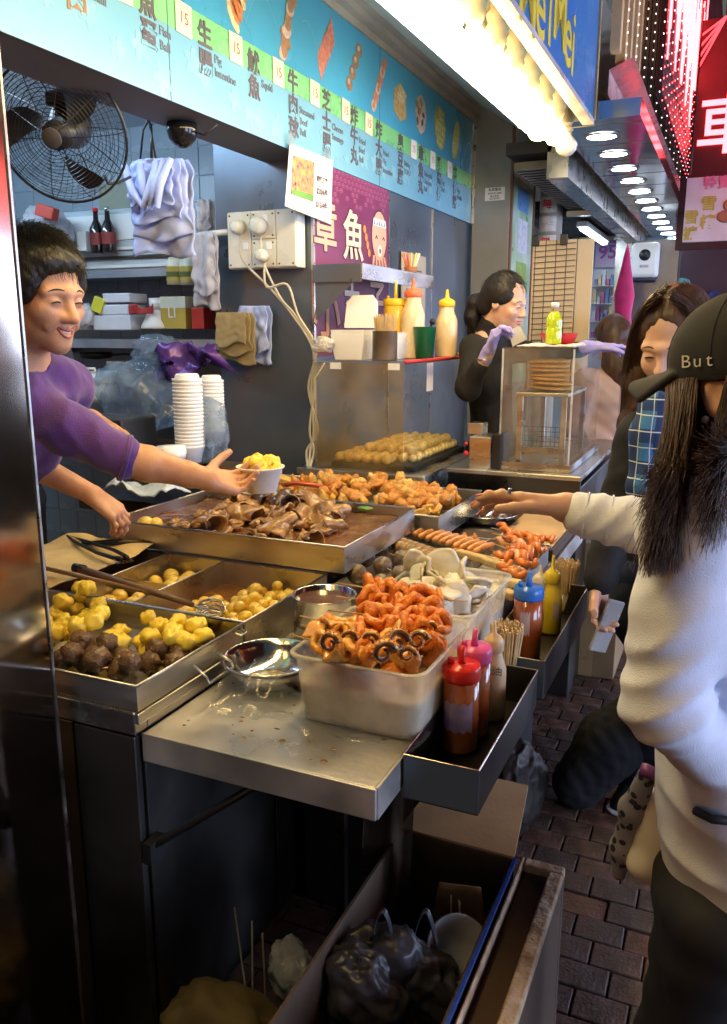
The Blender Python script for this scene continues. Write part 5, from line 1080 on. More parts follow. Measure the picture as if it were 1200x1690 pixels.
for k, px in enumerate((291, 313)):
    t, p = shelf_item('seasoning_can', ['white seasoning can with yellow label, left of the pair', 'white seasoning can with yellow label, right of the pair'][k], 'can', px, 470, 3.42); MB().lathe([(0, 0), (.045, 0), (.045, .11), (.035, .118), (.03, .13), (0, .13)], 24).build('body', CANW, t); MB().lathe([(.0455, .015), (.0455, .085)], 24, cap=False).build('label', CANY, t); MB().lathe([(.046, .035), (.046, .06)], 24, cap=False).build('label', mat('olive_print', (.1, .12, .03), .5), t)
t, p = shelf_item('printed_cooking_oil_tin', 'large yellow and white printed tin under the seasoning cans', 'tin', 305, 543, 3.42); MB().box(-.09, .06, -.07, .07, 0, .155, b=.004).build('body', CANY, t); MB().box(-.0905, .0605, -.0705, .07, .10, .152).build('label', CANW, t); text('lettering', 'LI', .07, WHITE, frameM((-.02, -.072, .075), (1, 0, 0), (0, 0, 1)), t)
tag(MB().box(-.035, .035, -.05, .05, 0, .10, b=.003).build('red_tin', mat('red_tin_paint', (.42, .03, .02), .4), loc=pY(337, 543, 3.38)), 'small red tin at the right end of the eye-level shelf', 'tin')
t, p = shelf_item('blender_base', 'white food blender base on the eye-level shelf', 'blender', 263, 543, 3.40); MB().lathe([(0, 0), (.085, 0), (.088, .01), (.06, .07), (.045, .085), (.045, .09), (0, .09)], 28).build('body', WHITE, t); MB().lathe([(.042, .091), (.045, .15), (0, .15)], 24).build('collar', WHITE, t)
for k, (px, py, w_, h_, l_) in enumerate(((207, 500, .085, .045, 'flat white box on top of the wrapped stack'), (203, 520, .095, .05, 'film-wrapped white box in the middle of the shelf stack'), (200, 545, .12, .075, 'wide white carton with faint printing at the bottom of the stack'))):
    t, p = shelf_item('white_box', l_, 'box', px, py, 3.40); MB().box(-w_, w_, -.07, .07, 0, h_, b=.005).build('body', mat('bluish_white_board', (.58, .6, .66), .5, var=.06), t)
tag(MB().box(-.03, .03, -.02, .02, 0, .075, b=.004).build('yellow_packet', mat('lime_packet', (.55, .55, .05), .4), loc=pY(160, 515, 3.33), rot=(0, .4, .3)), 'yellow green packet lying beside the white boxes', 'packet')
bag_sheet('clear_bag_bundle', 'puffed clear bag beside the smiling vendor\'s chin on the shelf', pY(142, 525, 3.35), .07, .06, .07, 8, mat('milky_bag', (.6, .6, .66)), 'plastic bag')
tag(grid_mesh('red_net_bag', 10, 8, lambda u, v: ((u-.5)*.14, .02*math.sin(u*9), v*.04*(1+.3*math.sin(u*7))), mat('red_net', (.35, .03, .03), .5), thick=.004), 'strip of red netting on the wrapped boxes', 'netting').location = pY(232, 518, 3.31)
t, p = shelf_item('rice_cooker', 'white rice cooker with domed lid on the lower shelf', 'rice cooker', 164, 662, 3.25); MB().lathe([(0, 0), (.085, 0), (.098, .02), (.10, .09)], 32).build('body', WHITE, t); MB().lathe([(.102, .09), (.103, .10), (.085, .135), (.03, .15), (0, .15)], 32).build('lid', WHITE, t); MB().tube([(-.035, -.05, .145), (-.03, -.05, .165), (.03, -.05, .165), (.035, -.05, .145)], .007, 8).build('handle', WHITE, t)
tag(MB().box(-.05, .05, -.05, .05, 0, .15, b=.008).build('green_box', mat('teal_box', (.05, .2, .17), .5), loc=pY(130, 662, 3.3)), 'teal green box half hidden left of the rice cooker', 'box')
tag(MB().box(-.07, .07, -.05, .05, 0, .14, b=.008).build('cream_box', mat('cream_box', (.35, .34, .28), .6), loc=pY(205, 640, 3.45)), 'cream coloured container behind the rice cooker', 'container')
tag(MB().tube([(-.15, 0, 0), (.02, 0, .012), (.10, 0, .01)], [.006, .006, .006], 8).lathe([(0, -.02), (.08, -.01), (.085, .02), (.08, .02), (0, -.012)], 24, c=(-.17, 0, 0)).build('frying_pan', BLACK, loc=pY(200, 588, 3.5)), 'black frying pan hanging under the eye-level shelf', 'pan')
BIGB = glassy('big_bag_film', (.86, .91, .96), .42, .12, (.36, .46, .58))
bag_sheet('large_clear_bag', 'large puffed clear bag sitting beside the foam cup stacks', pY(232, 655, 3.0), .20, .16, .17, 2, BIGB, 'plastic bag')
bag_sheet('large_clear_bag', 'gathered neck of clear film above the large puffed bag', pY(262, 590, 3.05), .12, .10, .09, 14, BIGB, 'plastic bag')
tag(grid_mesh('purple_foil_bag', 20, 12, lambda u, v: ((u-.5)*.32, .03*math.sin(u*11+v*3), (v-.5)*.12*(1+.4*math.sin(u*5))+.06*u+.02*noise.noise(Vector((u*8, v*8, 2)))), mat('purple_foil', (.10, .04, .20), .25, .3, .3, bump=.5, bscale=30), thick=.006), 'shiny purple foil packet lying across the clear bag', 'packet').location = pY(303, 605, 2.95)
def cup_stack(label, px, pyb, F, n, r, steps):
    b = pF(px, pyb, F); t = thing('foam_cup_stack', label, 'cups', tuple(b))
    for k in range(n):
        z = k*steps; MB().lathe([(0, z), (r*.72, z), (r*.96, z+.055), (r, z+.057), (r, z+.064), (r*.93, z+.064), (r*.7, z+.004), (0, z+.004)], 28).build('cup', FOAM, t)
    k = n; z = k*steps; MB().lathe([(r*.96, z+.0), (r, z+.004), (r*.98, z+.010), (r*.78, z+.062), (r*.70, z+.068), (0, z+.068)], 28).build('cup', FOAM, t); return t
cup_stack('tall stack of white foam bowls, the left and wider of two', 315, 762, 3.0, 19, .055, .0135)
cup_stack('slimmer stack of white foam cups beside the column', 353, 735, 3.15, 15, .047, .0135)
tag(MB().lathe([(.05, 0), (.055, .02), (.052, .045), (0, .046)], 24).build('foam_cup', FOAM, loc=pF(283, 757, 2.9)), 'single foam bowl lying upside down left of the tall stack', 'cup')
bag_sheet('clear_bag_bundle', 'clear film sleeve sagging round the bottom of the foam stacks', pF(335, 715, 3.08), .11, .09, .12, 21, BIGB, 'plastic bag')
tag(grid_mesh('white_cloth', 26, 16, lambda u, v: ((u-.5)*.26, (v-.5)*.14, .02+.03*abs(noise.noise(Vector((u*5, v*4, 4))))+.015*math.sin(u*7+v*4)), mat('pale_blue_cloth', (.50, .56, .60), .85, bump=.3), thick=.004), 'pale blue grey wet cloth behind the gravy tray', 'cloth').location = pF(245, 815, 2.75)
tag(MB().box(-2.4, -1.80, 2.5, 3.6, .843, .90, b=.004).build('prep_board', STEELD), 'dark steel prep surface behind the trays', 'worktop')
tag(MB().box(-.12, .12, -.1, .1, 0, .12, b=.01).build('dark_stove', BLACK, loc=pF(190, 740, 3.0)), 'black low stove behind the vendor\'s arms', 'stove')
# ================================================================== UNDER THE SHELF
for k, (y0_, y1_, h_) in enumerate(((1.72, 2.25, .62), (2.28, 2.85, .55))):  # added dark boxes cover the open floor in place of deep shade
    t = thing('storage_crate', ['nearer dark crate pushed under the side shelf', 'farther dark crate pushed under the side shelf'][k], 'crate', (-.70, (y0_+y1_)/2, .023))
    MB().box(-.25, .13, -(y1_-y0_)/2, (y1_-y0_)/2, 0, h_, b=.01).build('body', BLACKM, t); MB().box(-.26, .14, -(y1_-y0_)/2-.01, (y1_-y0_)/2+.01, h_-.05, h_-.02, b=.004).build('rim', BLACK, t)
bx = thing('open_carton', 'open cardboard carton full of rubbish under the side shelf, one flap lit', 'carton', (-.62, 1.45, 0))
x0, x1, y0, y1, h = -.60, -.335, .80, 1.545, .44
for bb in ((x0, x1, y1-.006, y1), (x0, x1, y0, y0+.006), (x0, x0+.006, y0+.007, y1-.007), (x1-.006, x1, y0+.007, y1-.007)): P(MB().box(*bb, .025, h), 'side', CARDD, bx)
P(MB().add([(x0, y1, h+.001), (x1, y1, h+.001), (-.362, y1+.245, h+.03), (-.57, y1+.245, h+.03)]+[(x0, y1, h+.006), (x1, y1, h+.006), (-.362, y1+.245, h+.035), (-.57, y1+.245, h+.035)], [(0, 3, 2, 1), (4, 5, 6, 7), (0, 1, 5, 4), (1, 2, 6, 5), (2, 3, 7, 6), (3, 0, 4, 7)]), 'flap', CARD, bx)  # flap takes the paler cardboard, its lit look put into the colour
P(MB().box(x1-.001, x1+.006, y0, y1+.002, h-.003, h+.005), 'blue_edge', mat('blue_tape', (.02, .06, .28), .3), bx)
LINER = glassy('black_bin_liner', (.25, .23, .22), .55, .15, (.10, .07, .05))
tag(grid_mesh('bin_liner', 20, 16, lambda u, v: (-.66+.12*u, 1.50-.02*math.sin(u*9)-.05*v, .74-.50*v+.02*noise.noise(Vector((u*5, v*3, 3)))), LINER), 'brownish translucent bin liner hanging inside the carton', 'bin liner')
st_ = thing('foam_crate', 'dirty white foam crate with a brown liner right of the carton', 'crate', (-.24, 1.38, 0))
FOD = mat('dirty_foam', (.55, .42, .30), .8, col2=(.25, .16, .09), nscale=18, bump=1, bscale=40, bdist=.01)
for bb in ((-.318, -.232, 1.56, 1.585), (-.262, -.232, .82, 1.559), (-.327, -.319, .82, 1.585), (-.318, -.263, .82, .845)):
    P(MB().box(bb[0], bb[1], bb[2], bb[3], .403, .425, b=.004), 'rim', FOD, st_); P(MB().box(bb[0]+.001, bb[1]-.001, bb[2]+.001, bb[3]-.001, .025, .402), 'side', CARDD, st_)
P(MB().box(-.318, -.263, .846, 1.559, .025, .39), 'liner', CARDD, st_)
GB = mat('grey_bag_film', (.045, .045, .06), .35, trans=.1, bump=.3, bscale=20)
for k, (px, py, s, lb) in enumerate(((640, 1590, .09, 'grey plastic bag with torn handle holes in the rubbish carton'), (600, 1620, .08, 'crumpled grey bag left of the torn handle bag'), (700, 1600, .07, 'grey bag at the right of the rubbish heap'))):
    bag_sheet('rubbish_bag', lb, pz(px, py+20, .34), s, s*.7, s*1.1, 30+k, GB, 'plastic bag')
for k in range(2): tag(grid_mesh('bag_handle_strip', 12, 4, lambda u, v: ((u-.5)*.05, .01*v, .07*math.sin(u*3.1)+.005*v), GB, thick=.003), ['loop of grey bag handle sticking up from the rubbish', 'second loop of grey bag handle further right'][k], 'plastic bag').location = pz(630+k*70, 1560, .42)
cb = thing('torn_paper_tray', 'torn greasy paper tray standing in the rubbish', 'paper tray', tuple(pz(755, 1520, .36)))
grid_mesh('paper_wall', 8, 8, lambda u, v: ((u-.5)*.12*(1-.3*v), .02*u, (v-.3)*.11), mat('greasy_paper', (.33, .2, .09), .7, col2=(.16, .07, .03), nscale=12), cb, thick=.003)
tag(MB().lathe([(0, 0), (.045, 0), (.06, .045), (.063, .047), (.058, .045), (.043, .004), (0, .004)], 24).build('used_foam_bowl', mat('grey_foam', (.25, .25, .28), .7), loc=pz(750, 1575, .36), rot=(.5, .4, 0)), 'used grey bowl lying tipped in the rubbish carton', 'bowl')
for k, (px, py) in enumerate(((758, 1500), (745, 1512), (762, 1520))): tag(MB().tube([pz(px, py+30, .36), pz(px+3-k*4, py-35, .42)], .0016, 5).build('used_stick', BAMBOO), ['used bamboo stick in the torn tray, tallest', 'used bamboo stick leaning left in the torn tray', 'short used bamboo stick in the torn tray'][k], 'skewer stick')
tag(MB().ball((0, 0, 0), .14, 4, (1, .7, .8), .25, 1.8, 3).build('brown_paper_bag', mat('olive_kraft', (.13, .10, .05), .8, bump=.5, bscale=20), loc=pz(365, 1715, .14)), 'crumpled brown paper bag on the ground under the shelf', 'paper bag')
for k, (px, py, qx, qy) in enumerate(((405, 1600, 387, 1497), (417, 1612, 416, 1520), (438, 1612, 433, 1540))): tag(MB().tube([pz(px, py+30, .14), pz(qx, qy, .30)], .002, 5).build('used_stick', mat('pale_stick', (.55, .52, .42), .5)), ['tallest pale stick poking out by the brown paper bag', 'middle pale stick by the brown paper bag', 'rightmost pale stick by the brown paper bag'][k], 'skewer stick')
bag_sheet('white_rag', 'blue white crumpled plastic beside the pale sticks', pz(480, 1600, .2), .05, .04, .07, 40, mat('bluish_film', (.45, .5, .6), .3), 'plastic bag')
bag_sheet('black_bin_bag', 'loose shiny black bag hanging beyond the trough', pz(850, 1300, .10), .08, .20, .12, 44, mat('black_bag_film', (.02, .016, .013), .5, var=.4, bump=.5, bscale=14), 'plastic bag')
for k, (z0_, z1_, m_) in enumerate(((.001+.022, .42, CARDD), (.425, .80, CARD))):
    t = thing('shipping_carton', ['lower brown carton standing on the paving beyond the trough', 'upper pale carton with a printed panel by the dark coat'][k], 'carton', (-.49, 3.78, z0_))
    MB().box(-.145, .125, -.22, .22, 0, z1_-z0_, b=.003).build('body', CARD if k else mat('mid_cardboard', (.25, .16, .08), .85, var=.15), t)
    MB().box(-.03, .03, -.222, .222, .0, z1_-z0_+.0015).build('packing_tape', mat('tan_tape', (.36, .24, .11), .3), t)
    if k: MB().box(-.10, .09, -.224, -.222, .22, .33).build('printed_panel', mat('pale_panel', (.6, .5, .36), .7), t); text('lettering', '易碎', .045, INK, frameM((.0, -.2255, .29), (1, 0, 0), (0, 0, 1)), t); text('lettering', '小心輕放', .025, GREY, frameM((-.02, -.2255, .245), (1, 0, 0), (0, 0, 1)), t)
# ================================================================== STREET SIDE
PIL = mat('grey_metal_pillar', (.34, .34, .33), .45, .3, col2=(.22, .22, .21), nscale=3, bump=.15, bscale=12)
pl = thing('street_pillar', 'broad scuffed grey pillar at the end of the menu sign', 'pillar', (-1.53, 5.6, 0))
P(MB().box(-1.655, -1.405, 5.455, 6.1, .02, 2.94, b=.004), 'shaft', PIL, pl)
P(MB().box(-1.657, -1.640, 5.445, 5.4545, 2.25, 2.90), 'edge_trim', STEEL, pl)
pp = P(MB().box(-1.57, -1.44, 5.449, 5.4545, 2.385, 2.465), 'enamel_plate', WHITE, pl)
for s_, z in (('私家重地', 2.45), ('PRIVATE AREA', 2.428), ('閒人免進', 2.41), ('NO ENTRY', 2.395)):
    o = text('lettering', s_, .021 if z > 2.44 else .014, INK, frameM((-1.505, 5.4478, z), (1, 0, 0), (0, 0, 1)), th=.0006, bold=.0004); PO(o, pl)
POST = mat('collage_poster', (.55, .62, .60), .35, col2=(.18, .36, .12), nscale=5, coat=.3)
po = thing('tall_poster', 'tall narrow colourful poster on the side of the grey pillar', 'poster', (-1.40, 5.8, 2))
P(MB().box(-1.404, -1.399, 5.50, 6.09, 1.2, 2.85), 'sheet', POST, po)
for k, (z0_, z1_, c_) in enumerate(((2.55, 2.66, (.55, .12, .08)), (2.35, 2.5, (.10, .25, .5)), (1.78, 2.02, (.22, .33, .06)), (2.08, 2.3, (.55, .55, .62)), (1.35, 1.72, (.55, .42, .25)))):
    P(MB().box(-1.3985, -1.3975, 5.62+.02*k, 5.95, z0_, z1_), 'print_block', mat('poster_block_%s' % 'red blue green white tan'.split()[k], c_, .35, var=.3, nscale=30), po)
P(MB().box(-1.404, -1.392, 5.46, 5.497, .9, 2.9).box(-1.404, -1.392, 6.092, 6.125, .9, 2.9), 'wood_edge', mat('reddish_wood', (.20, .08, .05), .5, var=.3), po)
pi = thing('drain_pipe', 'thick white painted pipe covered in torn stickers with red characters', 'pipe', (-1.30, 6.25, 0))
MB().lathe([(.082, 0.02), (.082, 2.93)], 28).build('pipe_body', mat('yellowed_white_paint', (.56, .52, .45), .55, col2=(.36, .32, .27), nscale=6, bump=.2), pi)
for k in range(9):
    z = 1.35+k*.13; mb = MB(); vs = []
    for i in range(9): a = math.radians(-160+i*14+random.uniform(-2, 2)); vs += [(.0832*math.cos(a), .0832*math.sin(a), z), (.0832*math.cos(a), .0832*math.sin(a), z+.105)]
    mb.add(vs, [(2*i, 2*i+2, 2*i+3, 2*i+1) for i in range(8)], True); mb.build('sticker', mat('sticker_paper', (.62, .58, .55), .6, var=.15, nscale=30), pi)
    if k % 2 == 0: text('lettering', '舞', .075, mat('sticker_red', (.6, .03, .05), .5), frameM((-.015, -.0845, z+.05), (1, 0, 0), (0, 0, 1)), pi, th=.0008, bold=.001)
    else: text('lettering', '一八二', .03, mat('sticker_red', (.6, .03, .05)), frameM((-.01, -.0845, z+.05), (1, 0, 0), (0, 0, 1)), pi, th=.0008)
# fluorescent tube
fl = thing('fluorescent_batten', 'bright bluish white fluorescent batten under the canopy edge', 'light', (-1.0, 3.0, 2.5)); a, b = Vector((-1.00, 1.4, 2.50)), pF(872, 214, 3.95)
a = b+(Vector((-.03, -2.0, .0)))
P(MB().tube([a, b], .0165, 12), 'tube', emis('street_tube', (.72, .88, 1), 14), fl); P(MB().box(b.x-.022, b.x+.022, a.y, b.y+.03, b.z+.024, b.z+.06), 'housing', mat('grey_batten', (.25, .26, .28), .5), fl)
# bulbs: two staggered rows on turned holders
BULB = emis('warm_bulb', (1.0, .70, .27), 34); HOLD = mat('ceramic_holder', (.26, .21, .15), .4, var=.08); bg_m = MB().lathe([(.018, .052), (.024, .038), (.041, .018), (.048, 0), (.043, -.022), (.027, -.040), (0, -.048)][::-1], 20).mesh('bulb_globe'); bg_m.materials.append(BULB)
ho_m = MB().lathe([(.022, .05), (.026, .06), (.034, .075), (.030, .09), (.040, .105), (.028, .125), (.036, .15), (.024, .165), (.02, .19), (.02, .27)], 18).mesh('holder'); ho_m.materials.append(HOLD)
offb = bg_m.copy(); offb.materials.clear(); offb.materials.append(mat('unlit_frosted_glass', (.75, .68, .58), .3, trans=.2))
nbulb = 0
for k in range(16):
    for r in range(2):
        y = 3.93-.24*k-(.12 if r else 0); x = -.765 if r == 0 else -.865; z = 2.365+(.05 if r else 0)
        t = thing('light_bulb', '%s glowing globe bulb from the far end, %s row under the canopy' % (['second', 'third', 'fourth', 'fifth', 'sixth', 'seventh', 'eighth', 'ninth', 'tenth', 'eleventh', 'twelfth', 'thirteenth', 'fourteenth', 'fifteenth', 'sixteenth', 'seventeenth', 'eighteenth', 'nineteenth', 'twentieth'][k if r == 0 and k == 0 else k-1+(r == 1)] , ['street side', 'stall side'][r]) if nbulb else 'last globe bulb of the row, unlit and nearest the downlights', 'light bulb', (x, y, z), group='row of warm globe bulbs' if nbulb else None)
        o = bpy.data.objects.new('bulb_globe', bg_m if nbulb else offb); COL.objects.link(o); o.parent = t
        o = bpy.data.objects.new('holder', ho_m); COL.objects.link(o); o.parent = t; nbulb += 1
# fascia sign
fs_ = thing('fascia_sign', 'blue and yellow fascia sign with yellow Latin lettering edged in white metal', 'sign', (-.63, 2.2, 2.42))
P(MB().box(-.658, -.626, -1.0, 3.76, 2.425, 3.3), 'sign_panel', mat('royal_blue_print', (.03, .12, .42), .3, col2=(.05, .25, .5), nscale=1.6), fs_)
P(MB().box(-.668, -.622, -1.0, 3.77, 2.405, 2.4245), 'bottom_edge', mat('white_edge_metal', (.62, .55, .52), .35, .2), fs_)
P(MB().box(-.67, -.618, 3.7605, 3.79, 2.425, 3.3), 'end_trim', mat('tan_trim', (.42, .30, .14), .5), fs_)
YP = mat('yellow_print', (.75, .55, .06), .4); LG = mat('lime_print', (.35, .50, .08), .4, var=.3)
for s_, px, py, h_ in (('M', 872, -10, .30), ('e', 893, 8, .30), ('i', 908, 22, .30), ('M', 925, 25, .30), ('e', 938, 60, .3), ('i', 946, 78, .3)):
    p = pX(px, py, -.6245); o = text('lettering', s_, h_, YP, frameM(p, (0, 1, 0), (0, 0, 1)), th=.002, bold=.003); PO(o, fs_)
for k in range(16):
    y = 2.95+k*.045; P(MB().poly([(-.6252, y, 3.25), (-.6252, y+.035, 3.25), (-.6252, y+.05, 2.95-.02*(k % 5)), (-.6252, y+.02, 2.83+.07*(k % 3))], .0006, (1, 0, 0)), 'brush_stroke', LG, fs_)
# mirrored soffit with downlights
so = thing('mirror_soffit', 'mirrored walkway soffit running down the street over the shopfronts', 'soffit', (-.6, 8, 2.43)); P(MB().box(-.80, -.44, 3.80, 16, 2.43, 2.5), 'ceiling_panel', mat('mirror_panel', (.45, .48, .52), .12, 1, .3, 2.5, .3, 4, rvar=.06), so)
for k in range(28): P(MB().box(-.80, -.44, 3.9+k*.41, 3.905+k*.41, 2.4285, 2.4295), 'panel_joint', STEELD, so)
dm = MB().lathe([(.066, -.004), (.0, -.004)], 28, cap=False).mesh('diffuser'); dm.materials.append(emis('downlight', (.85, .93, 1), 10)); rm = MB().lathe([(.067, -.001), (.067, -.006), (.078, -.008), (.084, -.001)], 28, cap=False).mesh('rim'); rm.materials.append(STEEL)
ol = ['nearest', 'second nearest', 'third nearest', 'fourth nearest', 'fifth nearest', 'sixth nearest', 'seventh nearest', 'eighth nearest', 'ninth nearest']
for k in range(22):
    t = thing('downlight', ('%s round downlight in the mirrored soffit' % ol[k]) if k < 9 else 'small far round downlight in the mirrored soffit', 'downlight', (-.64, 4.11+.413*k, 2.4285), group='round downlights in the soffit' if k < 9 else 'far downlights')
    for me in (dm, rm): o = bpy.data.objects.new(me.name.split('.')[0], me); COL.objects.link(o); o.parent = t
# dark grille ceiling of the neighbouring shop
gr = thing('slatted_ceiling', 'dark slatted ceiling with steel beams over the neighbouring shopfront', 'ceiling', (-1.2, 7, 2.4)); P(MB().box(-1.19, -.95, 4.5, 6.5, 2.46, 2.52).box(-1.66, -.95, 6.51, 12, 2.46, 2.52), 'backing', BLACKM, gr)
for k in range(58): P(MB().box(-1.17 if 4.6+k*.075 < 6.5 else -1.60, -.98, 4.6+k*.075, 4.63+k*.075, 2.40, 2.44), 'slat', STEELD, gr)
P(MB().box(-.97, -.86, 4.5, 12, 2.33, 2.50), 'beam', mat('brushed_beam', (.22, .23, .25), .3, .9, .3), gr); 
for y in (6.2, 7.9, 9.6): P(MB().box(-1.18 if y < 6.5 else -1.62, -.98, y, y+.06, 2.36, 2.395), 'cross_beam', STEEL, gr)
# LED curtain bars
WH_LED = emis('led_white', (1, .82, .84), 2.6); RD_LED = emis('led_red', (1, .045, .05), 11)
TANB = mat('tan_bar_paint', (.72, .48, .25), .45, var=.1); PKB = mat('pinkish_grey_bar', (.62, .50, .50), .4, .2, .1)
lc = [MB().box(-.02, .02, -.028, .028, 0, 2.2).mesh('bar') for _ in range(2)]; lc[0].materials.append(TANB); lc[1].materials.append(PKB)
mbd = MB()
for q in range(46): mbd.box(.021, .024, -.0025, .0025, .03+q*.045, .036+q*.045)
ledm = mbd.mesh('led_dots'); ledm.materials.append(WH_LED); pass
for k in range(44):
    y = 3.86+.17*k*(1+.004*k); t = thing('led_bar', 'tan upright bar with white led dots at the start of the facade curtain' if k < 6 else 'greyish upright bar with led dots in the long facade curtain', 'led bar', (-.565, y, 2.70-.0*k), group='tan led bars' if k < 6 else 'grey led bars')
    o = bpy.data.objects.new('bar', lc[0 if k < 6 else 1]); COL.objects.link(o); o.parent = t
    if k % 2: o = bpy.data.objects.new('led_dots', ledm); COL.objects.link(o); o.parent = t; o['kind'] = 'stuff'
tag(MB().add([(-.60, 3.95, 2.66), (-.50, 3.95, 2.70), (-.50, 16, 2.70), (-.60, 16, 2.60), (-.60, 3.95, 2.56), (-.60, 16, 2.52)], [(0, 1, 2, 3), (4, 0, 3, 5)]).build('canopy_edge', mat('rosy_metal_edge', (.50, .30, .30), .3, .5, .2)), 'rosy metal canopy edge running along under the led bars', 'canopy edge')
# red led screen boards further out
rd = thing('red_led_board', 'glowing red led sign board sloping away high over the street', 'led sign', (-.40, 7, 3.1))
P(MB().box(-.47, -.44, 4.6, 12, 2.72, 5.0), 'board', mat('maroon_board', (.035, .005, .007), .5), rd)
rr = random.Random(3)
P(MB().box(-.438, -.436, 4.6, 12, 2.9, 3.0), 'trim', mat('dark_red_trim', (.2, .02, .02)), rd)
for k in range(120):
    y = 4.70+.048*k; zb = 2.86+.45*abs(math.sin(k*.31))+.12*rr.random(); mb = MB()
    mb.box(-.438, -.430, y-.010, y+.010, zb, zb+rr.uniform(.2, .95))
    P(mb, 'led_stroke', RD_LED, rd)
for k in range(22):
    y = 4.4+.16*k; mb = MB()
    for q in range(26): mb.box(-.431, -.428, y-.003, y+.003, 2.66+q*.05, 2.666+q*.05)
    P(mb, 'led_string', WH_LED if k % 3 == 0 else RD_LED, rd)['kind'] = 'stuff'
tag(MB().box(-.44, .4, 11.5, 11.7, 3.4, 8).build('red_lit_facade', mat('red_lit_facade_paint', (.30, .05, .05), .6)), 'dark reddish building front high beyond the led signs', 'building')  # red glow of the leds is put into the facade colour
# far neon sign with a character
ns = thing('neon_sign', 'dark red sign board with a glowing red character at the right edge', 'neon sign', tuple(pY(1196, 212, 7.0)))
MB().box(-.28, .6, .0, .06, -.85, .75).build('board', mat('maroon_board', (.1, .01, .015)), ns); text('lettering', '車', .44, emis('neon_red', (1, .06, .07), 7), frameM((.02, -.01, .0), (1, 0, 0), (0, 0, 1)), ns, th=.01, bold=.004)
for k in range(4): MB().tube([(-.28, -.02, .30+.1*k), (-.05, -.02, .75)], .008, 5).build('tube', emis('neon_dim', (.8, .04, .05), 2.5), ns)
# white sale sign
wsn = thing('sale_sign', 'white hanging sign with gold and black characters and a cartoon figure', 'sign', tuple(pY(1175, 345, 6.0)))
MB().box(-.165, .35, 0, .02, -.20, .20, b=.004).build('board', mat('lilac_white_board', (.62, .52, .60), .5), wsn)
GO = mat('gold_print', (.45, .33, .05), .4)
for s_, x, z, sz, m_ in (('雪', -.02, .03, .095, GO), ('樓', -.02, -.085, .095, GO), ('雪', -.12, -.05, .09, GO), ('褲', -.12, -.15, .09, GO), ('特賣', .02, .155, .085, mat('pink_print', (.7, .15, .3), .4))): text('lettering', s_, sz, m_, frameM((x, -.004, z), (1, 0, 0), (0, 0, 1)), wsn, bold=.002)
MB().ball((.10, -.006, .02), .035, 2, (1, .1, 1)).ball((.09, -.006, -.05), .05, 2, (1.2, .1, .8)).build('figure_print', mat('brown_figure_print', (.35, .12, .08), .5), wsn)
MB().tube([(-.15, .01, .22), (-.15, .01, 1.2)], .006, 5).tube([(.2, .01, .22), (.2, .01, 1.2)], .006, 5).build('hanger', STEELD, wsn)
# cream board with wire grid behind the vendor
gb = thing('menu_backboard', 'cream upright board with a clipped wire grid behind the lime bottle', 'board', (-.93, 5.0, 1.2)); A = pY(880, 398, 5.0); B = pY(981, 389, 5.0)
CRB = mat('lit_cream_board', (.66, .52, .33), .7, var=.06, nscale=2); zb = pY(900, 575, 5.0).z-.25  # even cream board colour with slight tone variation
P(MB().box(A.x, B.x, 5.0, 5.02, zb, A.z), 'board', CRB, gb); WR = mat('rusty_wire', (.14, .08, .04), .5, .5)
W_ = B.x-A.x
for k in range(22): P(MB().tube([(A.x+.01, 4.99, A.z-.03-k*.032), (A.x+.72*W_, 4.985, A.z-.02-k*.032)], .0022, 4), 'grid_wire', WR, gb)
for k in range(5): P(MB().tube([(A.x+.02+k*W_*.172, 4.982, A.z+.0), (A.x+.02+k*W_*.172, 4.982, zb)], .0026, 4), 'grid_wire', WR, gb)
for k, u in enumerate((.05, .52)): P(MB().box(A.x+u*W_-.02, A.x+u*W_+.02, 4.97, 5.0, A.z-.03, A.z+.03, b=.004), 'bulldog_clip', BLACK, gb)
# neighbouring shop front beyond
SHB = mat('pale_shop_glass_wall', (.42, .52, .58), .3, var=.2, nscale=1.5)
shf = thing('neighbour_shop', 'bright bluish neighbouring shop with posters and shelves of goods', 'shop', (-1.3, 8, 0))
P(MB().box(-3.0, -1.9, 6.4, 12, .02, 3), 'side_wall', SHB, shf); P(MB().box(-2.4, -.62, 8.6, 8.65, .02, 2.45), 'back_panel', SHB, shf)
P(MB().box(-1.9, -.7, 6.15, 12, .0215, .04), 'floor_sheet', mat('shop_floor', (.3, .3, .3), .3), shf)
def onY(px0, py0, px1, py1, y): a, b = pY(px0, py0, y), pY(px1, py1, y); return a.x, b.x, b.z, a.z
def panelY(name, label, cat, r, y, m, th=.02, extra=None):
    x0, x1, z0_, z1_ = onY(*r, y); t = thing(name, label, cat, ((x0+x1)/2, y, z0_)); MB().box(-(x1-x0)/2, (x1-x0)/2, 0, th, 0, z1_-z0_).build('panel', m, t); return t, (x1-x0), (z1_-z0_)
t, w1, h1 = panelY('sale_poster', 'pale pink and blue poster with big 95 price in the neighbouring window', 'poster', (985, 385, 1022, 440), 8.4, mat('pastel_poster', (.55, .62, .78), .4, col2=(.68, .45, .6), nscale=6))
text('lettering', '95', h1*.55, mat('purple_print', (.45, .10, .38), .4), frameM((0, -.006, h1*.42), (1, 0, 0), (0, 0, 1)), t, bold=.004); text('lettering', '全線', h1*.3, mat('purple_print', (.45, .10, .38)), frameM((0, -.006, h1*.8), (1, 0, 0), (0, 0, 1)), t, bold=.002)
t, w1, h1 = panelY('shop_window_case', 'lit window case with pale bottles and boxes left of the pink cloth', 'display case', (980, 445, 1022, 575), 8.2, mat('white_case', (.60, .62, .68), .4), .03)
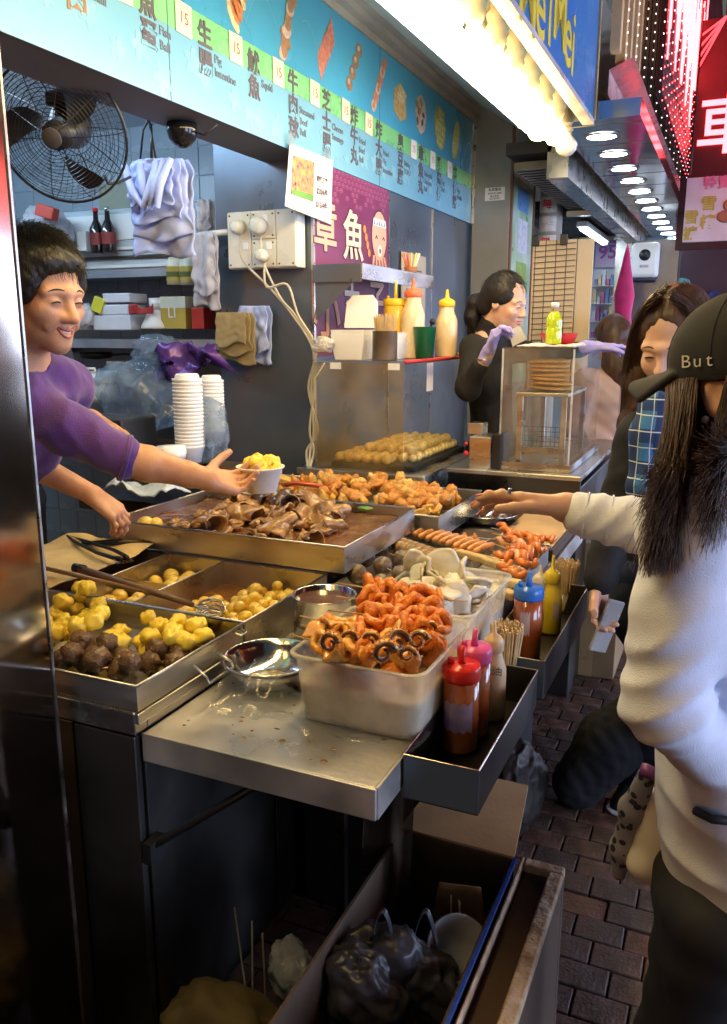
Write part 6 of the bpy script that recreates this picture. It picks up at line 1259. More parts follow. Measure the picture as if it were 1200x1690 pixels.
for j in range(4):
    MB().box(-w1/2, w1/2, -.12, -.001, h1*(.12+.22*j), h1*(.12+.22*j)+.008).build('shelf', WHITE, t)
    for i in range(7):
        c_ = [(.5, .12, .3), (.3, .25, .5), (.6, .6, .66), (.15, .3, .5), (.62, .5, .3)][(i*3+j*2) % 5]
        MB().box(-w1/2+.02+i*w1/7.4, -w1/2+.02+i*w1/7.4+w1/9, -.09, -.03, h1*(.12+.22*j)+.01, h1*(.12+.22*j)+.01+h1*(.08+.05*((i+j) % 3)), b=.003).build('product', mat('product_%s' % 'pink violet white blue tan'.split()[(i*3+j*2) % 5], c_, .4), t)
nsl = thing('shop_strip_light', 'lit cool strip light inside the neighbouring shop window', 'light', (-1.15, 7.3, 2.34)); MB().box(-.02, .02, -.6, .6, -.02, .0).build('tube', emis('shop_tube', (.7, .86, 1), 14), nsl); MB().box(-.04, .04, -.62, .62, .001, .04).build('housing', WHITE, nsl)  # strip light added to lift the dim shop interior
t, w1, h1 = panelY('window_mullion', 'shiny vertical window post right of the 95 poster', 'post', (1022, 330, 1034, 640), 8.0, STEEL)
t = thing('pink_cloth', 'magenta folded cloth hanging like a closed umbrella in the walkway', 'cloth', tuple(pY(1036, 405, 6.6)))
MB().lathe([(0, .02), (.018, -.05), (.04, -.18), (.075, -.36), (.06, -.5), (.07, -.62), (.05, -.70), (.02, -.71)][::-1], 14, sx=1, sy=.6).build('folded_fabric', mat('magenta_fabric', (.52, .015, .13), .6, var=.25, nscale=12, bump=.5, bscale=14), t)
t, w1, h1 = panelY('steel_clad_pier', 'grey steel pier carrying the white speaker box', 'pier', (1044, 398, 1093, 760), 7.4, mat('blotchy_grey_cladding', (.17, .17, .19), .35, .7, .4, 3), .3)
sp = thing('wall_speaker', 'white rounded wall device with a round dark logo high on the pier', 'device', tuple(pY(1065, 430, 7.35)))
MB().box(-.11, .11, -.06, .04, -.14, .14, b=.03).build('casing', WHITE, sp); MB().lathe([(0, 0), (.045, 0), (.045, .004), (0, .005)], 24, M=Matrix.Translation((0, -.061, .04)) @ Matrix.Rotation(math.pi/2, 4, 'X')).build('logo_disc', BLACK, sp); text('lettering', 'BOSS', .03, INK, frameM((0, -.062, -.05), (1, 0, 0), (0, 0, 1)), sp); MB().box(-.09, .09, -.055, .03, -.17, -.142, b=.01).build('base', mat('navy_base', (.02, .02, .06), .4), sp)
mo = thing('mirror_column', 'mirrored slim columns reflecting strip lights farther down the walkway', 'columns', tuple(pY(1105, 640, 9.0)))
MIRM = mat('mirror_column_metal', (.35, .37, .40), .10, 1, .3, 3)
for r in ((1090, 415, 1098, 640), (1102, 440, 1116, 640), (1118, 445, 1130, 640), (1132, 440, 1142, 640)):
    x0, x1, z0_, z1_ = onY(*r, 9.0); P(MB().box(x0, x1, 9.0, 9.1, z0_, z1_), 'column_face', MIRM, mo)
sc_ = thing('lit_shop_ceiling', 'far shop ceiling with a ladder of bright strip lights', 'ceiling lights', tuple(pY(1110, 420, 10.5)))
for k in range(6):
    p = pY(1112+k*3.4, 404+k*5.2, 10.0+.8*k); P(MB().box(p.x-.17, p.x+.17, p.y, p.y+.18, p.z, p.z+.02), 'strip_light', emis('far_strip', (.85, .95, 1), 5), sc_)
tag(MB().box(-2.2, -.42, 9.6, 20, 2.46, 2.5).build('far_ceiling', mat('pale_far_ceiling', (.3, .34, .4), .4)), 'dim ceiling beyond the slatted shopfront ceiling', 'ceiling')
tag(MB().box(-2.6, -.46, 14.5, 14.6, .02, 2.45).build('far_shop_wall', mat('dim_far_wall', (.16, .18, .22), .4, var=.4, nscale=1)), 'dim wall closing the walkway far down the street', 'wall')
# right of the walkway: stalls, goods and facades across
GDS = thing('far_goods_stall', 'cluttered far stall with blue, white and teal goods at the right edge', 'stall', tuple(pY(1175, 520, 8.0)))
for k in range(26):
    c_ = [(.03, .06, .25), (.5, .5, .55), (.08, .3, .3), (.5, .1, .1), (.45, .4, .3)][k % 5]
    MB().ball((random.uniform(-.3, .4), random.uniform(-.1, .3), random.uniform(-.9, .25)), random.uniform(.05, .12), 2, (1, 1, 1.2), .3, 1.5, k).build('garment', mat('garment_%s' % 'navy white teal red tan'.split()[k % 5], c_, .7, var=.3, bump=.4, bscale=20), GDS)
MB().box(-.35, .8, .32, .36, -1.5, .6).build('back_board', mat('dark_back_board', (.06, .03, .04), .6), GDS)
fac = tag(MB().box(-.42, 3.5, 16, 16.3, 0, 10).build('far_building', mat('night_facade', (.10, .05, .05), .7, var=.4, nscale=.6)), 'dark building front closing the street in the distance', 'building')
opp = thing('opposite_building', 'dark shop building across the street at the right', 'building', (3.6, 6, 0)); MB().box(0, .5, -8, 12, 0, 9).build('facade', mat('night_facade', (.1, .05, .05)), opp)
for k in range(5): MB().box(-.02, 0, -6.5+k*3.2, -4.4+k*3.2, .6, 2.4).build('lit_window', emis('shop_window', (.55, .70, 1), 6.5), opp)  # unseen glowing panels added as cool fill for the street side
for k in range(3): MB().box(-.12, -.02, -6+k*5, -3+k*5, 2.7, 3.2).build('lit_sign', emis('opp_sign_red', (1, .12, .10), 2.0), opp)  # unseen red glowing panels added to the street fill
for k in range(3):
    p = pY(1150+k*16, 470-k*8, 9.0); t = thing('hanging_lantern', ['small red glowing vertical sign far down the street', 'second red glowing sign, slightly nearer', 'third small red sign by the right edge'][k], 'neon sign', tuple(p)); MB().box(-.04, .04, 0, .03, -.12-.05*k, .12+.06*(k == 0), b=.005).build('glow_face', emis('neon_red', (1, .06, .07), 7), t); MB().box(-.05, .05, .031, .06, -.19, .2).build('back_case', BLACKM, t)
# ================================================================== PEOPLE
def V(*a): return Vector(a)
SKINW = mat('warm_skin', (.60, .34, .20), .48, col2=(.46, .22, .12), nscale=26, bump=.5, bscale=420, sss=.2, bdist=.001)
SKINP = mat('pale_skin', (.64, .42, .31), .48, col2=(.54, .30, .21), nscale=26, bump=.5, bscale=420, sss=.2, bdist=.001)
HAIRB = mat('black_hair', (.007, .005, .0045), .55, var=.4, nscale=60, stretch=(1, 1, .12), bump=.6, bscale=150, bdist=.003)
HAIRN = mat('brown_hair', (.085, .042, .022), .48, col2=(.030, .015, .009), nscale=50, stretch=(1, 1, .12), bump=.6, bscale=150, bdist=.003)
LIP = mat('lips', (.42, .10, .08), .35); EYEW = mat('eye_white', (.70, .66, .62), .2); IRIS = mat('dark_iris', (.015, .01, .008), .1); TEETH = mat('teeth', (.75, .68, .55), .3)
class Head:
    def __init__(s, c, f, up=(0, 0, 1), sc=1.0):
        s.c = Vector(c); s.f = Vector(f).normalized(); u = Vector(up); s.u = (u-s.f*u.dot(s.f)).normalized(); s.l = s.u.cross(s.f); s.s = sc
        s.R = [[s.f[i], s.l[i], s.u[i]] for i in range(3)]
    def p(s, a, b, d): return s.c+(s.f*a+s.l*b+s.u*d)*s.s
    def skin(s, q, smile=False, ears=True):
        S_ = s.s; E = lambda c, r, k=.02, sub=False: q.ell(s.p(*c), [x*S_ for x in r], s.R, k, sub)
        E((-.012, 0, .036), (.096, .075, .090)); E((.022, 0, -.03), (.068, .060, .082), .03); E((.018, 0, -.070), (.060, .048, .042), .03)
        q.ell(s.p(.072, 0, -.098), [.020*S_]*3, None, .03)
        for b in (1, -1):
            q.ell(s.p(.060, .036*b, -.030 if not smile else -.026), [.025*S_]*3 if not smile else [.027*S_]*3, None, .02)
            q.cap(s.p(.086, .008*b, .018), s.p(.070, .048*b, .016), .011*S_, .009*S_, .015)
            q.ell(s.p(.097, .031*b, -.004), [.0125*S_]*3, None, .014, True)
            E((.0765, .031*b, -.004), (.0135, .0155, .0125), .006)
            q.ell(s.p(.096, .011*b, -.038), [.0085*S_]*3, None, .008)
            if ears:
                E((-.008, .077*b, -.004), (.018, .009, .031), .008); E((-.010, .085*b, -.002), (.010, .006, .019), .005, True)
        q.cap(s.p(.087, 0, .004), s.p(.108, 0, -.034), .008*S_, .0115*S_, .012)
        cz = -.062 if not smile else -.056
        q.cap(s.p(.090, 0, -.0625), s.p(.080, .024, cz), .0065*S_, .004*S_, .008); q.cap(s.p(.090, 0, -.0625), s.p(.080, -.024, cz), .0065*S_, .004*S_, .008)
        q.cap(s.p(.088, 0, -.076), s.p(.076, .020, cz-.010), .0070*S_, .004*S_, .008); q.cap(s.p(.088, 0, -.076), s.p(.076, -.020, cz-.010), .0070*S_, .004*S_, .008)
        if smile:
            for b in (1, -1):
                q.cap(s.p(.092, .018*b, -.032), s.p(.074, .040*b, -.060), .006*S_, .005*S_, .010); q.cap(s.p(.100, 0, -.069), s.p(.086, .021*b, -.060), .0058*S_, .004*S_, .002, sub=True)
        return q
    def e(s, q, c, r, k=.02, sub=False): q.ell(s.p(*c), [x*s.s for x in r], s.R, k, sub)
    def face(s, root, smile=False, squint=False, brow=HAIRB):
        S_ = s.s; mb = MB()
        def arc(a, b, d, w, h, x, rad, m, name, n=9, cb=0):
            xs = {'eyebrow': lambda t: .0970-(abs(b+w*t)-.008)*.44, 'eye': lambda t: .0772+.0138*math.sqrt(max(.1, 1-(w*t/.0160)**2)), 'eyelash': lambda t: .0772+.0138*math.sqrt(max(.1, 1-(w*t/.0165)**2))}.get(name, lambda t: x-.0115*t*t)
            pts = [s.p(xs(t), b+w*t, d+h*(1-t*t)+cb*t) for t in [-1+2*q/(n-1) for q in range(n)]]
            PO(MB().tube(pts, [rad*S_*(.35+.65*math.sin(math.pi*(q+.5)/n)) for q in range(n)], 6).build(name, m), root)
        for b in (1, -1):
            arc(0, .031*b, .020 if not squint else .018, .019, .006, .092, .0021, brow, 'eyebrow', cb=-.002*b)
            if squint: arc(0, .031*b, -.006, .013, .0045, .0905, .0019, IRIS, 'eye')
            else:
                o = MB().ball((0, 0, 0), 1, 2).build('eye', EYEW); o.matrix_basis = Matrix.Translation(s.p(.0815, .031*b, -.004)) @ Matrix(((s.f[0], s.l[0], s.u[0]), (s.f[1], s.l[1], s.u[1]), (s.f[2], s.l[2], s.u[2]))).to_4x4() @ Matrix.Diagonal((.009*S_, .012*S_, .0048*S_, 1)); PO(o, root)
                PO(MB().ball(s.p(.0878, .031*b, -.005), .0045*S_, 2).build('iris', IRIS), root)
                arc(0, .031*b, .0005, .0135, .003, .0905, .0014, IRIS, 'eyelash')
        if smile:
            PO(MB().tube([s.p(.0895-.012*t*t, .021*t, -.0665+.008*t*t) for t in [-1+2*q/8 for q in range(9)]], [.0048*S_*(1.1-.8*abs(-1+2*q/8)) for q in range(9)], 8).build('teeth', TEETH), root)
            arc(0, 0, -.0540, .025, -.0075, .0960, .0028, LIP, 'upper_lip'); arc(0, 0, -.0555, .024, -.0215, .0945, .0036, LIP, 'lower_lip')
            # lips curve up at the corners
        else:
            arc(0, 0, -.0635, .021, .001, .0955, .0040, LIP, 'upper_lip'); arc(0, 0, -.0735, .018, -.003, .0945, .0050, LIP, 'lower_lip')
TIPS = []
def nails(root, m, lst):
    for p, v, nn, r in lst:
        w_ = v.cross(nn).normalized(); o = MB().ball((0, 0, 0), 1, 2).build('nail', m); o.matrix_basis = Matrix.Translation(p) @ Matrix((v, w_, nn)).transposed().to_4x4() @ Matrix.Diagonal((r*.85, r*.68, r*.30, 1)); PO(o, root)
    lst.clear()
def hand(q, W, d, n, t, curls, s=1.0, thumb=(.6, .75, .25), tcurl=15, spread=.06, k=.007):
    """palm, four unequal bent fingers and a thumb; fingers curl towards n, thumb lies on side t"""
    d = Vector(d).normalized(); n = Vector(n); n = (n-d*n.dot(d)).normalized(); t = Vector(t); t = (t-d*t.dot(d)-n*t.dot(n)).normalized(); W = Vector(W)
    L = (.070, .078, .073, .056)
    for j in range(4):
        o = .030-.020*j; kn = W+(d*(.086-.004*abs(j-1))+t*o)*s
        q.cap(W+t*o*.55*s+d*.01*s, kn, .0165*s, .0115*s, .012)
        dd = (d+t*(.09-.06*j)*spread*10*.3).normalized(); p = kn; ang = 0; r = (.0092, .0095, .0090, .0078)[j]*s
        for i, fr in enumerate((.45, .31, .24)):
            ang += math.radians(curls[j][i]); v = dd*math.cos(ang)+n*math.sin(ang); p2 = p+v*L[j]*fr*s
            q.cap(p, p2, r*(1-.08*i), r*(.92-.08*i), .004); p = p2
            if i < 2: q.ell(p-(n*math.cos(ang)-dd*math.sin(ang))*r*.25, (r*1.02,)*3, None, .003)
        TIPS.append((p-v*r*.2-(n*math.cos(ang)-dd*math.sin(ang))*r*.62, v, (n*math.cos(ang)-dd*math.sin(ang)), r))
    b = W+(d*.022+t*.022+n*.006)*s; v = (d*thumb[0]+t*thumb[1]+n*thumb[2]).normalized(); p = b
    for i, L_ in enumerate((.042, .034, .027)):
        p2 = p+v*L_*s; q.cap(p, p2, (.014, .0105, .0098)[i]*s, (.0108, .0098, .0085)[i]*s, .008 if i == 0 else .004); p = p2
        v = (v*math.cos(math.radians(tcurl))+(d*.5+n*.5).normalized()*math.sin(math.radians(tcurl))).normalized()
    return q
def bbox(pts, pad):
    a = np.array([list(p) for p in pts]); return a.min(0)-pad, a.max(0)+pad
def torso(q, N, Pv, l, w=.165, d=.10, g=0, hem=None, k=.04):
    """chest, waist and hips between the neck base N and the pelvis Pv, shoulders along l"""
    N, Pv, l = Vector(N), Vector(Pv), Vector(l).normalized(); ax = (N-Pv).normalized(); f = l.cross(ax).normalized(); R = [[l[i], f[i], ax[i]] for i in range(3)]; H = (N-Pv).length
    for u, ww, dd in ((.86, w*.95, d*.85), (.70, w, d), (.50, w*.86, d*.95), (.30, w*.82, d*.92), (.10, w*.92, d*1.02), (-.04, w*.98, d*1.05)):
        q.ell(Pv+ax*H*u, (ww+g, dd+g, H*.20), R, k)
    return q
def legs(root, Pv, l, f, m, shoe, sole=None, h=.008, feet=None, r=(.088, .058, .045)):
    Pv = Vector(Pv); l = Vector(l).normalized(); f = Vector(f).normalized(); F_ = feet or [V(Pv.x, Pv.y, 0)+l*.10*b+f*.02*b for b in (1, -1)]
    pts = [Pv]+F_; lo, hi = bbox(pts+[p+f*.2 for p in F_]+[p-f*.08 for p in F_], .15); lo[2] = -.02; q = SDF(lo, hi, h)
    for b, ft in zip((1, -1), F_):
        hip = Pv+l*.085*b; an = ft+V(0, 0, .085); kn = (hip+an)/2+f*.035
        q.chain([hip, kn, an], list(r), .03)
    q.ell(Pv+V(0, 0, .02), (.15, .15, .10), None, .04)
    q.disp(fbm(5, 22, .004)); q.build('trousers', m, None)
    return F_
def legs_obj(root, *a, **kw):
    before = set(bpy.data.objects); F_ = legs(root, *a, **kw)
    for o in set(bpy.data.objects)-before: PO(o, root)
    f = Vector(a[2]).normalized(); shoe = a[4]; sole = kw.get('sole')
    for ft in F_:
        q = SDF(*bbox([ft-f*.08, ft+f*.2, ft+V(0, 0, .12)], .06), .005)
        q.cap(ft+V(0, 0, .05)-f*.03, ft+V(0, 0, .038)+f*.13, .040, .032, .02).cap(ft+V(0, 0, .06)-f*.02, ft+V(0, 0, .11), .042, .040, .02).cut((0, 0, .022), (0, 0, -1)); PO(q.build('shoe', shoe), root)
        q = SDF(*bbox([ft-f*.08, ft+f*.2, ft], .06), .005); q.cap(ft+V(0, 0, .02)-f*.035, ft+V(0, 0, .02)+f*.14, .046, .040, .01).cut((0, 0, .030), (0, 0, 1)).cut((0, 0, .0225 if ft.z > -1 else 0), (0, 0, -1)); PO(q.build('sole', sole or shoe), root)
def strands(name, m, root, gens, rad=.0011, sides=3):
    mb = MB()
    for pts in gens:
        n = len(pts); mb.tube(pts, [rad*(1-.7*i/(n-1)) for i in range(n)], sides, cap=False)
    o = mb.build(name, m); o.data.polygons.foreach_set('use_smooth', [True]*len(o.data.polygons)); return PO(o, root)
def bez(P0, P1, P2, P3, n=10): return [P0*(1-t)**3+P1*3*t*(1-t)**2+P2*3*t*t*(1-t)+P3*t**3 for t in [i/(n-1) for i in range(n)]]
def folds(c, ax, lat, amp, fr, rad, ph=0):
    c, ax, lat = Vector(c), Vector(ax).normalized(), Vector(lat).normalized()
    def fn(x, y, z):
        X, Y, Z = x-c.x, y-c.y, z-c.z; t = X*ax.x+Y*ax.y+Z*ax.z; w = X*lat.x+Y*lat.y+Z*lat.z; r2 = X*X+Y*Y+Z*Z
        s_ = np.sin(t*fr+2.2*np.sin(w*17+ph)+ph); return (amp*np.exp(-r2/rad**2)*(np.abs(s_)*2-1.1)).astype(np.float32)
    return fn
RI = Vector((math.cos(YAW), math.sin(YAW), 0)); FO = Vector((-math.sin(YAW), math.cos(YAW), 0))
rj = lambda s: Vector((random.uniform(-s, s), random.uniform(-s, s), random.uniform(-s, s)))

# ---------------- smiling vendor in purple
pv = thing('person', 'smiling short-haired woman in a purple knit top handing over a foam bowl', 'person', (-2.0, 1.75, 0))
H1 = Head(pF(66, 485, 1.84), RI*.86-FO*.46+V(0, 0, -.20), sc=.99)
N1 = H1.p(-.055, 0, -.17); l1 = V(.25, .97, 0)
S1R = pF(42, 668, 1.84); E1R = pF(192, 752, 1.80); W1R = pF(338, 790, 1.86)
S1L = N1+l1*.14+V(-.03, 0, -.06); E1L = pF(60, 770, 2.10); W1L = pF(150, 815, 2.12)
PV1 = V(-2.08, 1.66, .92)
q = SDF(*bbox([H1.c+V(0, 0, .15), S1R, E1R, SBW, E1L, W1L, N1, H1.c, pF(215, 865, 2.15), H1.c-V(.1, .1, 0)], .09), .0036)
H1.skin(q, smile=True); q.chain([H1.p(-.030, 0, -.05), N1], [.054, .060], .03); q.chain([N1, S1R], [.055, .045], .03); q.chain([S1R, E1R], [.040, .036], .03); q.chain([E1R, E1R.lerp(W1R, .12), E1R.lerp(W1R, .35), E1R.lerp(W1R, .8), W1R], [.034, .039, .040, .029, .027], .012)
q.chain([N1, S1L, E1L, W1L], [.05, .042, .036, .026], .02)
bc = SBW+V(0, 0, -.005); toB = (bc-W1R); dh = toB.normalized(); side = dh.cross(V(0, 0, 1)).normalized()
# right hand: thumb over the rim, fingers under and behind the bowl
hand(q, W1R, dh+V(0, 0, -.10), side*.55+V(0, 0, .75), V(0, 0, 1)-side*.3, [(18, 38, 22), (22, 38, 20), (24, 40, 22), (30, 42, 24)], 1.0, thumb=(.75, .72, .10), tcurl=22)
hand(q, W1L, pF(208, 858, 2.14)-W1L, FO*.2+V(-.3, 0, -.9), RI+V(0, 0, .1), [(22, 30, 20), (25, 34, 20), (28, 36, 20), (32, 36, 20)], 1.0, thumb=(.7, .65, .4))
PO(q.build('body', SKINW), pv); nails(pv, mat('bare_nail', (.66, .42, .33), .25), TIPS); H1.face(pv, smile=True, squint=True)
PUR = mat('purple_knit', (.085, .028, .20), .85, var=.2, nscale=40, bump=.5, bscale=240, sheen=.3, bdist=.002)
q = SDF(*bbox([S1R, E1R, E1L, PV1, N1], .14), .0065)
torso(q, N1+V(-.02, 0, -.03), PV1, l1, .18, .11); q.chain([N1+V(0, 0, -.05), S1R], [.075, .064], .04); q.chain([S1R, S1R.lerp(E1R, .5), E1R.lerp(W1R, .08)], [.062, .056, .048], .03); q.chain([N1+l1*.08+V(0, 0, -.05), S1L, E1L], [.07, .06, .045], .03)
q.disp(fbm(3, 22, .003)); q.disp(folds(E1R.lerp(S1R, .3), (E1R-S1R)+V(0, 0, .1), V(0, 0, 1), .0035, 60, .08)); q.disp(folds(S1R+V(0, 0, -.03), (E1R-S1R).normalized()+V(0, 0, -.8), FO, .006, 42, .14, 1)); q.cap(H1.p(-.03, 0, -.05), N1+V(0, 0, .0), .05, .064, .008, sub=True); PO(q.build('purple_top', PUR), pv)
mbc = MB(); ax = (W1R-E1R).normalized(); 
for k in range(2): 
    c_ = E1R.lerp(W1R, .085+.02*k); a_ = ax.cross(V(0, 0, 1)).normalized(); b_ = ax.cross(a_); mbc.tube([c_+(a_*math.cos(t)+b_*math.sin(t))*.050 for t in [2*math.pi*i/28 for i in range(29)]], .0045, 6, cap=False)
PO(mbc.build('cuff', PUR), pv)
q = SDF(*bbox([H1.p(-.07, 0, .08), H1.p(.07, 0, .08), H1.p(-.07, 0, -.05)], .14), .004)
H1.e(q, (-.026, 0, .040), (.098, .081, .092), .02); H1.e(q, (-.070, 0, -.02), (.055, .078, .075), .03)
for b in (1, -1): H1.e(q, (-.015, .062*b, .030), (.078, .036, .058), .02); H1.e(q, (.030, .045*b, .066), (.042, .028, .030), .02)
H1.e(q, (.036, .0, .078), (.052, .060, .034), .02); H1.e(q, (.118, 0, -.040), (.078, .072, .100), .012, True)
q.disp(fbm(21, 60, .003)); q.disp(fbm(24, 170, .0016)); PO(q.build('hair', HAIRB), pv)
def short_hair(H, n, L=.045, seed=0):
    rr = random.Random(seed)
    for _ in range(n):
        th = rr.uniform(0, 6.28); ph = rr.uniform(.0, 1.45); d = H.f*math.sin(ph)*math.cos(th)+H.l*math.sin(ph)*math.sin(th)+H.u*math.cos(ph)
        r0 = H.p(-.026, 0, .043)+(H.f*(d.dot(H.f)*.098)+H.l*(d.dot(H.l)*.084)+H.u*(d.dot(H.u)*.092))*H.s
        if d.dot(H.f) > .55 and d.dot(H.u) < .55: continue
        g = (V(0, 0, -.6)+H.f*.5+H.l*rr.uniform(-.5, .5)); g = (g-d*g.dot(d)).normalized()
        yield bez(r0, r0+g*L*.4+d*.006, r0+g*L*.8+d*.006, r0+g*L*1.1+d*rr.uniform(-.004, .010)+V(0, 0, -.006), 6)
strands('hair_strands', HAIRB, pv, short_hair(H1, 2200, .060), .0009)
PO(MB().tube([N1+(H1.f*math.cos(t)*.058+H1.l*math.sin(t)*.062)+V(0, 0, .012+.018*-math.cos(t)) for t in [2*math.pi*i/24 for i in range(25)]], .0018, 5, cap=False).build('necklace', mat('gold_chain', (.7, .45, .15), .3, 1)), pv)
legs_obj(pv, PV1, l1, V(.97, -.2, 0), mat('dark_trousers', (.02, .02, .025), .8), BLACKM, h=.012, feet=[V(-2.1, 1.76, 0), V(-2.1, 1.55, 0)])
# ---------------- helper behind her, mostly hidden
ph_ = thing('person', 'mostly hidden worker in a dark navy top behind the smiling vendor', 'person', (-2.6, 2.4, 0))
H2 = Head(pF(40, 470, 2.95), RI*.8+FO*.4+V(0, 0, -.3)); N2 = H2.p(-.05, 0, -.18); l2 = V(-.1, .95, 0)
S2 = pF(82, 590, 2.75); E2 = pF(122, 690, 2.7); W2 = pF(150, 690, 2.45)
q = SDF(*bbox([H2.c+V(0, 0, .13), S2, E2, W2, N2], .12), .006); H2.skin(q); q.chain([H2.p(-.03, 0, -.05), N2, S2, E2, W2], [.054, .06, .045, .038, .028], .02); hand(q, W2, RI*.5-FO*.5+V(0, 0, -.2), V(0, 0, -1), RI, [(25, 35, 20)]*4); PO(q.build('body', SKINW), ph_)
q = SDF(*bbox([S2, E2, N2, V(N2.x, N2.y, .9)], .16), .009); torso(q, N2+V(0, 0, -.03), V(N2.x-.05, N2.y, .92), l2, .18, .11); q.chain([N2+V(0, 0, -.06), S2, E2], [.08, .068, .052], .03); q.disp(fbm(4, 24, .005)); PO(q.build('navy_top', mat('navy_cloth', (.010, .014, .03), .8, bump=.3)), ph_)
q = SDF(*bbox([H2.c], .16), .006); q.ell(H2.p(-.03, 0, .05), [.10, .088, .096], H2.R).ell(H2.p(.1, 0, -.02), [.075, .08, .09], H2.R, .01, True); PO(q.build('hair', HAIRB), ph_)
legs_obj(ph_, V(N2.x-.05, N2.y, .92), l2, V(.9, 0, 0), mat('dark_trousers', (.02, .02, .025)), BLACKM, h=.014)

# ---------------- vendor in black with purple gloves
pb = thing('person', 'woman in a black jumper with a ponytail and lavender gloves at the waffle cabinet', 'person', (-1.0, 3.9, 0))
H3 = Head(pF(834, 500, 3.84), RI*.80-FO*.60+V(0, 0, -.24), sc=1.0)
N3 = H3.p(-.05, 0, -.175); l3 = V(.12, .99, 0); PV3 = V(-1.03, 3.88, .95)
S3R = N3-l3*.15+V(0, 0, -.05); E3R = pF(772, 640, 3.62); W3R = pF(806, 583, 3.52); S3L = N3+l3*.14+V(0, 0, -.05); E3L = pF(905, 585, 4.0); W3L = pF(980, 573, 3.95)
q = SDF(*bbox([H3.c+V(0, 0, .13), S3R, E3R, W3R, N3, pF(1050, 575, 3.95), E3L, pF(830, 540, 3.5)], .09), .005)
H3.skin(q); q.chain([H3.p(-.03, 0, -.05), N3], [.052, .055], .02); q.chain([N3, S3R, E3R, W3R], [.05, .044, .036, .026], .02); q.chain([N3, S3L, E3L, W3L], [.05, .044, .036, .026], .02); PO(q.build('body', SKINP), pb); H3.face(pb, squint=True)
GLV = mat('lavender_glove', (.36, .32, .66), .4, var=.12, nscale=20, bump=.4, bscale=60)
q = SDF(*bbox([W3R, pF(840, 545, 3.48)], .08), .0035); q.cap(W3R-(W3R-E3R).normalized()*.03, W3R+V(0, 0, .01), .030, .028); hand(q, W3R, RI*.30+V(0, 0, .85), RI*.8-FO*.4, -FO+RI*.3, [(40, 45, 25), (45, 45, 25), (50, 50, 25), (55, 50, 25)], 1.08); q.disp(fbm(2, 90, .001)); PO(q.build('glove', GLV), pb)
q = SDF(*bbox([W3L, pF(1052, 578, 3.95)], .08), .0035); q.cap(W3L-RI*.05, W3L+RI*.01, .033, .030); hand(q, W3L, RI+V(0, 0, -.03), V(0, 0, -1)-FO*.3, -FO*.8+V(0, 0, .5), [(4, 12, 8), (6, 14, 10), (10, 18, 12), (16, 22, 12)], 1.08, thumb=(.9, .4, .2)); q.disp(fbm(2, 90, .001)); PO(q.build('glove', GLV), pb)
BLK = mat('black_jumper_knit', (.010, .009, .010), .85, var=.3, bump=.3, bscale=160)
q = SDF(*bbox([S3R, E3R, E3L, W3L, PV3, N3], .13), .008)
torso(q, N3+V(0, 0, -.03), PV3, l3, .17, .10); q.cap(N3+V(0, 0, -.02), H3.p(-.04, 0, -.115), .064, .058, .02); q.chain([N3+V(0, 0, -.06), S3R, E3R, E3R.lerp(W3R, .6)], [.075, .062, .052, .040], .03); q.chain([N3+V(0, 0, -.06), S3L, E3L, E3L.lerp(W3L, .75)], [.075, .06, .05, .038], .03); q.disp(fbm(4, 24, .0045)); PO(q.build('black_jumper', BLK), pb)
q = SDF(*bbox([H3.p(-.22, 0, 0), H3.p(.08, 0, .10), H3.p(-.18, 0, -.22)], .14), .0045)
H3.e(q, (-.024, 0, .048), (.098, .083, .090), .02); H3.e(q, (.112, 0, -.035), (.078, .075, .115), .012, True)
for b in (1, -1): H3.e(q, (-.025, .058*b, .034), (.078, .036, .052), .02); H3.e(q, (-.075, .04*b, -.02), (.045, .045, .055), .02)
q.chain([H3.p(-.11, 0, .01), H3.p(-.150, 0, -.035), H3.p(-.145, 0, -.10), H3.p(-.115, 0, -.16)], [.024, .040, .042, .022], .02); q.disp(fbm(22, 80, .0025)); PO(q.build('hair', HAIRB), pb)
def pony():
    for _ in range(300):
        a = random.random()*6.28; r = .036*math.sqrt(random.random()); o = H3.l*r*math.cos(a)+H3.u*r*math.sin(a)
        yield bez(H3.p(-.105, 0, .012)+o*.4, H3.p(-.17, 0, -.01)+o, H3.p(-.175, 0, -.11)+o, H3.p(-.12, 0, -.19)+o*1.2, 8)
strands('hair_strands', HAIRB, pb, pony(), .0012); strands('hair_strands', HAIRB, pb, short_hair(H3, 300, .05, 5), .0009)
PO(MB().tube([W3R-(W3R-E3R).normalized()*.035+(RI*math.cos(t)+FO*math.sin(t))*.030 for t in [2*math.pi*i/20 for i in range(21)]], .004, 6, cap=False).build('bracelet', mat('gold_chain', (.7, .45, .15))), pb)
tag(MB().add([pF(838, 545, 3.50), pF(858, 538, 3.52), pF(870, 560, 3.50), pF(846, 572, 3.48)]+[pF(838, 545, 3.51), pF(858, 538, 3.53), pF(870, 560, 3.51), pF(846, 572, 3.49)], [(0, 1, 2, 3), (7, 6, 5, 4), (0, 4, 5, 1), (1, 5, 6, 2), (2, 6, 7, 3), (3, 7, 4, 0)]).build('clear_paper_bag', mat('greyish_waxed_bag', (.45, .42, .38), .4, trans=.2)), 'small greyish waxed bag held open in the raised glove', 'paper bag')
legs_obj(pb, PV3, l3, V(.99, 0, 0), mat('dark_trousers', (.02, .02, .025)), BLACKM, h=.014)

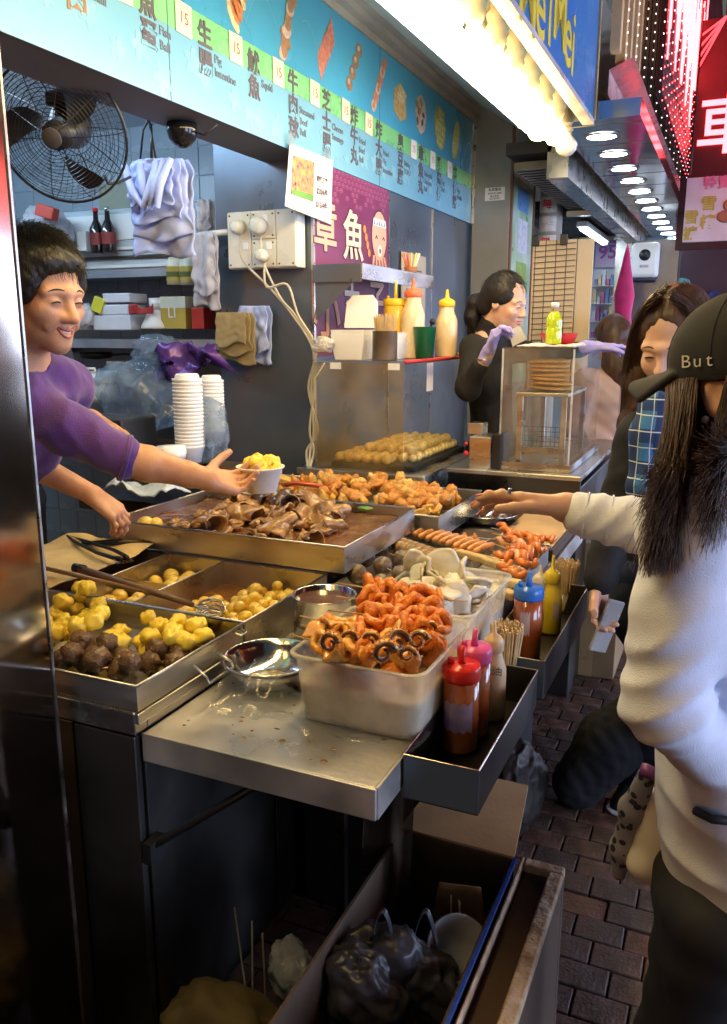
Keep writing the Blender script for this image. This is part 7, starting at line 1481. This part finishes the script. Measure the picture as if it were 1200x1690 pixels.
# ---------------- far woman in beige
pf_ = thing('person', 'far brown-haired woman in a beige coat seen from behind past the cabinet', 'person', (-.6, 4.8, 0))
H4 = Head(pF(1008, 560, 4.7), -RI*.25+FO*.9+V(0, 0, -.05)); N4 = H4.p(-.04, 0, -.18); l4 = V(*(H4.l)); PV4 = V(N4.x, N4.y, .88)
q = SDF(*bbox([H4.c], .17), .008); H4.skin(q); q.chain([H4.p(-.03, 0, -.05), N4], [.052, .055], .02); PO(q.build('body', SKINP), pf_)
SB = [N4+l4*.17*b+V(0, 0, -.06) for b in (1, -1)]; EB = [p+V(.0, 0, -.26)+l4*.06*b-FO*.03 for p, b in zip(SB, (1, -1))]; WB = [pF(1020, 745, 4.5), EB[1]+V(0, 0, -.24)+FO*.1]
BEI = mat('beige_wool', (.42, .27, .19), .85, var=.1, bump=.3, bscale=90); q = SDF(*bbox(SB+EB+WB+[PV4], .16), .010); torso(q, N4+V(0, 0, -.03), PV4, l4, .17, .11, g=.02)
for s_, e_, w_ in zip(SB, EB, WB): q.chain([N4+V(0, 0, -.08), s_, e_, w_], [.09, .075, .062, .048], .03)
q.disp(fbm(9, 20, .006)); PO(q.build('coat', BEI), pf_)
q = SDF(*bbox([H4.c, H4.c-V(0, 0, .3)], .17), .007); q.ell(H4.p(-.02, 0, .04), [.105, .092, .10], H4.R); q.chain([H4.p(-.06, 0, -.0), H4.p(-.09, 0, -.14), H4.p(-.10, 0, -.27)], [.085, .085, .05], .04); q.disp(fbm(23, 70, .003)); PO(q.build('hair', HAIRN), pf_)
legs_obj(pf_, PV4, l4, V(-.2, .9, 0), mat('dark_jeans', (.015, .018, .03), .8), BLACKM, h=.014)

# ---------------- customer in black coat and plaid scarf
pc_ = thing('person', 'long-haired woman in a black coat and blue plaid scarf looking down beyond the cap', 'person', (-.2, 2.3, 0))
H5 = Head(pF(1112, 566, 2.08), -RI*.48-FO*.62+V(0, 0, -.30)); N5 = H5.p(-.05, 0, -.18); l5 = V(*H5.l).normalized(); l5.z = 0; l5.normalize(); f5 = l5.cross(V(0, 0, 1)); PV5 = V(N5.x+.02, N5.y+.02, .86)
q = SDF(*bbox([H5.c], .17), .0036); H5.skin(q); q.chain([H5.p(-.03, 0, -.05), N5+V(0, 0, .02)], [.050, .055], .02); o5 = PO(q.build('body', SKINP), pc_); H5.face(pc_, squint=True, brow=HAIRN)
S5 = [pF(1058, 720, 2.12), pF(1165, 720, 2.05)]; E5 = [pF(1022, 850, 2.10), pF(1180, 880, 2.1)]; W5 = [pF(990, 955, 2.02), pF(1150, 980, 1.95)]
COAT = mat('black_coat_wool', (.008, .008, .010), .85, var=.3, bump=.3, bscale=90)
q = SDF(*bbox(S5+E5+W5+[PV5, V(PV5.x, PV5.y, .62)], .16), .009); torso(q, N5+V(0, 0, -.06), PV5, l5, .17, .11, g=.01); q.ell(PV5+V(0, 0, -.08), (.17, .15, .16), None, .05)
for s_, e_, w_ in zip(S5, E5, W5): q.chain([N5+V(0, 0, -.09), s_, e_, w_], [.075, .062, .055, .046], .03)
q.disp(fbm(19, 20, .005)); PO(q.build('coat', COAT), pc_)
q = SDF(*bbox([W5[0], W5[0]+V(0, 0, -.18)], .09), .0036); q.cap(W5[0]+V(0, 0, .03), W5[0], .027, .026); hand(q, W5[0], V(0.02, -.04, -1), RI*.7-FO*.7, -FO-RI*.3, [(15, 35, 25), (20, 38, 25), (25, 40, 25), (30, 40, 25)], .95); PO(q.build('hand', SKINP), pc_)
tag(MB().box(-.034, .034, -.0045, .0045, -.072, .072, b=.004).build('smartphone', mat('phone_white', (.26, .25, .24), .3), loc=W5[0]+V(.0, -.03, -.12)+RI*.03, rot=(.1, .35, YAW+.6)), 'pale phone held low in the dark-coated customer\'s hand', 'phone')
PL = bpy.data.materials.new('blue_plaid'); PL.use_nodes = True; n_ = PL.node_tree.nodes; k_ = PL.node_tree.links; b_ = n_['Principled BSDF']; b_.inputs['Roughness'].default_value = .85
t_ = n_.new('ShaderNodeTexCoord'); prev = None
def wave(axis, scale, thr, col, prev, rot=0):
    w_ = n_.new('ShaderNodeTexWave'); w_.bands_direction = axis; w_.inputs['Scale'].default_value = scale; w_.inputs['Distortion'].default_value = .6; w_.inputs['Detail Scale'].default_value = 2; w_.inputs['Phase Offset'].default_value = rot; k_.new(t_.outputs['Object'], w_.inputs[0])
    r_ = n_.new('ShaderNodeMath'); r_.operation = 'GREATER_THAN'; r_.inputs[1].default_value = thr; k_.new(w_.outputs['Fac'] if 'Fac' in w_.outputs else w_.outputs[1], r_.inputs[0])
    m_ = n_.new('ShaderNodeMixRGB'); k_.new(r_.outputs[0], m_.inputs[0]); m_.inputs[2].default_value = list(col)+[1]
    if prev: k_.new(prev, m_.inputs[1])
    else: m_.inputs[1].default_value = (.03, .15, .36, 1)
    return m_.outputs[0]
c_ = wave('Z', 4.2, .62, (.012, .045, .16), None); c_ = wave('X', 5.5, .70, (.010, .03, .11), c_); c_ = wave('Z', 8.4, .988, (.50, .56, .62), c_, 1.2); c_ = wave('X', 11, .988, (.46, .52, .60), c_, .6)
k_.new(c_, b_.inputs['Base Color'])
q = SDF(*bbox([N5+V(0, 0, .06), pF(1060, 660, 1.98), pF(1060, 840, 1.92), pF(1075, 830, 1.95)], .14), .006)
q.chain([N5+(H5.f*math.cos(t)*.075+H5.l*math.sin(t)*.08)+V(0, 0, .035) for t in [2*math.pi*i/12 for i in range(13)]], [.036]*13, .03)
q.chain([pF(1078, 672, 1.96), pF(1072, 715, 1.95), pF(1064, 800, 1.93), pF(1060, 855, 1.93)], [.040, .042, .040, .038], .03); q.chain([pF(1100, 680, 1.97), pF(1094, 760, 1.95), pF(1086, 850, 1.95)], [.040, .040, .038], .03); q.disp(fbm(31, 42, .006, (1, 1, .3))); PO(q.build('plaid_scarf', PL), pc_)
q = SDF(*bbox([H5.c, H5.c-V(0, 0, .42)], .17), .005); q.ell(H5.p(-.024, 0, .042), [.104, .090, .098], H5.R); q.ell(H5.p(.092, 0, -.035), [.075, .064, .115], H5.R, .012, sub=True)
for b in (1, -1): q.chain([H5.p(-.01, .078*b, .02), H5.p(.01, .088*b, -.10), H5.p(.03, .10*b, -.22), H5.p(.03, .105*b, -.36)], [.030, .036, .040, .026], .03)
q.chain([H5.p(-.07, 0, -.02), H5.p(-.10, 0, -.2)], [.07, .07], .04); q.disp(fbm(23, 80, .003)); PO(q.build('hair', HAIRN), pc_)
def long5():
    for _ in range(500):
        b = random.choice((1, -1)); o = rj(.022)
        yield bez(H5.p(.04+random.uniform(-.08, .03), .02*b, .135)+rj(.01), H5.p(.02, .115*b, .07)+o, H5.p(.01, .11*b, -.12)+o, H5.p(.04, .115*b, -.34)+o*1.6, 12)
strands('hair_strands', HAIRN, pc_, long5(), .0012)
JN = mat('dark_jeans', (.015, .018, .03)); NAVJ = mat('blue_black_jeans', (.012, .016, .035), .8, bump=.3)
sh0 = pz(1020, 1335, 0); f6 = (sh0-V(PV5.x, PV5.y, 0)).normalized()
legs_obj(pc_, PV5, l5, -RI*.6-FO*.8, NAVJ, BLACKM, sole=WHITE, h=.01, feet=[pz(1015, 1325, 0)+V(.05, .06, 0), pz(1120, 1340, 0)], r=(.095, .075, .065))
bkb = SDF(*bbox([pz(955, 1290, .10), pz(1065, 1180, .34)], .16), .006); bkb.cap(pz(955, 1290, .10), pz(1010, 1225, .24), .085, .10, .04).cap(pz(1010, 1225, .24), pz(1065, 1180, .34), .10, .10, .04).disp(fbm(7, 24, .006)); tag(bkb.build('black_shoulder_bag', COAT), 'soft black bag slumped low behind the handbag', 'bag')  # leg-shaped dark mass stands in for the coated customer's bent leg

# ---------------- foreground customer in white sweater and cap
pw = thing('person', 'foreground woman in a white sweatshirt and black cap reaching towards the counter', 'person', (.05, 1.2, 0))
f6 = (-RI*.62+FO*.78).normalized(); l6 = V(0, 0, 1).cross(f6); ear = pF(1174, 652, 1.16)
H6 = Head(ear-l6*.084+f6*.006, f6+V(0, 0, -.10), sc=1.0); N6 = H6.p(-.055, 0, -.185)
S6L = pF(1145, 875, 1.10); E6L = pF(1098, 1165, 1.06); W6L = pF(1215, 1285, 1.16)
S6R = N6-l6*.14+V(0, 0, -.05)+f6*.03; C6 = pF(962, 850, 1.40); W6 = pF(935, 838, 1.41); E6R = pF(1085, 872, 1.36)
q = SDF(*bbox([H6.c+V(0, 0, .1), ear, N6, S6R, C6, pF(785, 800, 1.42), pF(860, 880, 1.4), S6L], .09), .0036)
H6.skin(q); q.chain([H6.p(-.03, 0, -.05), N6], [.050, .055], .02); q.chain([N6, S6R, E6R, W6], [.05, .042, .036, .0275], .02)
hand(q, W6, pF(800, 812, 1.44)-W6, V(0, 0, -1)-FO*.25, V(0, 0, .35)-FO*.95, [(2, 14, 10), (8, 20, 14), (16, 26, 16), (22, 30, 18)], 1.02, thumb=(.85, .42, .15), tcurl=6, spread=.1)
PO(q.build('body', SKINP), pw); nails(pw, mat('coral_nail', (.72, .16, .11), .2), TIPS[-4:]); TIPS.clear()
# nails and ring
wd = (pF(800, 812, 1.44)-W6).normalized()
PO(MB().lathe([(.0102, -.003), (.0108, 0), (.0102, .003)], 18, cap=False, M=Matrix.Translation(W6+wd*.108+((-FO*.95+V(0, 0, .35)).normalized())*.030+V(0, 0, -.001)) @ wd.to_track_quat('Z', 'Y').to_matrix().to_4x4()).build('ring', mat('silver_ring', (.8, .8, .8), .15, 1)), pw)
PO(MB().ball(ear+l6*.010+V(0, 0, -.034), .0055, 3).build('pearl_earring', mat('pearl', (.75, .72, .7), .15)), pw)
SWT = mat('white_sweatshirt', (.66, .71, .86), .9, var=.04, nscale=30, bump=.5, bscale=420, bdist=.0015)
PV6 = V(N6.x+.02, N6.y-.06, .90); PV6 = pF(1235, 1330, 1.22); PV6.z = .90
q = SDF(*bbox([S6L, E6L, W6L, S6R, C6, PV6, N6, V(PV6.x, PV6.y, .62)], .17), .0058)
torso(q, N6+V(0, 0, -.03), PV6, l6, .175, .125, g=.006, k=.05)
for px_, py_, r_e in ((1240, 1330, .150), (1252, 1410, .150), (1262, 1470, .145)): q.ell(pF(px_, py_, 1.20), (r_e, r_e, .10), None, .05)
q.cut((0, 0, pF(1180, 1545, 1.12).z), (0, 0, -1))
q.chain([N6+V(0, 0, -.06), S6L], [.085, .070], .04); q.chain([S6L, S6L.lerp(E6L, .5), E6L], [.068, .062, .060], .03); q.chain([E6L, E6L.lerp(W6L, .5), W6L], [.058, .052, .042], .012)
q.chain([N6+V(0, 0, -.07), S6R, E6R], [.08, .062, .052], .04); q.chain([E6R, C6], [.052, .040], .02)
# folds radiating from the elbow and hanging at the waist
UA = (E6L-S6L).normalized()
q.disp(folds(E6L+V(0, 0, .02), UA+RI*.25, UA.cross(FO), .0060, 62, .085)); q.disp(folds(S6L.lerp(E6L, .45), UA+RI*.5, UA.cross(FO), .0030, 40, .12, 1.3)); q.disp(folds(pF(1180, 1450, 1.08), V(0, 0, 1)+RI*.5, RI, .006, 38, .14, 2)); q.disp(folds(E6R.lerp(C6, .5), (C6-E6R)+V(0, 0, .05), V(0, 0, 1), .0045, 75, .08, .5))
q.disp(fbm(13, 14, .004)); q.cap(N6, N6+V(0, 0, .08), .062, .07, .01, True)
PO(q.build('white_sweatshirt', SWT), pw)
ca = (C6-E6R).normalized(); c1_ = ca.cross(V(0, 0, 1)).normalized(); c2_ = ca.cross(c1_)
for u_, r_ in ((-.045, .0425), (-.004, .0405)): PO(MB().tube([C6+ca*u_+(c1_*math.cos(t)+c2_*math.sin(t))*r_ for t in [2*math.pi*i/30 for i in range(31)]], .0022, 5, cap=False).build('cuff_seam', SWT), pw)
# black cap
CAPM = mat('black_cap_cotton', (.010, .010, .011), .85, bump=.35, bscale=280, bdist=.001)
q = SDF(*bbox([H6.c+V(0, 0, .05), H6.p(.19, 0, .03)], .14), .0031)
H6.e(q, (-.012, 0, .048), (.111, .092, .100), .01); H6.e(q, (-.012, 0, .042), (.103, .085, .092), .003, True); q.cut(H6.p(0, 0, .018), -H6.u+H6.f*.0)
for i in range(31):
    t = -1+2*i/30; a0 = H6.p(.090-.03*t*t, .076*t, .034-.006*t*t); a1 = H6.p(.165-.050*t*t, .074*t, .020-.024*t*t); q.cap(a0, a1, .0052, .0048, .008)
PO(q.build('black_cap', CAPM), pw); PO(MB().ball(H6.p(-.012, 0, .149), .008, 2, (1, 1, .6)).build('cap_button', CAPM), pw)
for k in range(6):
    a = k*math.pi/3+.5; PO(MB().tube([H6.p(-.012+.1115*math.sin(p_)*math.cos(a), .0925*math.sin(p_)*math.sin(a), .048+.1005*math.cos(p_)) for p_ in [.1+1.55*i/10 for i in range(11)]], .0011, 4).build('seam', CAPM), pw)
for s_, b0, z0_, m_ in (('B', .030, .062, 0), ('u', .012, .056, 0), ('t', -.004, .060, 0)):
    x_ = .03-(.030-b0)*1.15; v_ = H6.p(x_, .0915*math.sqrt(max(.01, 1-((x_+.012)/.111)**2)), .048); o = text('embroidery', s_, .026, WHITE, frameM(v_+H6.l*.004, -H6.f*1+H6.l*-.25, H6.u), th=.0014, bold=-.0002); PO(o, pw)
# long hair: scalp and inner mass, then many loose strands over it
q = SDF(*bbox([H6.c, pF(1070, 930, 1.0), pF(1190, 930, 1.15)], .13), .006)
q.ell(H6.p(-.02, 0, .03), (.100, .084, .09), H6.R); H6.e(q, (.10, 0, -.03), (.06, .06, .09), .01, True)
q.chain([H6.p(.0, .02, -.03), pF(1145, 735, 1.22), pF(1122, 820, 1.17), pF(1112, 880, 1.14)], [.055, .040, .030, .010], .03)
q.chain([H6.p(-.07, .02, -.0), pF(1195, 740, 1.19), pF(1190, 850, 1.19)], [.06, .055, .04], .04); q.ell(ear, (.028, .028, .042), None, .01, True); q.disp(fbm(33, 120, .002, (1, 1, .2))); PO(q.build('hair', mat('dark_brown_hair', (.022, .012, .008), .6, var=.4, nscale=60, stretch=(1, 1, .12), bump=.6, bscale=150)), pw)
def long6():
    for i in range(8500):
        u = random.random(); v = random.random(); fx = .085-.185*u
        a0 = H6.p(fx, .088*math.sqrt(max(.03, 1-((fx+.012)/.115)**2))*(1-.25*v*(u < .3)), .022)+rj(.004)
        if abs(fx+.008) < .024: continue
        pxm = 1108+105*u+random.gauss(0, 8); pxe = 1066+135*u+random.gauss(0, 12); ye = random.uniform(780, 955)-60*max(0, u-.35)-abs(random.gauss(0, 30))*(u > .4)
        if abs(fx+.008) < .045: pxm += (16 if fx < -.008 else -14)
        Fm = 1.065+.09*v-.01*u; Fe = 1.02+.08*v-.02*u
        yield bez(a0, a0.lerp(pF(pxm, 700, Fm), .55)+rj(.004), pF(pxm, 760, Fm)+rj(.006), pF(pxe, ye, Fe), 14)
strands('hair_strands', HAIRN, pw, long6(), .0010)
def wisps():
    for i in range(60): yield bez(pF(1090+random.random()*30, 800, 1.05), pF(1085+random.random()*20, 860, 1.03), pF(1070+random.random()*20, 900, 1.03), pF(1058+random.random()*40, 930+random.random()*25, 1.04), 10)
strands('hair_strands', HAIRN, pw, wisps(), .0007)
legs_obj(pw, V(PV6.x+.01, PV6.y, .60), l6, f6, mat('black_leggings', (.008, .008, .009), .7), BLACKM, h=.009, r=(.10, .065, .05))
PO(MB().tube([pF(1148, 1338, 1.10), pF(1175, 1352, 1.07), pF(1215, 1356, 1.08)], .007, 8).build('black_strap', BLACKM), pw)
# handbag with spotted strap
hg = thing('handbag', 'cream handbag with a grey spotted side panel hanging at the sweatshirt hem', 'handbag', tuple(pF(1085, 1400, 1.28)))
q = SDF(*bbox([pF(1050, 1300, 1.3), pF(1110, 1470, 1.3)], .10), .004); 
for a_, b_ in (((1078, 1318), (1060, 1425)), ((1098, 1318), (1108, 1455)), ((1060, 1425), (1108, 1455)), ((1085, 1330), (1090, 1430))): q.cap(pF(*a_, 1.29), pF(*b_, 1.29), .020, .022, .03)
PO(q.build('bag_body', mat('cream_leather', (.66, .64, .56), .4, var=.05, bump=.2)), hg)
SPT = bpy.data.materials.new('spotted_grey_cloth'); SPT.use_nodes = True; n_ = SPT.node_tree.nodes; b_ = n_['Principled BSDF']; t_ = n_.new('ShaderNodeTexCoord'); v_ = n_.new('ShaderNodeTexVoronoi'); v_.inputs['Scale'].default_value = 55; r_ = n_.new('ShaderNodeValToRGB'); r_.color_ramp.interpolation = 'CONSTANT'; r_.color_ramp.elements[0].color = (.015, .015, .03, 1); r_.color_ramp.elements[1].position = .38; r_.color_ramp.elements[1].color = (.22, .22, .26, 1)
for x_, y_ in ((t_.outputs['Object'], v_.inputs[0]), (v_.outputs['Distance'], r_.inputs[0]), (r_.outputs[0], b_.inputs['Base Color'])): SPT.node_tree.links.new(x_, y_)
q = SDF(*bbox([pF(1065, 1270, 1.3), pF(1015, 1450, 1.34)], .08), .004); q.chain([pF(1068, 1280, 1.26), pF(1045, 1335, 1.30), pF(1028, 1400, 1.32), pF(1022, 1440, 1.33)], [.016, .022, .020, .014], .02); PO(q.build('spotted_panel', SPT), hg)
PO(MB().tube([pF(1072, 1265, 1.25), pF(1066, 1282, 1.24)], .014, 8).build('purple_clasp', mat('purple_leather', (.12, .03, .14), .4)), hg); PO(MB().tube([pF(1088, 1312, 1.27), pF(1100, 1280, 1.22), pF(1125, 1255, 1.18)], .006, 6).build('strap', BLACKM), hg)
# haze of steam is left to the light; cool street fill comes from unseen glowing panels added on the opposite building
